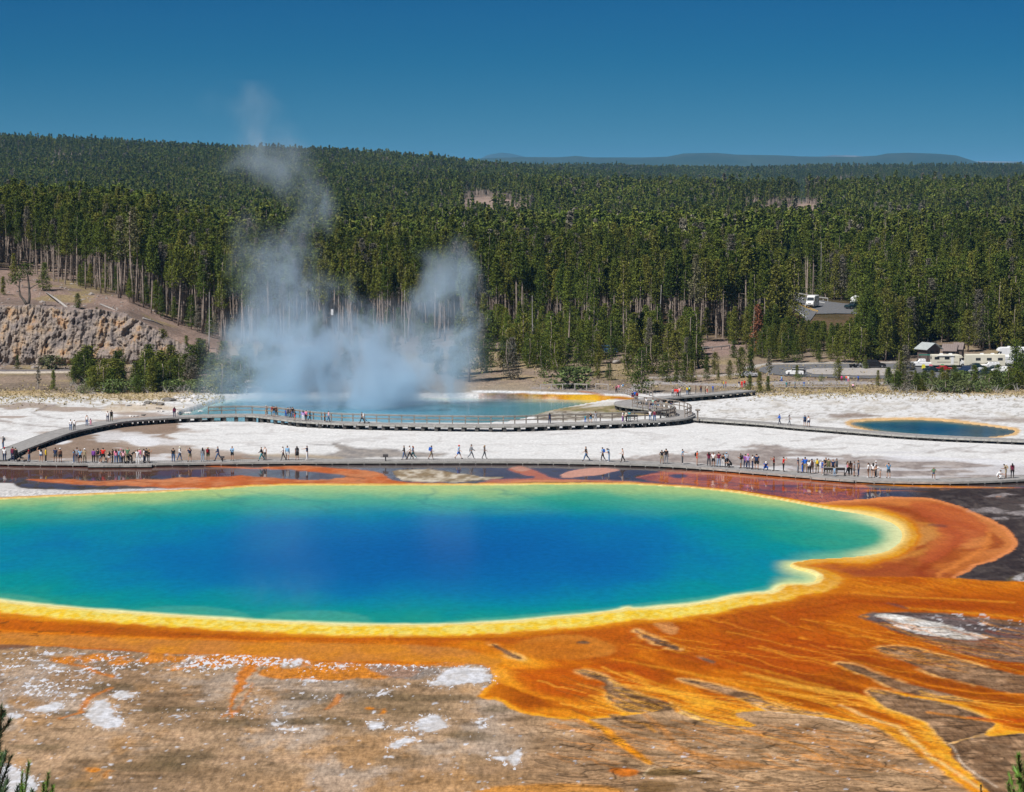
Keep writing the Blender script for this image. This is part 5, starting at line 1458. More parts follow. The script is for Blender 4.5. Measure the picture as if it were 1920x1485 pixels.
# second guard rail on the hairpin
def guard_rail(pts, zd, label, cat='railing', hgt=1.05, step=1.75, mat=MAT_RAIL, name='guard_rail', mid=(.5,), top=.12):
    W = [on_ground(x, y)[:2] if zd is None else on_plane(x, y, zd) for x, y in pts]
    S = resample(W, step); o0 = S[0].copy()
    zz = [float(terrain(np.array([p.x]), np.array([p.y]))[0]) if zd is None else zd for p in S]
    root = empty(name, (o0.x, o0.y, 0)); tag(root, label, cat)
    for i, p in enumerate(S):
        c = p - o0
        MB().box(c + Vector((0, 0, zz[i] + hgt / 2 - .1)), (.13, .13, hgt + .2)).build('post', mat, root)
        if i < len(S) - 1:
            e = S[i + 1] - o0
            MB().bar(c + Vector((0, 0, zz[i] + hgt)), e + Vector((0, 0, zz[i + 1] + hgt)), top, top).build('rail', mat, root)
            for h in mid:
                MB().bar(c + Vector((0, -.08, zz[i] + hgt * h)), e + Vector((0, -.08, zz[i + 1] + hgt * h)), .05, .13).build('rail', mat, root)
    return root
guard_rail([(1186,762.5),(1200,765.2),(1225,769.2),(1250,773),(1266,777.5),(1262,781.5),(1238,784)], ZR, 'inner timber guard rail round the hairpin of the rear boardwalk')
guard_rail([(1190,757.2),(1210,758.6),(1240,761.8),(1270,766),(1290,771),(1296,777),(1284,783)], ZR, 'outer timber guard rail round the hairpin of the rear boardwalk')
guard_rail([(1055,730.5),(1080,731),(1100,731.5)], None, 'low grey hitching rail on the bank, between the round bush and the beach', 'railing', .9, 2.0, MAT_GREY, 'bank_rail', mid=())
guard_rail([(1013,732.5),(1034,732),(1055,731.5)], None, 'low grey rail on the bank just left of the round bush', 'railing', .9, 2.0, MAT_GREY, 'bank_rail', mid=())
guard_rail([(1117,730),(1140,731.5)], None, 'short grey rail on the bank beside the people left of the path', 'railing', .9, 1.9, MAT_GREY, 'bank_rail', mid=())
guard_rail([(1158,737),(1170,739),(1186,744)], None, 'brown log rail beside the ramp left of the big pine', 'railing', .8, 1.7, MAT_RAIL, 'log_rail', mid=(.5,))
guard_rail([(1192,733),(1212,741),(1224,745)], None, 'brown log rail under the big pine by the ramp', 'railing', .8, 2.0, MAT_RAIL, 'log_rail', mid=())
guard_rail([(1452,728.5),(1490,729),(1540,729),(1590,729)], None, 'grey timber fence along the path below the parking loop', 'fence', 1.1, 1.9, MAT_GREY, 'rail_fence', mid=(.35, .68))
guard_rail([(1290,733),(1272,722)], None, 'single slanting grey rail on the dry slope above the ramp', 'railing', .7, 1.9, MAT_GREY, 'bank_rail', mid=())

# benches and panels
def bench(px, py, zd, L, label, rz=0.0, back=True):
    x, y = on_plane(px, py, zd)
    r = empty('bench', (x, y, zd), rz); tag(r, label, 'bench')
    MB().box((0, 0, .43), (L, .42, .05)).build('seat', MAT_RAIL, r)
    if back:
        MB().box((0, .20, .78), (L, .045, .30), M=Matrix.Rotation(-.12, 3, 'X')).build('backrest', MAT_METAL, r)
        MB().box((0, .22, .95), (L + .04, .07, .06)).build('back_cap', MAT_BEAM, r)
    for sx in (-1, 1):
        m = MB().box((sx * (L / 2 - .06), .19, .45), (.07, .07, .9)).box((sx * (L / 2 - .06), -.17, .21), (.07, .07, .42)).bar((sx * (L / 2 - .06), .19, .4), (sx * (L / 2 - .06), -.17, .4), .06, .06)
        m.build('leg_frame', MAT_METAL, r)
    return r
bench(1564, 892.3, ZN, 2.35, 'long dark bench with pale top edge on the near boardwalk, in front of the crowd', rz=math.pi - .06)
bench(1185, 790.4, ZR, 1.5, 'dark bench on the rear boardwalk beside the woman in purple trousers', rz=math.pi)
def info_panel(px, py, zd, label, s=1.0):
    x, y = on_plane(px, py, zd)
    r = empty('information_panel', (x, y, zd), 0); tag(r, label, 'sign')
    MB().box((0, 0, .35 * s), (.13, .13, .9 * s)).build('post', MAT_METAL, r)
    MB().box((0, -.05, .88 * s), (.62 * s, .42 * s, .05), M=Matrix.Rotation(.6, 3, 'X')).build('panel', MAT_METAL, r)
info_panel(723, 868.5, ZN - .25, 'small dark table-like information panel at the edge of the near boardwalk, mid-way')
info_panel(201, 871.5, ZN - .2, 'small dark information panel in front of the crowd, left end of the near boardwalk', .8)
info_panel(417, 868.5, ZN - .2, 'little dark panel post on the near boardwalk below the man in navy jumper', .8)
def signpost(px, py, zd, label):
    x, y = on_plane(px, py, zd)
    r = empty('signpost', (x, y, zd), .1); tag(r, label, 'sign')
    MB().box((0, 0, .55), (.20, .16, 1.5)).build('post', MAT_RAIL, r)
    MB().box((0, -.05, 1.28), (.62, .34, .16), M=Matrix.Rotation(.3, 3, 'X')).build('board', MAT_RAIL, r)
signpost(1308, 786.5, ZR - .25, 'brown post with flat top board at the start of the branch boardwalk')
# ------------------------------------------------------------------ people
def cloth_mat(name, rough=.85, var=.1):
    m, nt, b = mat_new(name)
    oi = N(nt, 'ShaderNodeObjectInfo'); tc = N(nt, 'ShaderNodeTexCoord')
    no = N(nt, 'ShaderNodeTexNoise', i_Scale=9.0, i_Detail=3.0); nt.links.new(tc.outputs['Object'], no.inputs['Vector'])
    mr = N(nt, 'ShaderNodeMapRange'); mr.inputs[1].default_value = .3; mr.inputs[2].default_value = .7; mr.inputs[3].default_value = 1 - var; mr.inputs[4].default_value = 1 + var
    nt.links.new(no.outputs['Fac'], mr.inputs[0])
    sc = N(nt, 'ShaderNodeVectorMath', operation='SCALE'); nt.links.new(oi.outputs['Color'], sc.inputs[0]); nt.links.new(mr.outputs[0], sc.inputs['Scale'])
    nt.links.new(sc.outputs[0], b.inputs['Base Color']); b.inputs['Roughness'].default_value = rough; b.inputs['Specular IOR Level'].default_value = .2
    return m
MAT_CLOTH = cloth_mat('clothing'); MAT_SKIN = cloth_mat('skin', .6, .04); MAT_HAIR = cloth_mat('hair', .7, .2)

def rotx(v, a):   # bend forward about x (front is -Y)
    c, s = math.cos(a), math.sin(a)
    return Vector((v[0], v[1] * c - v[2] * s, v[1] * s + v[2] * c))

# pose: hips height, torso lean, legs [(hip swing, knee, out)], arms [(swing fwd, out, elbow)], head pitch
POSES = {
 'stand':  dict(lean=.02, legs=[(.03, .03, .05), (-.03, .03, .06)], arms=[(.08, .10, .15), (.02, .10, .18)], head=.05),
 'relax':  dict(lean=.03, legs=[(.10, .12, .10), (-.04, .02, .05)], arms=[(.15, .22, 1.25), (.10, .14, .3)], head=.0),
 'hips':   dict(lean=.02, legs=[(.02, .02, .10), (.0, .02, .10)], arms=[(-.15, .55, 1.7), (-.15, .55, 1.7)], head=.0),
 'folded': dict(lean=.02, legs=[(.04, .03, .07), (-.04, .02, .07)], arms=[(.35, .05, 1.75), (.35, .05, 1.75)], head=.1),
 'walk':   dict(lean=.06, legs=[(.42, .12, .03), (-.36, .38, .03)], arms=[(-.40, .10, .25), (.45, .10, .55)], head=.05),
 'stroll': dict(lean=.05, legs=[(.26, .10, .04), (-.24, .30, .04)], arms=[(-.22, .10, .3), (.25, .10, .9)], head=.08),
 'photo':  dict(lean=.02, legs=[(.04, .02, .08), (-.04, .02, .08)], arms=[(1.15, .25, 1.75), (1.15, .25, 1.75)], head=.0),
 'phone':  dict(lean=.04, legs=[(.05, .05, .06), (-.03, .02, .06)], arms=[(.55, .08, 1.5), (.10, .12, .4)], head=.35),
 'point':  dict(lean=.03, legs=[(.06, .05, .07), (-.04, .02, .06)], arms=[(1.35, .15, .15), (.05, .12, .3)], head=.0),
 'wave':   dict(lean=.0, legs=[(.04, .04, .07), (-.03, .02, .07)], arms=[(.3, 1.9, 1.2), (.05, .12, .3)], head=.0),
 'spread': dict(lean=.05, legs=[(.22, .15, .10), (-.20, .25, .10)], arms=[(.1, .75, .3), (.1, .75, .3)], head=.2),
 'bend':   dict(lean=1.0, legs=[(.25, .30, .10), (.05, .15, .10)], arms=[(1.2, .15, .6), (1.2, .15, .6)], head=.3),
 'crouch': dict(lean=.65, legs=[(1.75, 2.35, .16), (1.65, 2.35, .16)], arms=[(1.0, .1, .9), (1.0, .1, .9)], head=.25),
 'look':   dict(lean=.30, legs=[(.08, .06, .06), (-.04, .04, .06)], arms=[(.6, .1, 1.2), (.5, .1, 1.2)], head=.6),
}
def skeleton(p):
    J = {}; E = []; R = {}
    th, sh_, fo = .43, .43, .0
    lean = p['lean']
    leg = []
    lowest = 0
    for s, (hs_, kn, ou) in zip((1, -1), p['legs']):
        hip = Vector((s * .095, 0, 0))
        d1 = Vector((s * math.sin(ou), -math.sin(hs_) * math.cos(ou), -math.cos(hs_) * math.cos(ou)))
        knee = hip + d1 * th
        a2 = hs_ - kn
        d2 = Vector((s * math.sin(ou) * .4, -math.sin(a2), -math.cos(a2))).normalized()
        ank = knee + d2 * sh_
        leg.append((hip, knee, ank)); lowest = min(lowest, ank.z)
    zh = -lowest + .075
    up = Vector((0, 0, zh))
    sp1 = rotx((0, 0, .18), lean * .5); sp2 = sp1 + rotx((0, 0, .20), lean); nk = sp2 + rotx((0, 0, .13), lean)
    hd = nk + rotx((0, 0, .10), lean * .6 + p['head']); tp = hd + rotx((0, 0, .115), lean * .6 + p['head'])
    def jt(n, v, r, par):
        J[n] = (up + v, r)
        if par: E.append((par, n))
    jt('pelvis', Vector((0, 0, .0)), (.150, .115), None)
    jt('waist', sp1, (.125, .095), 'pelvis'); jt('chest', sp2, (.155, .110), 'waist'); jt('neck', nk, (.055, .055), 'chest')
    jt('head', hd, (.078, .092), 'neck'); jt('top', tp, (.062, .072), 'head')
    for s, n, (hip, knee, ank) in ((1, 'l', leg[0]), (-1, 'r', leg[1])):
        jt('hip' + n, hip + Vector((0, 0, -.04)), (.092, .095), 'pelvis'); jt('knee' + n, knee, (.058, .060), 'hip' + n); jt('ank' + n, ank, (.036, .040), 'knee' + n)
        jt('toe' + n, ank + Vector((s * .02, -.16, -.045)), (.040, .026), 'ank' + n)
    hands = []
    for s, n, (sw, ou, el) in ((1, 'l', p['arms'][0]), (-1, 'r', p['arms'][1])):
        sho = sp2 + rotx((s * .17, .0, .055), lean)
        d1 = rotx((s * math.sin(ou), -math.sin(sw) * math.cos(ou), -math.cos(sw) * math.cos(ou)), lean * (.3 if sw > .9 else .6))
        elb = sho + d1 * .28
        a = sw + el
        inw = -s * .35 if el > 1.0 and ou < 1 else s * .05
        if ou > .5 and ou < 1: inw = -s * .9; d2 = rotx(Vector((inw, -.3, -.5)), lean)
        elif ou >= 1.5: d2 = Vector((-s * .3, -.2, .9))
        else: d2 = rotx((inw, -math.sin(a), -math.cos(a)), lean * .5)
        d2.normalize()
        wr = elb + d2 * .24
        jt('sho' + n, sho, (.068, .062), 'chest'); jt('elb' + n, elb, (.043, .043), 'sho' + n); jt('wri' + n, wr, (.028, .030), 'elb' + n)
        jt('hand' + n, wr + d2 * .075, (.036, .024), 'wri' + n)
        hands.append((up + wr + d2 * .10, d2, s))
    return J, E, hands, up + hd, lean * .6 + p['head']

PCACHE = {}
def build_pose(key):
    p = POSES[key]
    J, E, hands, hc, hp = skeleton(p)
    names = list(J); ix = {n: i for i, n in enumerate(names)}
    me = bpy.data.meshes.new('body')
    me.from_pydata([tuple(J[n][0]) for n in names], [(ix[a], ix[b]) for a, b in E], [])
    o = bpy.data.objects.new('person_build', me); COL.objects.link(o)
    md = o.modifiers.new('skin', 'SKIN'); md.use_smooth_shade = True
    for i, n in enumerate(names):
        me.skin_vertices[0].data[i].radius = J[n][1]
        me.skin_vertices[0].data[i].use_root = (n == 'pelvis')
    sb = o.modifiers.new('sub', 'SUBSURF'); sb.levels = 1; sb.render_levels = 1
    dg = bpy.context.evaluated_depsgraph_get(); dg.update()
    ev = o.evaluated_get(dg)
    bme = bpy.data.meshes.new_from_object(ev)
    bpy.data.objects.remove(o)
    V = np.array([v.co[:] for v in bme.vertices]); Nn = np.array([v.normal[:] for v in bme.vertices])
    F = [tuple(q.vertices) for q in bme.polygons]
    # nearest bone of every vertex
    A = np.array([J[a][0][:] for a, b in E]); B = np.array([J[b][0][:] for a, b in E])
    d = B - A; L = (d ** 2).sum(1)
    t = np.clip(((V[:, None] - A) * d).sum(2) / L, 0, 1)
    dist = np.linalg.norm(V[:, None] - A - d * t[..., None], axis=2)
    rad = np.array([(max(J[a][1]) + max(J[b][1])) / 2 for a, b in E])
    k = np.argmin(dist / rad, 1); tt = t[np.arange(len(V)), k]
    bone = [E[i][1] for i in k]
    # fingers, nose, ears
    mb = MB(); mb.add(V.tolist(), F)
    for c, dd_, s in hands:
        side = dd_.cross(Vector((0, 1, 0)) if abs(dd_.y) < .8 else Vector((0, 0, 1))).normalized(); nrm = side.cross(dd_)
        for i, ln in enumerate((.062, .074, .078, .070)):
            a = c + side * (.014 * (i - 1.5)) - dd_ * .02
            mb.tube([a, a + dd_ * ln * .6, a + dd_ * ln + nrm * .015], [.009, .008, .006], 4)
        a = c - dd_ * .055 + side * .026
        mb.tube([a, a + side * .03 + dd_ * .035, a + side * .035 + dd_ * .06], [.010, .009, .007], 4)
    f = rotx((0, -1, 0), hp); u = rotx((0, 0, 1), hp)
    mb.tube([hc + f * .082 + u * .03, hc + f * .108 + u * .0, hc + f * .085 - u * .012], [.008, .014, .008], 4)
    for s in (1, -1):
        mb.box(hc + Vector((s * .082, 0, 0)) + u * .01, (.014, .035, .055))
    body = mb.mesh('body', True); body.materials.append(MAT_SKIN)
    def region_mesh(name, test, off, ztr=0):
        vs = [i for i in range(len(V)) if test(bone[i], tt[i], V[i])]
        S = set(vs); fs = [q for q in F if sum(v in S for v in q) >= max(3, len(q) - 1)]
        if not fs: return None
        used = sorted({v for q in fs for v in q}); rm = {v: i for i, v in enumerate(used)}
        P = V[used] + Nn[used] * off
        m = bpy.data.meshes.new(name); m.from_pydata(P.tolist(), [], [tuple(rm[v] for v in q) for q in fs])
        m.polygons.foreach_set('use_smooth', [True] * len(m.polygons)); m.update()
        m.materials.append(MAT_CLOTH if name != 'hair' else MAT_HAIR)
        return m
    tor = ('waist', 'chest'); legs = ('hipl', 'hipr'); ft = ('toel', 'toer')
    R = {'body': body, 'hc': hc, 'hp': hp, 'chest': J['chest'][0], 'lean': p['lean'], 'hands': [h[0] for h in hands], 'zh': J['pelvis'][0].z, 'hipsw': p['legs']}
    isT = lambda b, t, v: b in tor or b in ('shol', 'shor') or (b == 'neck' and t < .35)
    R['tee'] = region_mesh('shirt', lambda b, t, v: isT(b, t, v) or (b in ('elbl', 'elbr') and t < .55) or (b in legs and t < .2), .016)
    R['tank'] = region_mesh('shirt', lambda b, t, v: (b in tor or (b == 'neck' and t < .2) or (b in ('shol', 'shor') and t < .85)) or (b in legs and t < .2), .014)
    R['long'] = region_mesh('shirt', lambda b, t, v: isT(b, t, v) or b in ('elbl', 'elbr', 'wril', 'wrir') or (b in legs and t < .3), .022)
    R['trousers'] = region_mesh('trousers', lambda b, t, v: b in legs or b in ('kneel', 'kneer') or (b in ('ankl', 'ankr') and t < .88) or (b == 'waist' and t < .35), .014)
    R['leggings'] = region_mesh('trousers', lambda b, t, v: b in legs or b in ('kneel', 'kneer') or (b in ('ankl', 'ankr') and t < .85) or (b == 'waist' and t < .35), .006)
    R['shorts'] = region_mesh('shorts', lambda b, t, v: b in legs or (b in ('kneel', 'kneer') and t < .72) or (b == 'waist' and t < .35), .022)
    R['minishorts'] = region_mesh('shorts', lambda b, t, v: b in legs or (b in ('kneel', 'kneer') and t < .35) or (b == 'waist' and t < .35), .016)
    R['shoes'] = region_mesh('shoes', lambda b, t, v: b in ft or (b in ('ankl', 'ankr') and t > .93), .014)
    hcv = np.array(hc[:]); fv = np.array(f[:]); uv_ = np.array(u[:])
    R['hair'] = region_mesh('hair', lambda b, t, v: b in ('head', 'top') and ((v - hcv) @ uv_ > .035 - ((v - hcv) @ -fv) * 1.1 + max(0, (v - hcv) @ fv) * .2), .018)
    # long hair, hat, pack
    mbh = MB()
    for dx in (-.045, 0, .045):
        a = hc - f * .07 + u * .04 + Vector((dx, 0, 0))
        mbh.tube([a, a - u * .12 - f * .03, a - u * .24 - f * .03, a - u * .32 - f * .01], [.045, .05, .045, .02], 6)
    R['longhair'] = mbh.mesh('long_hair', True); R['longhair'].materials.append(MAT_HAIR)
    def headM():
        return Matrix.Rotation(hp, 3, 'X')
    def hatmesh(kind):
        m = MB(); prof = [(.098, .0), (.10, .03), (.088, .075), (.05, .10), (.01, .105)]
        if kind == 'brim': prof = [(.18, -.012), (.185, .0), (.105, .012)] + prof[1:]
        m.lathe(prof, n=12)
        if kind == 'cap': m.add([(-.07, -.08, .012), (.07, -.08, .012), (.055, -.18, -.012), (-.055, -.18, -.012), (-.07, -.08, .0), (.07, -.08, .0), (.055, -.18, -.024), (-.055, -.18, -.024)], [(0, 1, 2, 3), (7, 6, 5, 4), (2, 3, 7, 6), (0, 3, 7, 4), (1, 2, 6, 5)])
        M = headM(); m.v = [tuple(M @ Vector(v) + hc + u * .055) for v in m.v]
        q = m.mesh('hat', True); q.materials.append(MAT_CLOTH); return q
    R['cap'] = hatmesh('cap'); R['brim'] = hatmesh('brim')
    m = MB(); m.box((0, .185, -.06), (.28, .15, .40), taper=.82).box((0, .27, -.12), (.20, .05, .20), taper=.8)
    for s in (-1, 1): m.tube([(s * .10, .12, .12), (s * .10, .0, .16), (s * .11, -.13, .04), (s * .11, -.12, -.10), (s * .12, .10, -.20)], .018, 4)
    M = Matrix.Rotation(p['lean'], 3, 'X'); m.v = [tuple(M @ Vector(v) + J['chest'][0]) for v in m.v]
    R['pack'] = m.mesh('backpack'); bmx = bmesh.new(); bmx.from_mesh(R['pack']); bmesh.ops.bevel(bmx, geom=list(bmx.edges), offset=.01, segments=1, affect='EDGES'); bmx.to_mesh(R['pack']); bmx.free()
    R['pack'].materials.append(MAT_CLOTH)
    # skirt of a dress
    m = MB(); zw = R['zh'] + .10
    m.lathe([(.125, zw), (.165, zw - .12), (.19, zw - .28), (.215, zw - .48)], n=12)
    R['skirt'] = m.mesh('skirt', True); R['skirt'].materials.append(MAT_CLOTH)
    return R

C_ = {'white': (.78, .78, .78), 'black': (.018, .018, .02), 'navy': (.02, .035, .09), 'grey': (.25, .26, .28), 'dark grey': (.08, .085, .095), 'light grey': (.45, .45, .46), 'blue': (.02, .12, .50),
      'light blue': (.25, .45, .65), 'steel blue': (.10, .25, .42), 'denim': (.07, .14, .27), 'pale denim': (.28, .38, .50), 'red': (.70, .02, .015), 'dark red': (.25, .012, .02), 'maroon': (.16, .02, .05),
      'pink': (.75, .22, .34), 'pale pink': (.75, .42, .48), 'orange': (.80, .12, .03), 'yellow': (.72, .48, .02), 'khaki': (.36, .29, .18), 'olive': (.13, .13, .06), 'green': (.10, .22, .12), 'teal': (.02, .24, .28),
      'purple': (.20, .06, .30), 'lilac': (.42, .30, .60), 'brown': (.10, .045, .03), 'cream': (.70, .66, .52), 'tan': (.45, .33, .2), 'magenta': (.60, .03, .25), 'mint': (.40, .62, .50)}
HAIRC = {'dark': (.015, .012, .01), 'brown': (.06, .03, .015), 'fair': (.35, .23, .10), 'red': (.30, .08, .02), 'grey': (.4, .4, .4)}
PEOPLE = []
def person(px, py, zd, top, bot, pose='stand', face='c', hgt=1.72, sleeve='tee', legs='trousers', hair='dark', long=False, hat=None, pack=None, skirt=None, place='', extra='', build=1.0, skin=None, label=None, group=None, ground=False):
    if pose not in PCACHE: PCACHE[pose] = build_pose(pose)
    R = PCACHE[pose]
    r = random.Random(int(px * 13 + py * 7))
    if ground:
        x, y, z = on_ground(px, py)
    else:
        x, y = on_plane(px, py, zd); z = zd
    rz = {'c': 0, 'l': -math.pi / 2, 'r': math.pi / 2, 'a': math.pi, 'cl': -.7, 'cr': .7, 'al': -2.4, 'ar': 2.4}[face] + r.uniform(-.25, .25)
    o = empty('person', (x, y, z - .002), rz)
    s = hgt / 1.745 * float(np.interp(py, [717, 728, 745, 795, 868], [.70, .72, .80, .88, 1.0]))
    b = build * r.uniform(.97, 1.06)
    o.scale = (s * b, s * b, s)
    sk = skin or r.choice([(.52, .30, .20), (.45, .26, .17), (.56, .34, .24), (.30, .16, .10)])
    def part(nm, me, col, w=None):
        if me is None: return
        q = bpy.data.objects.new(nm, me); COL.objects.link(q); q.parent = o; q.color = (*col, 1)
        return q
    part('body', R['body'], sk)
    if sleeve: part('shirt', R[sleeve], C_[top])
    if skirt: part('skirt', R['skirt'], C_[bot]); part('shorts', R['minishorts'], C_[bot])
    else: part('shorts' if 'short' in legs else 'trousers', R[legs], C_[bot])
    part('shoes', R['shoes'], (.6, .6, .6) if r.random() < .35 else (.04, .04, .045))
    if hat != 'brimonly': part('hair', R['hair'], HAIRC[hair])
    if long: part('long_hair', R['longhair'], HAIRC[hair])
    if hat: part('hat', R[hat[0]], C_[hat[1]])
    if pack: part('backpack', R['pack'], C_[pack])
    PEOPLE.append((o, dict(px=px, py=py, top=top, bot=bot, pose=pose, hat=hat, pack=pack, place=place, legs=legs, sleeve=sleeve, skirt=skirt, hgt=hgt, long=long, extra=extra, hair=hair)))
    return o

def P(row, zd, place, **kw):
    """row: px py top/bottom pose face [flags]"""
    t = row.split()
    px, py = float(t[0]), float(t[1]); top, bot = [q.replace('_', ' ') for q in t[2].split('/')]
    k = dict(pose=t[3], face=t[4]); 
    for f in t[5:]:
        if f == 'sh': k['legs'] = 'shorts'
        elif f == 'ms': k['legs'] = 'minishorts'
        elif f == 'lg': k['legs'] = 'leggings'
        elif f == 'dr': k['skirt'] = True
        elif f == 'tank': k['sleeve'] = 'tank'
        elif f == 'long': k['sleeve'] = 'long'
        elif f == 'LH': k['long'] = True
        elif f in ('fair', 'brown', 'red', 'grey', 'dark'): k['hair'] = f
        elif f.startswith('cap:'): k['hat'] = ('cap', f[4:].replace('_', ' '))
        elif f.startswith('brim:'): k['hat'] = ('brim', f[5:].replace('_', ' '))
        elif f.startswith('pk:'): k['pack'] = f[3:].replace('_', ' ')
        elif f.startswith('h'): k['hgt'] = float(f[1:])
        elif f.startswith('b'): k['build'] = float(f[1:])
    k.update(kw)
    return person(px, py, zd, top, bot, place=place, **k)

NEAR1 = '''6 842.5 grey/denim stand l cap:white pk:dark_grey h1.8
8.5 865 white/navy stand a cap:red
24 865 maroon/navy stand a h1.8 long
29.5 865.5 black/black stand a long
55 866.5 dark_red/denim relax l pk:black
77 867 white/denim wave a tank ms LH
86 866.5 yellow/black stand r long
104 866.5 navy/dark_grey relax a sh h1.78
113 867 brown/black stand a sh cap:white tank
138.5 868 steel_blue/denim stand l LH h1.6
144.5 867 grey/navy stand a h1.84
150.5 868.5 light_blue/black relax c sh LH
159 867.5 khaki/khaki hips a brim:white
175.5 868 purple/black stand a long
184 867.5 black/dark_grey stand c cap:black
188.5 868.5 maroon/grey relax l sh h1.62
193.5 866 red/black hips a sh b1.12
205 869 black/white relax a tank ms LH h1.5
211 868.5 black/black folded l LH
217.5 869 pink/denim stand a LH
222.5 867 light_blue/black stand c h1.62
226.5 868.5 grey/denim relax r cap:pink
231.5 869.5 pale_pink/black stand a LH
239.5 867 green/khaki relax c h1.86 b1.08
246.5 867.5 black/black bend r h1.7
258 869.5 white/white stand c LH
261.5 867 pink/white stand a cap:cream long
270 868 white/navy relax r LH
274.5 866.5 black/black stand a
279.5 868 black/black photo r lg LH fair tank'''
NEAR2 = '''325 866.5 black/denim stand a b1.08
337 863.5 white/denim stroll r brim:cream long
356 865.5 navy/khaki photo al sh b1.1
380 865.5 grey/pale_denim stand a LH long
390 865 black/olive stand a brim:tan pk:dark_red sh
409 863.5 navy/denim walk l h1.8 long
435.5 863.5 light_blue/black folded c sh long h1.78'''
NEAR3 = '''490.5 863.5 black/teal walk l long
497 862.5 white/black stand c tank h1.66
531 863 white/dark_grey stroll l brown
539 862.5 light_blue/white stand a sh long h1.78
557 862.5 dark_grey/black stand a dr LH
576 863 navy/white point l h1.82'''
NEAR4 = '''758 861.5 black/denim stroll l long h1.76
768.5 861.5 white/black walk l h1.78
774.5 861 denim/teal walk l LH red lg
808.5 861.5 blue/khaki stroll r sh pk:blue h1.76
860 860.5 light_blue/blue walk r sh cap:red h1.78
883.5 860 grey/grey walk r h1.86 long
908.5 860 dark_grey/dark_grey stroll r LH fair lg'''
NEAR5 = '''1099 864.5 black/denim walk l h1.86
1130 864.5 light_blue/black stroll l pk:blue
1142 866 light_blue/pale_denim look l b1.1 LH
1167.5 866.5 white/black stroll l tank
1241 869.5 black/khaki hips a sh h1.68
1249 869.5 black/grey relax a h1.84
1279.5 870.5 steel_blue/dark_grey point r h1.84'''
NEAR6 = '''1307 872.5 orange/red stand r ms pk:black h1.76
1329 874.5 maroon/dark_grey photo a LH
1337.5 875 white/black hips c sh
1347.5 875.5 maroon/pale_denim hips a h1.78
1356 875.5 black/white relax a tank h1.6
1362 876.5 light_blue/black stand a cap:light_blue pk:light_grey h1.78
1371.5 876.5 black/black crouch l
1389 878 black/grey folded l sh h1.78 pk:black
1397.5 878.5 purple/navy relax a
1402.5 879 lilac/navy stand c cap:pink h1.76
1411 880 white/navy relax l
1418.5 880.5 navy/black stand a sh h1.86 b1.2
1435 881.5 blue/blue crouch c cap:white b1.15'''
NEAR7 = '''1451 883 dark_red/black photo l b1.1
1469 884 red/black photo r b1.1
1496 886 navy/grey stand r h1.78
1504.5 886.5 blue/blue relax l h1.66
1509.5 886.5 blue/khaki stand a sh h1.86 b1.1
1517 889 white/black stand a LH pk:white h1.6
1522 888.5 white/khaki stand a sh pk:brown cap:navy
1532 887 mint/khaki stand a pk:yellow
1541.5 890.5 blue/blue folded r ms cap:white pk:white b1.1
1548.5 886.5 black/black stand c h1.8
1553.5 887 olive/olive stand a
1562 888.5 navy/black stand c LH
1569 888 dark_grey/dark_grey stand l h1.78 long
1564.5 893.5 light_blue/pale_denim stand a h1.1
1589 892 pink/black stroll r tank lg LH brown
1594.5 892 brown/black stand a LH
1601.5 893 grey/dark_grey stand r sh
1609.5 893 dark_grey/navy stand l h1.86 b1.08'''
NEAR8 = '''1628 895.5 white/brown stand l ms LH
1637 895.5 white/black stand a ms LH
1642 894 light_grey/dark_grey stand r cap:white h1.82
1651 896.5 white/grey bend l ms
1666 896.5 steel_blue/dark_grey photo a sh h1.78 b1.1
1750.5 899.5 green/denim spread c ms h1.45 fair
1869.5 898 white/white crouch r h1.7 b1.1
1886 897 khaki/khaki look l sh pk:tan
1898 896.5 maroon/black stand a lg LH'''
for blk, pl in ((NEAR1, 'at the left end of the near boardwalk'), (NEAR2, 'on the left half of the near boardwalk'), (NEAR3, 'on the near boardwalk below the white terrace'), (NEAR4, 'on the middle of the near boardwalk'),
                (NEAR5, 'on the near boardwalk right of centre'), (NEAR6, 'in the long group on the near boardwalk'), (NEAR7, 'in the crowd by the bench'), (NEAR8, 'on the near boardwalk right of the bench')):
    for row in blk.split('\n'): P(row, ZN, pl)
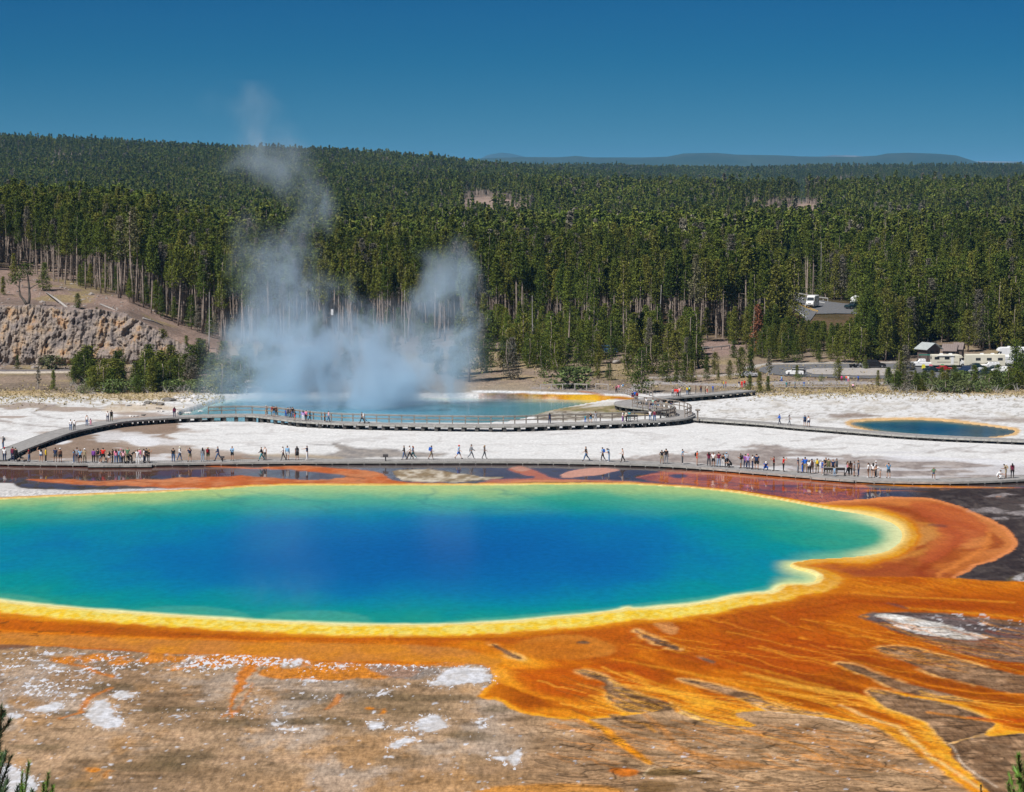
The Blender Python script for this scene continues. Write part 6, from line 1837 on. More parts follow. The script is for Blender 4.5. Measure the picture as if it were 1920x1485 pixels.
REARW = '''132.5 807.5 white/denim stand a ; on the left ramp of the rear boardwalk
139.5 807 white/dark_grey stand a cap:white h1.62 ; on the left ramp of the rear boardwalk
163 798.5 white/denim stand c LH tank ; on the left ramp of the rear boardwalk
170 797.5 pale_pink/pink stand a h1.1 LH ; on the left ramp of the rear boardwalk
202 790.5 white/navy stand a ; on the bend of the rear boardwalk
209 790 black/olive stand a pk:black h1.8 ; on the bend of the rear boardwalk
327 782 maroon/navy stand a LH long ; alone on the left part of the rear boardwalk
498.5 780.5 grey/khaki photo r sh cap:white h1.84 ; at the corner of the rear boardwalk before the steam
510.5 780 dark_red/khaki stand a ; at the corner of the rear boardwalk before the steam
513.5 782 black/steel_blue stand a sh h1.8 ; at the corner of the rear boardwalk before the steam
517.5 780 brown/black stand c ; at the corner of the rear boardwalk before the steam
536 781 blue/blue stand a h1.2 ; before the steam
540 783 dark_grey/dark_grey stand a ; before the steam
544.5 782 grey/dark_grey stand l ; before the steam
548.5 783.5 black/denim stand a h1.82 ; before the steam
553 788.5 black/red relax l sh cap:black ; before the steam
568.5 789.5 lilac/white stand a LH long ; before the steam
574 789 pink/black stand a ; before the steam
581 790.5 black/black stroll r long h1.78 ; before the steam
609 791.5 brown/brown stand l h1.62 ; before the crater lake
616 791.5 pale_pink/denim stroll r h1.82 ; before the crater lake
679 793.5 black/black walk l pk:white h1.84 ; alone before the crater lake
1030.5 794.5 navy/navy stand a LH ; on the right half of the rear boardwalk
1097.5 792.5 teal/blue stand a h1.25 ; on the right half of the rear boardwalk
1107.5 792.5 black/steel_blue relax a sh h1.6 ; on the right half of the rear boardwalk
1116.5 792.5 grey/light_grey stand a h1.82 ; on the right half of the rear boardwalk
1167.5 791.5 white/purple relax r ; by the dark bench
1174 791.5 cream/black relax l ; by the dark bench
1180 790 teal/teal stand a ; by the dark bench
1219 789 white/denim stand a ; before the hairpin
1227 789.5 maroon/denim stand a b1.1 ; before the hairpin
1212 763.5 white/grey stand a ; inside the hairpin
1218.5 767 light_grey/lilac stand l h1.5 ; inside the hairpin
1224.5 765.5 mint/denim stand a ; inside the hairpin
1229 767.5 dark_red/teal stand a h1.6 ; inside the hairpin
1233.5 766.5 black/denim stand a h1.8 ; inside the hairpin
1241 768.5 grey/dark_grey stand r ; inside the hairpin
1249.5 770 khaki/olive stand a ; inside the hairpin
1258.5 771.5 navy/dark_grey stand a ; inside the hairpin
1186 750.5 navy/maroon stand a sh ; at the landing behind the hairpin
1190.5 749 blue/navy stand a ; at the landing behind the hairpin
1194.5 752 dark_red/black stand a pk:dark_red ; at the landing behind the hairpin
1261 744 grey/dark_grey stand a ; on the ramp to the car park
1267 743.5 red/pale_pink stand a sh long b1.15 ; on the ramp to the car park
1270.5 744 red/black stand a h1.65 ; on the ramp to the car park
1274 743 pale_pink/dark_grey stand a h1.8 ; on the ramp to the car park
1288.5 740.5 yellow/denim stand a ; on the ramp to the car park
1292.5 740 black/black stand a pk:mint ; on the ramp to the car park
1304.5 737.5 black/dark_grey stand l ; on the ramp to the car park
1314 737 brown/navy stand a ; on the ramp to the car park
1322.5 738.5 black/black stand r h1.6 ; on the ramp to the car park
1326 737 cream/red stand l h1.6 ; on the ramp to the car park
1336.5 735.5 blue/denim stand a h1.5 ; on the ramp to the car park
1461.5 796 blue/navy stroll l long ; on the branch boardwalk
1480 797.5 grey/grey stroll r LH ; on the branch boardwalk
1509 799.5 steel_blue/navy stand a sh pk:navy h1.78 ; on the branch boardwalk
1516 800 white/navy relax a tank sh ; on the branch boardwalk'''
for row in REARW.split('\n'):
    a, pl = row.split(' ; ')
    y = float(a.split()[1]); x = float(a.split()[0])
    z = ZR
    if x > 1400: z = ZR - .25
    if x < 150: z = ZN + (ZR - ZN) * .9
    P(a, z, pl)
FARP = '''1155.5 737 maroon/black stand a ; on the bank by the ramp
1160 735.5 pink/denim stand a ; on the bank by the ramp
1165.5 735.5 white/grey stand l ; on the bank by the ramp
1168 733 steel_blue/khaki stand a ; on the bank by the ramp
1357 728 yellow/denim stand l ; on the path behind the ramp
1361 728 red/navy stand r ; on the path behind the ramp
1385.5 727.5 navy/white stand a ; at the far end of the ramp
1391 727.5 red/red stand a ; at the far end of the ramp
1396 726.5 red/black stand a h1.78 ; at the far end of the ramp
1406 722 blue/navy stand a ; at the far end of the ramp
1465.5 717.5 light_blue/blue stand a ; on the path below the parking loop
1474.5 729 teal/grey stand a ; at the fence below the parking loop
1480 727.5 dark_grey/black stand a ; at the fence below the parking loop
1490.5 729 teal/denim stand l ; at the fence below the parking loop
1507.5 728.5 blue/light_blue stand a ; at the fence below the parking loop
1516.5 727.5 cream/grey stand a ; at the fence below the parking loop
1578 717 magenta/maroon stand a ; on the path below the parking loop
1587 717 orange/denim stand a ; on the path below the parking loop
1590.5 717.5 white/pink stand a ; on the path below the parking loop
1609 717 blue/navy stand a ; on the path below the parking loop
1571 726 dark_grey/khaki crouch l ; on the path below the parking loop
1599.5 727.5 pale_pink/navy crouch a ; on the path below the parking loop'''
for row in FARP.split('\n'):
    a, pl = row.split(' ; ')
    P(a, 0, pl, ground=True)

# labels: look first, place second, neighbour only where needed
POSEW = {'walk': 'walking', 'stroll': 'walking', 'photo': 'taking a photo', 'phone': 'looking at a phone', 'point': 'pointing', 'wave': 'with raised arm', 'spread': 'with arms out', 'bend': 'bending over', 'crouch': 'crouching', 'folded': 'with folded arms', 'hips': 'hands on hips', 'look': 'looking down'}
def describe(d, lvl):
    who = 'child' if d['hgt'] < 1.3 else 'person'
    s = who + ' in ' + d['top'] + ' ' + {'tee': 'top', 'tank': 'vest', 'long': 'long sleeves'}[d['sleeve']]
    s += ' and ' + d['bot'].replace('pale denim', 'pale jeans').replace('denim', 'jeans')
    if 'jeans' not in s.split(' and ')[-1]:
        s += ' skirt' if d['skirt'] else (' shorts' if 'short' in d['legs'] else ' trousers')
    elif 'short' in d['legs']: s = s.replace('jeans', 'denim shorts')
    if d['hat'] and lvl >= 1: s += ', ' + d['hat'][1] + (' hat' if d['hat'][0] == 'brim' else ' cap')
    elif d['pack'] and lvl >= 1: s += ', ' + d['pack'] + ' backpack'
    elif d['pose'] in POSEW and lvl >= 1: s += ', ' + POSEW[d['pose']]
    return s
seen = {}
for i, (o, d) in enumerate(PEOPLE):
    s = describe(d, 1) + ', ' + d['place']
    w = s.split()
    if len(w) > 16:
        s = describe(d, 0) + ', ' + d['place']; w = s.split()
    if len(w) > 16:
        s = describe(d, 1); w = s.split()
    while s in seen:
        j = min((k for k in range(len(PEOPLE)) if k != i), key=lambda k: abs(PEOPLE[k][1]['px'] - d['px']) + 2 * abs(PEOPLE[k][1]['py'] - d['py']))
        nd = PEOPLE[j][1]; side = 'left' if nd['px'] > d['px'] else 'right'
        s = describe(d, 0) + ', just ' + side + ' of the person in ' + nd['top']
        if s in seen: s = s + ' and ' + nd['bot'].split()[0]
        break
    seen[s] = 1
    tag(o, s, 'person', 'visitors on the boardwalks and paths')

# pushchairs
def pushchair(px, py, zd, col, label, rz=0, s=1.0):
    x, y = on_plane(px, py, zd)
    r = empty('pushchair', (x, y, zd), rz); r.scale = (s, s, s); tag(r, label, 'pushchair')
    m = MB()
    for sx in (-.24, .24):
        m.tube([(sx, -.40, .12), (sx, .05, .55), (sx, .50, 1.02)], .015, 5); m.tube([(sx, .40, .12), (sx, .05, .55)], .015, 5)
    m.tube([(-.24, .50, 1.02), (.24, .50, 1.02)], .018, 5); m.tube([(-.24, .4, .12), (.24, .4, .12)], .012, 5)
    m.build('frame', MAT_METAL, r)
    m = MB(); m.box((0, .0, .42), (.40, .36, .08)).box((0, .20, .66), (.40, .07, .50), M=Matrix.Rotation(-.35, 3, 'X'))
    q = m.build('seat', MAT_CLOTH, r); q.color = (*col, 1)
    m = MB(); n = 7
    vs = []
    for i in range(n):
        a = i / (n - 1) * 1.7
        for sx in (-.22, -.1, .1, .22): vs.append((sx, .28 - .38 * math.sin(a) , .78 + .30 * math.cos(a) * (1 if abs(sx) < .2 else .93)))
    fs = [(i * 4 + k, i * 4 + k + 1, i * 4 + k + 5, i * 4 + k + 4) for i in range(n - 1) for k in range(3)]
    m.add(vs, fs); q = m.build('hood', MAT_CLOTH, r); q.color = (*col, 1)
    for sx in (-.25, .25):
        for sy in (-.42, .42):
            MB().lathe([(.02, -.02), (.13, -.02), (.13, .02), (.02, .02)], (sx, sy, .13), 12, axis='X').build('wheel', MAT_METAL, r)
pushchair(41, 865.5, ZN, (.02, .03, .035), 'dark pushchair beside the pair in maroon and black, left end of the near boardwalk', 1.3)
pushchair(244, 868.8, ZN, (.02, .02, .022), 'black pushchair in the crowd, beside the tall man in green', 1.2)
pushchair(687.5, 793.8, ZR, (.05, .30, .50), 'small blue pushchair behind the lone walker on the rear boardwalk', 1.6, .75)
# ------------------------------------------------------------------ trees and shrubs that stand by themselves
def pt(px, py, hpx, key, name, label, group=None, cat='tree', wide=1.0, lean=0.0, mn=None):
    x, y, z = on_ground(px, py)
    h = hpx * y / FPX
    return tree(name, key, x, y, h, label, group, cat, wide=wide, lean=lean, z=z - .05)

SOLO = [
 (1202,738,84,'young1','young_pine','big bushy pine standing beside the ramp landing, dark shade at its foot',1.15),
 (880,716,150,'med1','dark_pine','large dark pine at the right edge of the steam on the lake shore',1.0),
 (862,704,120,'med3','dark_pine','dark pine leaning over the lake shore inside the edge of the steam',.9),
 (1072,727,36,'bush0','round_bush','low round dark green bush beside the grey rail above the beach',1.9),
 (1022,708,62,'young3','young_pine','rounded young pine on the bare bank left of the low round bush',1.1),
 (960,712,78,'young0','young_pine','slim young pine on the bank right of the steam edge',1.0),
 (1085,706,84,'med0','pine_tree','dark conical pine on the bank behind the low round bush',1.1),
 (1120,709,48,'young2','young_pine','small pointed young pine right of the dark conical pine on the bank',1.0),
 (1142,713,32,'young3','young_pine','short squat pine seedling on the bank above the people by the ramp',1.2),
 (1105,700,100,'med2','pine_tree','tall dark pine in the middle of the bank thicket, right of the conical one',1.0),
 (1420,668,96,'rust0','dead_pine','rust red dead pine at the edge of the woods left of the parking loop',1.0),
 (1442,716,62,'thin0','pine_tree','thin scraggy pine beside the left curve of the parking loop',1.3),
 (1376,671,34,'young0','young_pine','small lone green pine on the bare cut bank left of the red dead pine',1.2),
 (1571,712,40,'young3','young_pine','round young pine on the island beside the parking loop, between the pink and blue visitors',1.1),
 (1494,708,24,'young2','young_pine','small pine hiding the front of the black and white off-roader',1.2),
 (1497,714,13,'bush1','shrub','low shrub on the verge just below the off-roader',1.0),
 (1540,715,11,'bush1','shrub','tiny shrub on the verge right of the off-roader',1.0),
 (1622,693,26,'young1','young_pine','small green pine between the motorcycles and the black car',1.0),
 (1646,724,30,'young0','young_pine','single small pine at the left end of the right-hand thicket',1.0),
 (146,583,32,'young3','young_pine','rounded young pine at the rim of the bluff right of the fallen log',1.1),
 (182,626,34,'young1','young_pine','small pine growing on the face of the rock bluff',.9),
 (84,545,52,'young0','young_pine','full young pine on the bare slope behind the fallen log',1.1),
 (6,553,34,'young2','young_pine','young pine cut by the left border on the bare slope',1.1),
 (26,524,48,'young0','young_pine','slim young pine highest on the bare slope by the left border',.9),
 (115,682,30,'young2','young_pine','small pine at the foot of the bluff above the green shrub',1.0),
 (33,692,26,'young1','young_pine','small pine at the foot of the bluff near the left border',1.0),
 (95,692,24,'bush0','green_shrub','grey-green rounded shrub at the foot of the bluff',1.5),
 (142,693,26,'young0','young_pine','small pine at the right end of the gravel track',1.0),
 (72,731,44,'thin0','pine_tree','thin dark young pine below the gravel track, left one of the pair',1.5),
 (100,732,38,'young2','young_pine','young pine below the gravel track, right one of the pair',1.0),
 (216,668,50,'young1','young_pine','pointed pine standing out above the thicket before the bluff',1.0),
 (305,672,50,'young3','young_pine','broad round-topped pine above the thicket before the bluff',1.4),
 (350,668,38,'young0','young_pine','narrow pine right of the broad one above the thicket',1.0),
 (376,680,36,'young2','young_pine','small narrow pine at the right end of the bluff, by the steam',.9),
]
for px, py, h, k, nm, lb, w in SOLO:
    pt(px, py, h, k, nm, lb, None, 'shrub' if ('bush' in nm or 'shrub' in nm) else 'tree', w)

rt = random.Random(21)
def band(n, f, keys, hr, name, label, group, cat='tree', w=(.9, 1.25)):
    for _ in range(n):
        px, py = f()
        pt(px, py, rt.uniform(*hr), rt.choice(keys), name, label, group, cat, rt.uniform(*w))
# thicket before the bluff
def f1():
    px = rt.uniform(135, 520); t = (px - 135) / 385
    return px, rt.uniform(700 - 6 * t, 738)
band(84, f1, ['young0', 'young1', 'young2', 'young3'], (30, 66), 'young_pine', 'young pine packed in the thicket between the rock bluff and the steam', 'young pines of the left thicket', w=(1.3, 2.0))
band(22, lambda: (rt.uniform(150, 420), rt.uniform(727, 739)), ['bush0', 'bush1'], (14, 26), 'shrub', 'low shrub along the front edge of the thicket before the rock bluff', 'shrubs of the left thicket', 'shrub', (1.0, 1.6))
# thicket right of the parking loop
band(44, lambda: (rt.uniform(1664, 1925), rt.uniform(714, 733)), ['young0', 'young1', 'young2', 'young3'], (16, 38), 'young_pine', 'young pine in the thicket in front of the parked vehicles', 'young pines of the right thicket', w=(1.3, 1.9))
band(26, lambda: (rt.uniform(1660, 1925), rt.uniform(722, 737)), ['bush0', 'bush1'], (14, 26), 'shrub', 'low scrub along the front of the thicket below the parked vehicles', 'shrubs of the right thicket', 'shrub', (1.0, 1.7))
for px, py, h in ((1688,712,54),(1697,706,58),(1905,716,78),(1915,722,60)):
    pt(px, py, h, 'young%d' % (px % 4), 'young_pine', {1688: 'bushy pine hiding the left end of the parked vehicles', 1697: 'taller pine just behind the bushy one left of the parked vehicles', 1905: 'tallest pine of the right thicket, in front of the white trailer', 1915: 'pine at the right border in front of the parked vehicles'}[px], None, 'tree', 1.15)
# pines on the bank between the lake and the car park
for px, py, h, lb in ((1247,716,56,'first of the young pines right of the big ramp pine'), (1268,718,40,'short young pine between two taller ones right of the ramp'), (1283,714,52,'pointed young pine behind the people on the ramp'), (1297,717,42,'low young pine behind the yellow shirt on the ramp'),
                      (1325,714,48,'slim young pine above the dark figures on the ramp'), (1341,702,42,'young pine left of the pair on the far path'), (1347,714,20,'tiny pine seedling beside the far path'), (1368,711,36,'young pine above the red group at the ramp end'),
                      (1390,708,58,'tall young pine above the red group at the ramp end'), (1408,704,50,'slender young pine left of the parking loop'), (1406,736,34,'low green pine at the end of the ramp'), (1424,737,40,'dense green pine clump right of the ramp end'), (1440,735,30,'small green pine right of the clump at the ramp end'),
                      (1410,668,34,'small pine under the red dead pine'), (1310,690,66,'taller pine behind the young ones, mid-bank'), (1228,700,70,'dark pine behind the big ramp pine'), (1180,705,60,'dark pine left of the big ramp pine'), (990,690,58,'pine on the upper bank right of the steam'), (1045,690,66,'pine on the upper bank above the round bush')):
    pt(px, py, h, rt.choice(['young0', 'young1', 'young2', 'young3', 'med0']), 'young_pine', lb, None, 'tree', rt.uniform(.95, 1.2))
band(60, lambda: (rt.uniform(890, 1300), rt.uniform(650, 700)), ['young0', 'young1', 'young3', 'med0', 'med2'], (40, 84), 'young_pine', 'green pine in the belt of young trees on the bank below the tall forest', 'belt of young pines above the bank', w=(.95, 1.3))
band(16, lambda: (rt.uniform(560, 860), rt.uniform(650, 715)), ['young0', 'thin0', 'med3', 'young2'], (38, 86), 'young_pine', 'thin pine half veiled by steam on the far lake shore', 'pines veiled by the steam', w=(.9, 1.2))
band(70, lambda: (rt.uniform(1440, 1925), rt.uniform(640, 682)), ['med0', 'med1', 'med2', 'med3', 'young1', 'young3'], (56, 110), 'pine_tree', 'full green pine in the belt behind the parking loop', 'belt of pines behind the parking loop', w=(.9, 1.2)) if False else None
# a denser belt behind the parking loop, kept off the buildings and vehicles
cnt = 0
while cnt < 120:
    px = rt.uniform(1426, 1925); py = rt.uniform(612, 681); h = rt.uniform(50, 96)
    if 1415 < px < 1632: h = min(h, py - rt.uniform(590, 612))
    if h < 14: continue
    q = np.array([px]); bad = False
    for Pq in CLEAR:
        for f in (0, .3, .6, 1.0):
            for dx in (-5, 5):
                if in_poly(np.array([px + dx]), np.array([py - h * f]), Pq)[0]: bad = True
    if bad: continue
    pt(px, py, h, rt.choice(['med0', 'med1', 'med2', 'med3', 'young1']), 'pine_tree', 'full green pine in the belt of woods behind the parking loop', 'belt of pines behind the parking loop', 'tree', rt.uniform(1.0, 1.4)); cnt += 1
# low pines filling the slope under the upper road
for _ in range(70):
    px = rt.uniform(1405, 1635); py = rt.uniform(628, 681); h = min(rt.uniform(30, 74), py - rt.uniform(594, 612) - (10 if px < 1500 else 0))
    if 1318 < px < 1420 and py > 640 or h < 14: continue
    pt(px, py, h, rt.choice(['med0', 'med1', 'med2', 'med3', 'young1', 'young3']), 'pine_tree', 'green pine on the slope between the upper road and the parking loop', 'pines on the slope below the upper road', 'tree', rt.uniform(1.0, 1.35))
# dead standing trunks
for px, py, h, lb in ((217,520,70,'grey dead snag left among the pines above the bluff'), (1232,650,120,'tall grey dead snag in the forest right of centre'), (575,640,96,'grey snag behind the steam'), (1000,660,110,'pale leaning snag left of the pine belt'), (1540,560,110,'grey snag behind the upper road'), (700,655,90,'bare snag in the thin steam'), (1118,660,90,'forked grey snag above the bank'), (95,500,90,'bare grey snag high on the left slope'), (392,655,110,'bare trunk at the lower end of the left forest edge'), (760,645,105,'straight bare trunk between the two steam columns')):
    pt(px, py, h, 'snag0', 'dead_snag', lb, None, 'dead tree', rt.uniform(.8, 1.2), rt.uniform(-.05, .05))

# twin-stemmed old pine on the slope
x, y, z = on_ground(52, 577)
tw = empty('old_pine', (x, y, z)); tag(tw, 'old pine with two crooked dark stems on the bare slope above the bluff', 'tree')
for s, pts in ((1, [(0, 0, -.3), (-.5, .0, .8), (-1.3, .1, 1.8), (-1.5, .1, 3.4), (-1.2, .1, 5.0)]), (-1, [(.1, 0, -.3), (.35, 0, 1.5), (.3, 0, 3.4), (.1, 0, 5.2), (-.3, 0, 6.8)])):
    MB().tube(pts, [.28, .24, .19, .13, .06], 7).build('stem', MAT_DARKBARK, tw, smooth=True)
MB().tube([(.3, 0, 3.0), (1.2, .1, 3.5), (2.2, .1, 4.0)], [.12, .08, .03], 5).tube([(-1.4, 0, 3.2), (-2.3, .1, 3.9)], [.1, .03], 5).tube([(.3, 0, 3.2), (-.9, .1, 3.3)], [.1, .05], 5).build('limbs', MAT_DARKBARK, tw)
rgx = np.random.default_rng(31); pc = []
for c, r_, n_ in (((-1.5, 0, 5.2), 1.1, 260), ((-.3, 0, 7.0), .9, 220), ((-2.5, .1, 4.3), .8, 160), ((.4, .1, 5.8), .8, 140), ((2.0, .1, 4.2), .45, 50), ((-.9, 0, 6.1), .9, 160)):
    pc.append(np.array(c) + rgx.normal(size=(n_, 3)) * np.array([r_, r_, r_ * .55]) * .6)
V_, k_ = clump_faces(np.concatenate(pc), .16, rgx)
mobj('crown', quads_mesh('crown', V_, k_, [MAT_PINE]), tw)

# fallen logs
def log(a, b, r, label, twig=3):
    A = Vector(on_ground(*a)); B = Vector(on_ground(*b)); o = empty('fallen_log', A); tag(o, label, 'log')
    d = B - A; up = Vector((0, 0, r))
    MB().tube([up, d * .5 + up + Vector((0, 0, .1)), d + up], [r, r * .8, r * .35], 7).build('trunk', MAT_GREY, o, smooth=True)
    m = MB()
    for i in range(twig):
        t = .35 + .6 * i / max(1, twig); p = d * t + up
        m.tube([p, p + Vector((rt.uniform(-.4, .4), rt.uniform(-.3, .3), rt.uniform(.4, .9)))], [r * .25, .015], 4)
    m.build('broken_branches', MAT_GREY, o)
log((128,582), (86,550), .24, 'long pale fallen log lying down the bare slope above the bluff')
log((188,572), (228,590), .16, 'grey fallen log along the forest edge over the bluff, upper one')
log((268,598), (306,612), .16, 'grey fallen log on the rim right of the bluff, lower one')
log((182,724), (192,739), .16, 'bleached branch leaning at the front edge of the left thicket')
log((1004,596+60), (1030,668), .16, 'pale log lying among the young pines right of the steam')
log((1814,733), (1808,716), .14, 'pale dead branch leaning out of the right thicket')
log((1150,683), (1166,681), .3, 'thick pale log on the bank left of the big ramp pine')
log((640,668), (668,652), .2, 'grey fallen trunk on the far shore behind the steam')
log((560,655), (620,648), .18, 'long fallen trunk in the thin steam, far shore')

# brush of dead grey twigs in the thickets, beyond counting
def twigs(n, f, name, mat):
    m = MB()
    for _ in range(n):
        px, py = f(); x, y, z = on_ground(px, py)
        for q in range(4):
            a = rt.uniform(0, 6.28); l = rt.uniform(.4, 1.5)
            m.tube([(x, y, z), (x + math.cos(a) * l * .5, y + math.sin(a) * l * .3, z + l * .8), (x + math.cos(a) * l, y + math.sin(a) * l * .5, z + l * rt.uniform(.5, 1.1))], [.03, .02, .008], 3, cap=False)
    m.build(name, mat)['kind'] = 'stuff'
twigs(150, lambda: (rt.uniform(130, 470), rt.uniform(722, 740)), 'dead_brush', MAT_GREY)
twigs(150, lambda: (rt.uniform(1665, 1930), rt.uniform(716, 738)), 'dead_brush', MAT_GREY)
twigs(110, lambda: (rt.uniform(430, 860), rt.uniform(640, 700)), 'dead_brush', MAT_GREY)

# dry grass tufts on the back of the flats: no one could count them
gp = []
for _ in range(5200):
    if rt.random() < .5: px, py = rt.uniform(1380, 1940), rt.gauss(735, 6)
    elif rt.random() < .6: px, py = rt.uniform(-20, 420), rt.gauss(742, 8)
    else: px, py = rt.uniform(1000, 1700), rt.uniform(700, 733)
    if py > 785 or py < 690: continue
    gp.append((px, py))
G = []
for px, py in gp:
    if py > 738: x, y = on_plane(px, py); z = 0
    else:
        x, y = on_plane(px, py); y = min(y, 460); x = (px - 960) / FPX * (y + H * ST); z = float(terrain(np.array([x]), np.array([y]))[0])
    G.append((x, y, z + .06))
V_, k_ = clump_faces(np.repeat(np.array(G), 3, 0) + rgx.normal(size=(len(G) * 3, 3)) * .10, .15, rgx, True)
MAT_DRY = simple('dry_grass', (.34, .27, .13), .9, .3, 2.0)
go_ = bpy.data.objects.new('dry_grass', quads_mesh('dry_grass', V_, k_, [MAT_DRY])); COL.objects.link(go_); go_['kind'] = 'stuff'

# ------------------------------------------------------------------ roads
MAT_ASPH = simple('asphalt', (.13, .13, .135), .9, .15, 2.0)
MAT_LINEW = simple('white_road_paint', (.55, .55, .53), .8, .15, 1.0)
MAT_LINEY = simple('yellow_road_paint', (.50, .30, .05), .8, .15, 1.0)
MAT_SHOULDER = simple('gravel_shoulder', (.36, .33, .30), .95, .2, 2.0)
def strip(name, pairs, off, mat, n=10):
    """pairs: ((far px, row), (near px, row)) laid on the terrain as one sheet"""
    co = []; m = 7
    rows = []
    for i in range(len(pairs) - 1):
        for k in range(n + (i == len(pairs) - 2)):
            t = k / n
            a = [pairs[i][0][c] * (1 - t) + pairs[i + 1][0][c] * t for c in (0, 1)]
            b = [pairs[i][1][c] * (1 - t) + pairs[i + 1][1][c] * t for c in (0, 1)]
            rows.append((a, b))
    vs = []
    for a, b in rows:
        A = on_ground(*a); B = on_ground(*b)
        for j in range(m):
            t = j / (m - 1)
            x = A[0] * (1 - t) + B[0] * t; y = A[1] * (1 - t) + B[1] * t
            vs.append((x, y, float(terrain(np.array([x]), np.array([y]))[0]) + off))
    fs = [(i * m + j, i * m + j + 1, (i + 1) * m + j + 1, (i + 1) * m + j) for i in range(len(rows) - 1) for j in range(m - 1)]
    mb = MB(); mb.add(vs, fs); o = mb.build(name, mat); o['kind'] = 'structure'; return o
UP = [((1424,549.5),(1434,555)), ((1455,550.5),(1455,564)), ((1481,554),(1478,577)), ((1515,560),(1497,590)), ((1550,566),(1516,606))]
strip('upper_road', UP, .18, MAT_ASPH)
strip('upper_road', [((1548,566),(1530,590)), ((1580,570),(1570,589)), ((1618,573),(1614,590))], .175, MAT_ASPH)
def lerp_pairs(ps, a, b): return [((p[0][0] * (1 - a) + p[1][0] * a, p[0][1] * (1 - a) + p[1][1] * a), (p[0][0] * (1 - b) + p[1][0] * b, p[0][1] * (1 - b) + p[1][1] * b)) for p in ps]
strip('road_line', lerp_pairs(UP, .08, .11), .21, MAT_LINEW); strip('road_line', lerp_pairs(UP, .90, .93), .21, MAT_LINEW)
strip('road_line', lerp_pairs(UP, .46, .485), .21, MAT_LINEY); strip('road_line', lerp_pairs(UP, .51, .535), .21, MAT_LINEY)
LOOP = [((1424,691),(1424,697)), ((1440,686.5),(1440,702)), ((1480,684.5),(1480,706)), ((1560,683.5),(1560,709)), ((1650,683),(1650,711)), ((1760,681),(1760,713)), ((1960,678),(1960,716))]
strip('parking_loop', LOOP, .10, MAT_ASPH)
strip('gravel_island', [((1512,695),(1512,699)), ((1525,692.5),(1525,703)), ((1600,691.5),(1600,705.5)), ((1660,692),(1660,706)), ((1684,695),(1684,703))], .16, MAT_SHOULDER)
guard_rail([(1428,549.8),(1455,549.6),(1481,552.6),(1515,558.6),(1552,565)], None, 'low steel guard rail along the outer side of the upper road', 'guard rail', .7, 3.2, simple('rail_steel', (.42, .41, .39), .7, .1, 2.0), 'road_guard_rail', mid=(), top=.2)
guard_rail([(1436,556),(1462,568),(1480,578),(1494,589)], None, 'low steel guard rail along the inner side of the upper road curve', 'guard rail', .7, 3.2, bpy.data.materials['rail_steel'], 'road_guard_rail', mid=(), top=.2)
guard_rail([(1318,657.5),(1345,656.5),(1368,654)], None, 'low pale rail at the top of the bare cut bank', 'guard rail', .6, 2.4, bpy.data.materials['rail_steel'], 'road_guard_rail', mid=(), top=.2)

# ------------------------------------------------------------------ vehicles
def paint(name, c, rough=.35): return simple(name, c, rough, .04, 2.0, spec=.5)
PAINT = {'white': paint('white_paint', (.74, .74, .73)), 'black': paint('black_paint', (.012, .012, .014)), 'silver': paint('silver_paint', (.42, .43, .45)), 'navy': paint('navy_paint', (.015, .03, .07)),
         'blue': paint('blue_paint', (.10, .22, .42)), 'cream': paint('cream_paint', (.66, .62, .50), .5), 'dark': paint('dark_green_paint', (.012, .03, .035)), 'red': paint('red_paint', (.35, .02, .02))}
MAT_GLASS = simple('dark_window', (.02, .025, .03), .08, .02, 1.0, spec=.6)
MAT_TYRE = simple('tyre', (.015, .015, .015), .8, .1, 3.0)
MAT_RIM = simple('rim', (.35, .35, .36), .4, .05, 3.0, metal=.6)
MAT_TAIL = simple('tail_lamp', (.35, .01, .01), .3, .05, 3.0)
MAT_HEAD = simple('head_lamp', (.7, .7, .68), .2, .05, 3.0)
MAT_TRIM = simple('dark_trim', (.03, .03, .032), .6, .1, 3.0)
def loft(sections, mb):
    """sections: list of (x, [(y,z)...]) rings joined along x"""
    n = len(sections[0][1]); vs = []; fs = []
    for x, ring in sections: vs += [(x, y, z) for y, z in ring]
    for i in range(len(sections) - 1):
        for k in range(n):
            fs.append((i * n + k, i * n + (k + 1) % n, (i + 1) * n + (k + 1) % n, (i + 1) * n + k))
    fs.append(tuple(range(n))[::-1]); fs.append(tuple((len(sections) - 1) * n + k for k in range(n)))
    mb.add(vs, fs)
def ring(w, z0, z1, wt=None, c=.1):
    wt = w if wt is None else wt
    return [(-w / 2, z0), (-w / 2, z0 + (z1 - z0) * .55), (-wt / 2, z1 - c), (-wt / 2 + c, z1), (wt / 2 - c, z1), (wt / 2, z1 - c), (w / 2, z0 + (z1 - z0) * .55), (w / 2, z0)]
def wheels(r, xs, w, rad=.36):
    for x in xs:
        for s in (-1, 1):
            t = MB().lathe([(.18, -.11), (rad - .03, -.11), (rad, -.07), (rad, .07), (rad - .03, .11), (.18, .11)], (0, 0, 0), 14, axis='Y').build('wheel', MAT_TYRE, r, (x, s * (w / 2 - .12), rad))
            MB().lathe([(.05, -.115), (.20, -.115), (.21, -.1), (.21, .1), (.20, .115), (.05, .115)], (0, 0, 0), 10, axis='Y').build('rim', MAT_RIM, t)
def win(r, mb_pts, name='window'):
    m = MB()
    for q in mb_pts: m.add(q, [(0, 1, 2, 3)])
    return m.build(name, MAT_GLASS, r)
def side_win(x0, x1, z0, z1, w0, w1, t=.0):
    out = []
    for s in (-1, 1):
        out.append([(x0, s * w0, z0), (x1, s * w0, z0), (x1 - t, s * w1, z1), (x0 + t, s * w1, z1)])
    return out
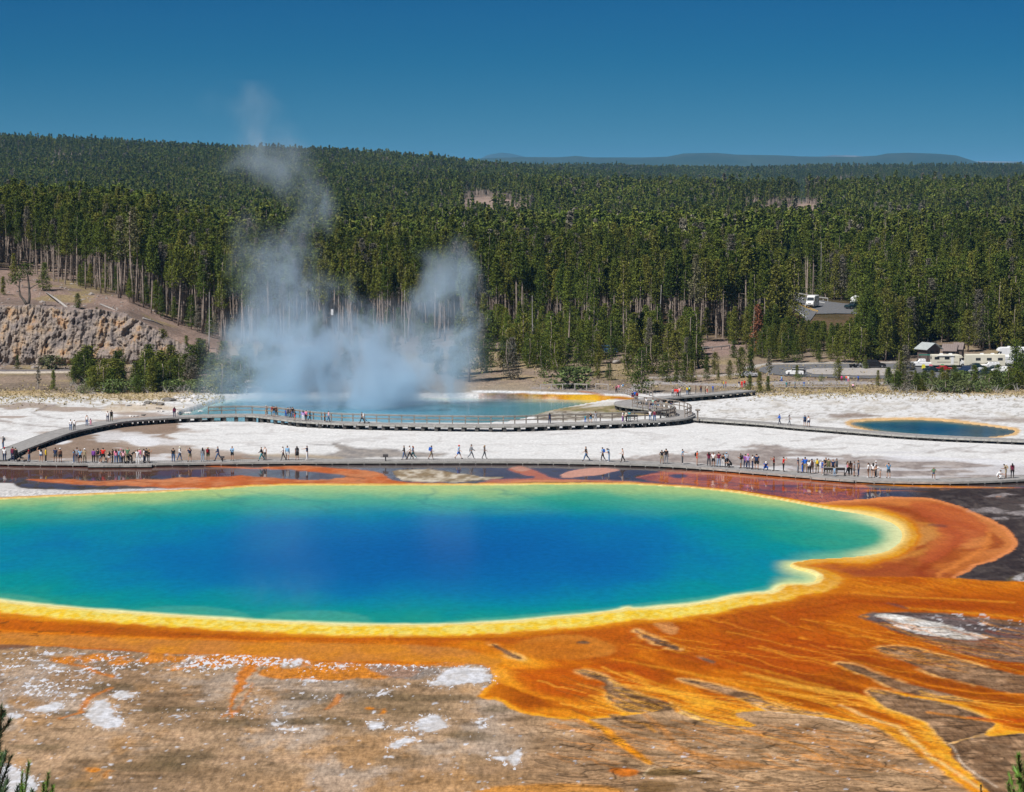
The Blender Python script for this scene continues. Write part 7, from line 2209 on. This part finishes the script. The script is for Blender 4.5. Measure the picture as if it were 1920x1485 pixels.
def place(r, px, py, rz, label, cat='car', grp='vehicles in the car park'):
    x, y, z = on_ground(px, py); r.location = (x, y, z + .12); r.rotation_euler = (0, 0, rz); tag(r, label, cat, grp); r.scale = tuple(v * (.72 if py > 600 else .88) for v in r.scale)
def car(px, py, rz, label, color='white', kind='suv', s=1.0, grp='vehicles in the car park'):
    r = empty({'suv': 'parked_car', 'sedan': 'parked_car', 'pickup': 'pickup_truck', 'jeep': 'offroad_car'}[kind]); P_ = PAINT[color]
    L, W = {'suv': (4.8, 1.9), 'sedan': (4.7, 1.85), 'pickup': (5.6, 1.95), 'jeep': (4.4, 1.88)}[kind]
    hb = {'suv': 1.05, 'sedan': .90, 'pickup': 1.08, 'jeep': 1.15}[kind]; ht = {'suv': 1.72, 'sedan': 1.42, 'pickup': 1.80, 'jeep': 1.85}[kind]
    m = MB(); h = L / 2
    loft([(-h, ring(W * .86, .38, hb * .86)), (-h + .12, ring(W * .96, .28, hb * .98)), (-h + .9, ring(W, .26, hb)), (h - 1.35, ring(W, .26, hb)), (h - .35, ring(W * .97, .28, hb * .93)), (h, ring(W * .84, .36, hb * .80))], m)
    body = m.build('body', P_, r)
    x0, x1 = {'suv': (-h + .12, h - 1.15), 'sedan': (-h + .7, h - 1.45), 'pickup': (-h + 2.0, h - 1.4), 'jeep': (-h + .05, h - 1.35)}[kind]
    f, b = {'suv': (.75, .30), 'sedan': (.85, .75), 'pickup': (.65, .15), 'jeep': (.30, .05)}[kind]
    m = MB(); loft([(x0, ring(W * .90, hb - .05, hb + .02)), (x0 + b, ring(W * .90, hb - .05, ht, W * .76)), (x1 - f, ring(W * .90, hb - .05, ht, W * .76)), (x1, ring(W * .90, hb - .05, hb + .02))], m)
    m.build('cabin', PAINT['black'] if (kind == 'jeep' and color == 'white') else P_, r)
    a, c = x0 + b * .75 + .1, x1 - f * .75 - .1; n = 2 if kind in ('pickup', 'jeep') else 3
    for i in range(n):
        xa = a + (c - a) * i / n + .04; xb = a + (c - a) * (i + 1) / n - .04
        win(r, side_win(xa, xb, hb + .08, ht - .14, W * .453, W * .412, .04), 'side_window')
    wf = W * .40
    win(r, [[(x1 + .012 - f * .12, -wf, hb + .10), (x1 + .012 - f * .12, wf, hb + .10), (x1 + .012 - f * .85, wf * .9, ht - .10), (x1 + .012 - f * .85, -wf * .9, ht - .10)]], 'windscreen')
    win(r, [[(x0 - .012 + b * .12, -wf, hb + .10), (x0 - .012 + b * .12, wf, hb + .10), (x0 - .012 + b * .85, wf * .9, ht - .10), (x0 - .012 + b * .85, -wf * .9, ht - .10)]], 'rear_window')
    wheels(r, (-h + .85, h - .90), W, .40 if kind in ('pickup', 'jeep') else .35)
    for s_ in (-1, 1):
        MB().box((h - .12, s_ * W * .34, hb * .68), (.14, .32, .16)).build('headlight', MAT_HEAD, r)
        MB().box((-h + .06, s_ * W * .38, hb * .78), (.10, .18, .26)).build('tail_light', MAT_TAIL, r)
        MB().box((x1 - f * .5, s_ * (W / 2 + .08), hb + .12), (.12, .2, .14)).build('mirror', P_, r)
    MB().box((h - .02, 0, .42), (.12, W * .86, .16)).build('bumper', MAT_TRIM, r); MB().box((-h + .0, 0, .44), (.12, W * .86, .16)).build('bumper', MAT_TRIM, r)
    if kind == 'pickup':
        MB().box((-h + 1.0, 0, hb + .005), (1.75, W * .78, .02)).build('load_bed', MAT_TRIM, r)
    if kind == 'jeep':
        MB().lathe([(.1, -.10), (.36, -.10), (.36, .10), (.1, .10)], (0, 0, 0), 14, axis='X').build('spare_wheel', MAT_TYRE, r, (-h - .12, 0, .95))
    if kind == 'suv':
        for s_ in (-1, 1): MB().bar((x0 + .5, s_ * W * .34, ht + .05), (x1 - f - .1, s_ * W * .34, ht + .05), .04, .04).build('roof_rail', MAT_TRIM, r)
    r.scale = (s, s, s)
    place(r, px, py, rz, label, 'pickup' if kind == 'pickup' else 'car', grp)
    return r
def van(px, py, rz, label):
    r = empty('delivery_van'); m = MB(); W = 2.1
    loft([(-3.1, ring(W * .96, .42, 2.7)), (-2.9, ring(W, .35, 2.85, W * .95)), (1.2, ring(W, .35, 2.85, W * .95)), (1.75, ring(W, .35, 2.55, W * .85)), (2.25, ring(W * .98, .35, 1.65, W * .9)), (3.0, ring(W * .94, .38, 1.35, W * .8)), (3.15, ring(W * .85, .42, 1.0))], m)
    m.build('body', PAINT['white'], r)
    win(r, [[(2.29, -.85, 1.70), (2.29, .85, 1.70), (1.79, .78, 2.48), (1.79, -.78, 2.48)]], 'windscreen'); win(r, side_win(1.1, 2.0, 1.6, 2.25, W * .5 + .01, W * .47 + .01, .12), 'side_window')
    wheels(r, (-1.9, 2.15), W, .38)
    for s_ in (-1, 1): MB().box((3.10, s_ * .72, .95), (.1, .3, .22)).build('headlight', MAT_HEAD, r)
    MB().box((3.14, 0, .6), (.1, 1.7, .3)).build('bumper', MAT_TRIM, r); MB().box((3.13, 0, 1.0), (.06, .9, .2)).build('grille', MAT_TRIM, r)
    place(r, px, py, rz, label, 'van', 'vehicles on the upper road'); return r
def motorhome(px, py, rz, label, L=9.5, hgt=3.3, color='cream', cab=True, name='motorhome', cat='motorhome'):
    r = empty(name); W = 2.45; h = L / 2; m = MB(); zb = .55
    fr = h - (1.5 if cab else 0)
    loft([(-h, ring(W, zb, hgt - .05, c=.12)), (-h + .08, ring(W, zb - .1, hgt, c=.14)), (fr - .1, ring(W, zb - .1, hgt, c=.14)), (fr, ring(W, zb, hgt - .05, c=.12))], m)
    m.build('body', PAINT[color], r)
    if cab:
        m = MB(); loft([(fr - .6, ring(2.0, .4, 2.0)), (fr + .35, ring(2.0, .4, 2.0, 1.8)), (fr + .95, ring(2.0, .4, 1.35)), (fr + 1.75, ring(1.85, .45, 1.1))], m); m.build('cab', PAINT['white'], r)
        m = MB(); loft([(fr - .3, ring(W * .98, 2.1, hgt - .02)), (fr + .5, ring(W * .96, 2.12, hgt - .15)), (fr + 1.0, ring(W * .9, 2.2, hgt - .7))], m); m.build('overcab_bunk', PAINT[color], r)
        win(r, [[(fr + .97, -.8, 1.38), (fr + .97, .8, 1.38), (fr + .40, .75, 1.97), (fr + .40, -.75, 1.97)]], 'windscreen'); win(r, side_win(fr - .35, fr + .5, 1.3, 1.85, 1.01, .95, .1), 'side_window')
        for s_ in (-1, 1): MB().box((fr + 1.74, s_ * .65, .85), (.1, .3, .2)).build('headlight', MAT_HEAD, r)
    nw = max(2, int(L / 3))
    for i in range(nw):
        xa = -h + .6 + (L - (3.2 if cab else 1.4)) * i / nw
        win(r, side_win(xa, xa + 1.15, 1.75, 2.4, W / 2 + .012, W / 2 + .012), 'side_window')
    win(r, [[(-h - .012, -.6, 1.8), (-h - .012, .6, 1.8), (-h - .012, .6, 2.4), (-h - .012, -.6, 2.4)]], 'rear_window')
    for s_ in (-1, 1): MB().box((-.3, s_ * (W / 2 + .01), 1.15), (L * .62, .02, .10)).build('side_stripe', MAT_TRIM, r)
    MB().box((.8, -W / 2 - .012, 1.5), (.65, .03, 1.75)).build('door', PAINT['white'], r)
    for xo in (-h * .4, h * .15): MB().box((xo, 0, hgt + .12), (.8, .8, .24), taper=.85).build('roof_unit', PAINT['white'], r)
    MB().bar((-h + 1.2, -W / 2 - .1, hgt - .25), (fr - 1.2, -W / 2 - .1, hgt - .25), .18, .16).build('awning_roll', PAINT['white'], r)
    wheels(r, ((-h * .42, fr + .8) if cab else (-.4, .5)), W, .40)
    place(r, px, py, rz, label, cat); return r
def bubble_trailer(px, py, rz, label):
    r = empty('camper_trailer'); m = MB(); W = 2.1
    loft([(-2.4, ring(W * .6, .9, 1.5)), (-2.2, ring(W * .85, .6, 2.1, W * .7)), (-1.3, ring(W, .5, 2.6, W * .85, .3)), (1.3, ring(W, .5, 2.6, W * .85, .3)), (2.2, ring(W * .85, .6, 2.1, W * .7)), (2.4, ring(W * .6, .9, 1.5))], m)
    m.build('body', PAINT['white'], r); win(r, side_win(-1.2, -.2, 1.4, 1.95, W / 2 + .01, W / 2 - .05), 'side_window'); win(r, side_win(.3, 1.2, 1.4, 1.95, W / 2 + .01, W / 2 - .05), 'side_window')
    wheels(r, (.0,), W, .34); MB().bar((2.3, 0, .6), (3.4, 0, .5), .1, .1).build('tow_bar', MAT_TRIM, r)
    place(r, px, py, rz, label, 'trailer'); return r
def motorbike(px, py, rz, label):
    r = empty('motorcycle')
    for x in (-.72, .72): MB().lathe([(.20, -.06), (.31, -.06), (.33, 0), (.31, .06), (.20, .06)], (x, 0, .33), 12, axis='Y').build('wheel', MAT_TYRE, r)
    m = MB(); m.box((-.02, 0, .52), (.65, .28, .38), taper=.8).box((.12, 0, .85), (.5, .26, .2), taper=.7); m.build('engine_and_tank', PAINT['black'], r)
    MB().box((-.42, 0, .82), (.65, .28, .10)).build('seat', MAT_TYRE, r); MB().tube([(.72, 0, .33), (.52, 0, .95), (.42, -.35, 1.08)], .03, 5).tube([(.52, 0, .95), (.42, .35, 1.08)], .03, 5).build('fork_and_handlebar', MAT_RIM, r)
    for s in (-1, 1): MB().box((-.72, s * .28, .72), (.45, .2, .3)).build('pannier', PAINT['black'], r)
    MB().box((.62, 0, .95), (.14, .2, .2)).build('headlight', MAT_HEAD, r)
    place(r, px, py, rz, label, 'motorcycle'); return r

van(1523, 577, -1.9, 'white high-roofed van driving on the curve of the upper road')
car(1604, 580, -2.6, 'dark pickup towing a silver trailer on the upper road, half hidden by pines', 'dark', 'pickup', 1.0, 'vehicles on the upper road')
_t = bubble_trailer(1612, 575, -2.6, 'silver blue trailer behind the dark pickup on the upper road'); _t['group'] = 'vehicles on the upper road'
car(1491, 704.5, math.pi - .25, 'black and white off-road car with spare wheel on the parking loop', 'white', 'jeep', .95)
car(1640, 690.5, .06, 'large black car parked at the kerb behind the gravel island', 'black', 'suv', 1.05)
motorbike(1600, 691, .4, 'dark touring motorcycle parked left of the small pine by the kerb')
motorbike(1608, 690.5, -.3, 'second dark motorcycle, nearer the small pine by the kerb')
car(1404, 723.5 - 16, 0.2, 'silver car glimpsed behind the young pines left of the parking loop', 'silver', 'sedan', .9)
motorhome(1777, 689, .05, 'smaller cream motorhome with over-cab bunk and dark side stripe', 8.0, 2.9, 'cream')
motorhome(1846, 691, math.pi + .04, 'largest cream motorhome with two dark windows, parked behind the white car', 9.2, 3.2, 'cream', cab=False)
motorhome(1896, 676, math.pi, 'white motorhome partly hidden by the pine at the right border', 8.0, 3.1, 'white')
car(1729, 688.5, math.pi, 'white pickup truck under the brown toilet building', 'white', 'pickup', 1.0)
car(1706, 694, 1.2, 'dark car half hidden behind the bushy pine', 'navy', 'suv', .95)
car(1857, 692.5, math.pi + .05, 'white car with dark windows in front of the largest motorhome', 'white', 'suv', .95)
bubble_trailer(1882, 687, math.pi, 'small rounded white camper trailer right of the largest motorhome')
car(1826, 693.5, math.pi + .2, 'very dark car nose to tail left of the white one', 'dark', 'sedan', 1.0)
car(1836, 701.5, math.pi - .35, 'silver car with open dark windows at the front of the car park', 'silver', 'sedan', 1.0)
car(1812, 700, 2.4, 'navy car behind the thicket, beside the silver car', 'navy', 'suv', .95)
car(1846, 704, 2.2, 'dark navy car right of the silver car at the front', 'navy', 'sedan', 1.0)
car(1877, 701, math.pi - .2, 'white car low behind the thicket near the right border', 'white', 'suv', .95)
car(1862, 697, math.pi, 'dark green car between the two white cars', 'dark', 'sedan', .95)
car(1893, 682, 1.8, 'blue car behind the round camper trailer', 'blue', 'suv', 1.0)
car(1136, 664, .4, 'pale blue vehicle glimpsed through the pines on the bank', 'blue', 'suv', 1.2)
car(1770, 697, .3, 'red car glimpsed through the thicket', 'red', 'sedan', .9)
car(1748, 698, .2, 'dark teal car glimpsed through the thicket left of the red one', 'dark', 'sedan', .9)

# ------------------------------------------------------------------ toilet huts and a picnic canopy
MAT_WALL = simple('brown_board_wall', (.115, .085, .075), .85, .15, 1.5)
MAT_WALL2 = simple('grey_brown_wall', (.22, .17, .15), .85, .15, 1.5)
MAT_ROOFG = simple('grey_metal_roof', (.42, .45, .44), .5, .08, 1.5)
MAT_ROOFB = simple('brown_metal_roof', (.20, .155, .14), .6, .08, 1.5)
def gable_part(r, cx_, cy_, w, d, h, rh, wall, roof, name, ov=.35, axis='x'):
    """axis: direction of the ridge"""
    m = MB()
    def tr(x, y, z): return (cx_ + x, cy_ + y, z) if axis == 'x' else (cx_ + y, cy_ + x, z)
    L, Wd = (w, d) if axis == 'x' else (d, w)
    vs = [tr(-L/2, -Wd/2, 0), tr(L/2, -Wd/2, 0), tr(L/2, Wd/2, 0), tr(-L/2, Wd/2, 0), tr(-L/2, -Wd/2, h), tr(L/2, -Wd/2, h), tr(L/2, Wd/2, h), tr(-L/2, Wd/2, h), tr(-L/2, 0, h + rh), tr(L/2, 0, h + rh)]
    m.add(vs, [(0, 1, 5, 4), (1, 2, 6, 9, 5), (2, 3, 7, 6), (3, 0, 4, 8, 7), (4, 5, 9, 8), (6, 7, 8, 9)]); m.build('wall', wall, r)
    # battens
    for k in range(int(L / .35) + 1):
        x = -L / 2 + k * .35
        for s in (-1, 1): MB().box(tr(x, s * (Wd / 2 + .012), h / 2), (.05, .024, h) if axis == 'x' else (.024, .05, h)).build('batten', wall, r)
    sl = rh / (Wd / 2)
    for s in (-1, 1):
        e0 = Wd / 2 + ov; z0 = h - sl * ov + .03; z1 = h + rh + .03
        a = [tr(-L/2 - ov, s * e0, z0), tr(L/2 + ov, s * e0, z0), tr(L/2 + ov, 0, z1), tr(-L/2 - ov, 0, z1)]
        b = [(x, y, z + .09) for x, y, z in a]
        rf = MB().add(a + b, [(0, 1, 2, 3), (7, 6, 5, 4), (0, 4, 5, 1), (1, 5, 6, 2), (2, 6, 7, 3), (3, 7, 4, 0)]).build('roof', roof, r)
        for k in range(int((L + 2 * ov) / .5) + 1):
            x = -L / 2 - ov + k * .5
            MB().bar(Vector(tr(x, s * e0, z0 + .11)), Vector(tr(x, s * .02, z1 + .11)), .04, .05).build('roof_rib', roof, rf)
x, y, z = on_ground(1741, 676, d0=450)
hut = empty('toilet_building', (x, y, z), .55); hut.scale = (.78, .78, .85); tag(hut, 'dark brown toilet hut with grey metal gable roof, left one behind the car park', 'building')
gable_part(hut, 0, 0, 3.6, 3.4, 2.6, 1.0, MAT_WALL, MAT_ROOFG, 'hut', .55, 'y')
MB().box((-.35, -1.73, 1.05), (.95, .06, 2.1)).build('door', MAT_TRIM, hut); MB().box((1.1, -1.73, 1.9), (.5, .05, .35)).build('window', MAT_GLASS, hut)
MB().lathe([(.13, 0), (.13, 1.1), (.17, 1.12), (.17, 1.2)], (.5, .9, 3.2), 10).build('vent_pipe', MAT_TRIM, hut)
MB().box((-1.35, -1.75, 1.2), (.28, .05, 2.3)).build('pale_trim', MAT_ROOFB, hut)
x, y, z = on_ground(1787, 675, d0=450)
hut2 = empty('toilet_building', (x, y, z), -.35); hut2.scale = (.74, .74, .8); tag(hut2, 'grey-brown toilet hut with two brown gabled roofs, right one behind the car park', 'building')
gable_part(hut2, -.7, 0, 3.0, 2.8, 2.2, 1.15, MAT_WALL2, MAT_ROOFB, 'hut', .35, 'x')
gable_part(hut2, 1.15, 1.0, 1.9, 2.8, 2.5, 1.15, MAT_WALL, MAT_ROOFB, 'hut', .3, 'x')
MB().box((-.9, -1.43, 1.0), (.9, .06, 2.0)).build('door', MAT_TRIM, hut2); MB().box((.3, -1.43, 1.0), (.7, .05, 2.0)).build('doorway', MAT_TRIM, hut2)
x, y, z = on_ground(1736, 682, d0=440)
cn = empty('canopy', (x, y, z)); cn.scale = (.75, .75, .75); tag(cn, 'low dark green canopy in front of the left toilet hut, behind the white pickup', 'canopy')
MB().box((0, 0, 2.05), (3.2, 1.6, .12), taper=.9).build('roof', simple('green_canvas', (.01, .14, .10), .7, .1, 2.0), cn)
for sx in (-1.4, 1.4):
    for sy in (-.6, .6): MB().box((sx, sy, 1.0), (.08, .08, 2.0)).build('post', MAT_TRIM, cn)
for px, py, c, lb in ((1731.5, 692.5, (.65, .6, .05), 'yellow kayak end or bag standing between the parked vehicles'), (1745, 692.5, (.65, .18, .2), 'pink bag standing between the parked vehicles'), (1767, 692.5, (.02, .35, .14), 'bright green bag standing between the parked vehicles'), (1773, 688, (.05, .2, .55), 'blue bag by the parked vehicles')):
    x, y, z = on_ground(px, py)
    b_ = empty('bag', (x, y, z + .1)); tag(b_, lb.replace('kayak end or ', ''), 'bag')
    q = MB().box((0, 0, .35), (.6, .4, .7), taper=.8).build('sack', MAT_CLOTH, b_); q.color = (*c, 1)
    q = MB().tube([(-.15, 0, .7), (0, 0, .82), (.15, 0, .7)], .02, 4).build('strap', MAT_TRIM, b_)
x, y, z = on_ground(623, 640)
sg = empty('road_sign', (x, y, z)); tag(sg, 'small pale sign shining among the trunks behind the steam', 'sign')
MB().tube([(0, 0, 0), (0, 0, 4.4)], .04, 6).build('post', MAT_GREY, sg); MB().box((0, -.06, 4.6), (.75, .05, .9)).build('plate', PAINT['white'], sg)
sg.scale = (.6, .6, 1.15)
# ------------------------------------------------------------------ twigs of the near pines, by the viewer
MAT_NEEDLE = simple('near_needles', (.12, .24, .03), .55, .25, 14.0)
MAT_NEEDLED = simple('near_needles_dark', (.035, .075, .022), .6, .25, 14.0)
MAT_TWIG = simple('pine_twig', (.16, .10, .06), .9, .2, 20.0)
def near_pine(name, label, base, shoots, dist):
    """base: photo pixel of the tree's foot line (below the frame); shoots: list of polylines in photo px, each a shoot set with needles, plus darkness"""
    def W(px, py, dy=0):
        d = ray(px, py); t = (dist + dy) / d[1]; return Vector((d[0] * t, d[1] * t, H + d[2] * t))
    b0 = W(*base); gz0 = float(terrain(np.array([b0.x]), np.array([b0.y]))[0])
    foot = Vector((b0.x, b0.y, gz0 - .2))
    r = empty(name, foot); tag(r, label, 'tree', None)
    m = MB(); m.tube([Vector((0, 0, 0)), (b0 - foot) * .6 + Vector((.05, 0, 0)), b0 - foot], [.09, .06, .02], 7); m.build('trunk', MAT_TWIG, r, smooth=True)
    rgn = np.random.default_rng(abs(int(base[0])) + 5)
    for pts, dark, wpx in shoots:
        Q = [W(x, y, rgn.uniform(-.15, .15)) - foot for x, y in pts]
        m = MB(); st = b0 - foot
        m.tube([st, Q[0]] + Q[1:], [.010] + [.007 - .004 * i / len(Q) for i in range(len(Q))], 5)
        tw = m.build('shoot', MAT_TWIG, r)
        A = []
        L = [0]
        for i in range(1, len(Q)): L.append(L[-1] + (Q[i] - Q[i - 1]).length)
        tot = L[-1]; nn = int(tot / .0011); ln = wpx * dist / FPX
        for k in range(nn):
            s = tot * rgn.random() ** .95; j = 0
            while j < len(Q) - 2 and L[j + 1] < s: j += 1
            t = (s - L[j]) / max(1e-6, L[j + 1] - L[j]); p = Q[j].lerp(Q[j + 1], t); d = (Q[j + 1] - Q[j]).normalized()
            a = rgn.uniform(0, 6.283); u = d.orthogonal().normalized(); v = d.cross(u)
            o = (u * math.cos(a) + v * math.sin(a)); sp = .55 + 1.0 * (1 - s / tot) + rgn.uniform(-.2, .3)
            n = (d + o * sp).normalized() * ln * rgn.uniform(.75, 1.15)
            w = d.cross(o).normalized() * .0027
            A += [p - w, p + w, p + n]
        V = np.array([tuple(q) for q in A])
        mobj('needles', quads_mesh('needles', V, 3, [MAT_NEEDLED if dark else MAT_NEEDLE]), tw)
    return r
near_pine('near_pine', 'dark pine tip rising from the lower left corner', (-10, 1540), [
    ([(-2, 1530), (-4, 1440), (-2, 1380), (3, 1328)], True, 15), ([(-6, 1400), (4, 1372), (18, 1352)], True, 15), ([(-6, 1475), (2, 1440), (11, 1408)], True, 15), ([(-6, 1500), (6, 1460), (20, 1420)], True, 16),
    ([(-6, 1530), (6, 1490), (14, 1462)], True, 16), ([(-8, 1445), (-2, 1430), (3, 1415)], False, 13), ([(20, 1530), (29, 1495), (34, 1477)], True, 13), ([(50, 1530), (56, 1502), (60, 1482)], True, 11), ([(-8, 1360), (2, 1348), (8, 1336)], True, 12)], 17)
near_pine('near_pine', 'bright green pine shoot left of the second one, bottom left', (44, 1530), [([(44, 1520), (47, 1480), (54, 1432)], False, 13), ([(42, 1500), (40, 1470), (42, 1450)], False, 11), ([(46, 1520), (58, 1500), (62, 1486)], False, 11)], 18.5)
near_pine('near_pine', 'bright green pine shoot right of the first one, bottom left', (86, 1530), [([(86, 1520), (87, 1480), (91, 1450)], False, 12), ([(88, 1520), (96, 1492), (99, 1474)], False, 10), ([(84, 1520), (80, 1495), (82, 1470)], False, 10)], 19.5)
near_pine('near_pine', 'green pine tip rising from the lower right corner', (1912, 1560), [
    ([(1912, 1540), (1912, 1490), (1913, 1450), (1909, 1416)], False, 14), ([(1906, 1520), (1900, 1480), (1893, 1454)], False, 13), ([(1916, 1500), (1922, 1460), (1923, 1430)], False, 14), ([(1904, 1530), (1896, 1500), (1890, 1470)], False, 13),
    ([(1914, 1470), (1908, 1452), (1902, 1440)], False, 12), ([(1918, 1530), (1924, 1490), (1926, 1460)], False, 13)], 17.5)
near_pine('near_pine', 'single tiny dark pine tip at the bottom edge, left of the right corner', (1842, 1520), [([(1841, 1510), (1840, 1490), (1839, 1473)], True, 6)], 21)

# ------------------------------------------------------------------ steam over the crater lake
def volume_mat(name, blobs, dens, color, nscale, thr, warp=1.2):
    m = bpy.data.materials.new(name); m.use_nodes = True
    nt = m.node_tree; nt.nodes.clear(); L = nt.links
    out = N(nt, 'ShaderNodeOutputMaterial'); pv = N(nt, 'ShaderNodeVolumePrincipled')
    pv.inputs['Color'].default_value = (*color, 1); pv.inputs['Anisotropy'].default_value = .25
    L.new(pv.outputs[0], out.inputs['Volume'])
    geo = N(nt, 'ShaderNodeNewGeometry')
    nw = N(nt, 'ShaderNodeTexNoise', i_Scale=nscale * .6, i_Detail=2.0); L.new(geo.outputs['Position'], nw.inputs['Vector'])
    sub = N(nt, 'ShaderNodeVectorMath', operation='SUBTRACT'); L.new(nw.outputs['Color'], sub.inputs[0]); sub.inputs[1].default_value = (.5, .5, .5)
    sc = N(nt, 'ShaderNodeVectorMath', operation='SCALE'); L.new(sub.outputs[0], sc.inputs[0]); sc.inputs['Scale'].default_value = warp / nscale
    wp_ = N(nt, 'ShaderNodeVectorMath', operation='ADD'); L.new(geo.outputs['Position'], wp_.inputs[0]); L.new(sc.outputs[0], wp_.inputs[1])
    acc = None
    for c, r_, a in blobs:
        s1 = N(nt, 'ShaderNodeVectorMath', operation='SUBTRACT'); L.new(wp_.outputs[0], s1.inputs[0]); s1.inputs[1].default_value = c
        d1 = N(nt, 'ShaderNodeVectorMath', operation='DIVIDE'); L.new(s1.outputs[0], d1.inputs[0]); d1.inputs[1].default_value = r_
        ln = N(nt, 'ShaderNodeVectorMath', operation='LENGTH'); L.new(d1.outputs[0], ln.inputs[0])
        mr = N(nt, 'ShaderNodeMapRange', interpolation_type='SMOOTHSTEP'); L.new(ln.outputs['Value'], mr.inputs[0]); mr.inputs[1].default_value = 1.0; mr.inputs[2].default_value = 0.0; mr.inputs[3].default_value = 0; mr.inputs[4].default_value = a
        if acc is None: acc = mr.outputs[0]
        else:
            ad = N(nt, 'ShaderNodeMath', operation='ADD'); L.new(acc, ad.inputs[0]); L.new(mr.outputs[0], ad.inputs[1]); acc = ad.outputs[0]
    mp = N(nt, 'ShaderNodeMapping'); mp.inputs['Scale'].default_value = (1, 1, .75); L.new(wp_.outputs[0], mp.inputs[0])
    n1 = N(nt, 'ShaderNodeTexNoise', i_Scale=nscale, i_Detail=6.0, i_Roughness=.66); L.new(mp.outputs[0], n1.inputs['Vector'])
    mr = N(nt, 'ShaderNodeMapRange'); L.new(n1.outputs['Fac'], mr.inputs[0]); mr.inputs[1].default_value = thr[0]; mr.inputs[2].default_value = thr[1]; mr.inputs[3].default_value = 0; mr.inputs[4].default_value = 1
    mu = N(nt, 'ShaderNodeMath', operation='MULTIPLY'); L.new(acc, mu.inputs[0]); L.new(mr.outputs[0], mu.inputs[1])
    m2 = N(nt, 'ShaderNodeMath', operation='MULTIPLY'); L.new(mu.outputs[0], m2.inputs[0]); m2.inputs[1].default_value = dens
    L.new(m2.outputs[0], pv.inputs['Density'])
    return m
def sp_pt(px, py, Y):
    d = ray(px, py); t = Y / d[1]; return (float(d[0] * t), float(Y), float(H + d[2] * t))
def B_(px, py, Y, rx, rz, a, ry=None):
    k = Y / FPX
    return (sp_pt(px, py, Y), (rx * k, ry or max(8.0, rx * k * .7), rz * k), a)
BL = [B_(660, 758, 392, 330, 60, 1.3, 15), B_(640, 690, 392, 300, 120, 1.1, 14), B_(780, 690, 392, 170, 110, .6, 12), B_(600, 650, 392, 180, 130, .85, 13), B_(470, 690, 395, 120, 120, .55, 12), B_(470, 620, 395, 80, 60, .35, 9), B_(800, 720, 390, 110, 80, .6, 12),
      B_(525, 560, 394, 85, 115, .75, 9), B_(530, 470, 395, 80, 90, .45, 9), B_(580, 385, 396, 85, 75, .5, 10), B_(510, 310, 397, 110, 70, .45, 10), B_(470, 225, 398, 80, 70, .14, 9),
      B_(840, 615, 392, 75, 140, 1.15, 9), B_(830, 510, 392, 58, 75, .75, 8), B_(825, 455, 392, 60, 40, .25, 8), B_(740, 600, 392, 100, 80, .35, 10), B_(700, 655, 392, 120, 70, .4, 10), B_(880, 590, 390, 50, 90, .35, 8)]
smat = volume_mat('steam_volume', BL, .26, (.76, .89, 1.0), .14, (.41, .60), 2.6)
mb = MB(); mb.box((-26, 392, 23.6), (66, 34, 48)); so = mb.build('steam', smat); so['kind'] = 'stuff'

BL2 = [B_(500, 1120, 205, 130, 50, .9, 9), B_(590, 1085, 208, 60, 60, .6, 8), B_(900, 930, 275, 260, 40, .35, 12), B_(760, 1150, 200, 120, 24, .5, 6), B_(1150, 915, 288, 160, 20, .4, 10), B_(620, 950, 262, 200, 40, .25, 12)]
smat2 = volume_mat('pool_steam_volume', BL2, .030, (.80, .93, 1.0), .30, (.46, .64), 2.0)
mb = MB(); mb.box((-8, 243, 2.2), (72, 104, 4.3)); so = mb.build('pool_steam', smat2); so['kind'] = 'stuff'
for m_ in (smat, smat2):
    try: m_.cycles.volume_step_rate = 1.0
    except Exception: pass

# ------------------------------------------------------------------ the air
hm = bpy.data.materials.new('haze_air'); hm.use_nodes = True; nt = hm.node_tree; nt.nodes.clear()
o1 = N(nt, 'ShaderNodeOutputMaterial'); v1 = N(nt, 'ShaderNodeVolumePrincipled')
v1.inputs['Color'].default_value = (.24, .60, 1.0, 1); v1.inputs['Density'].default_value = 3.8e-5; v1.inputs['Anisotropy'].default_value = 0.0
nt.links.new(v1.outputs[0], o1.inputs['Volume'])
mb = MB(); mb.box((0, 14400, 139), (52000, 32000, 286)); hz = mb.build('haze', hm); hz['kind'] = 'stuff'; hz.display_type = 'WIRE'
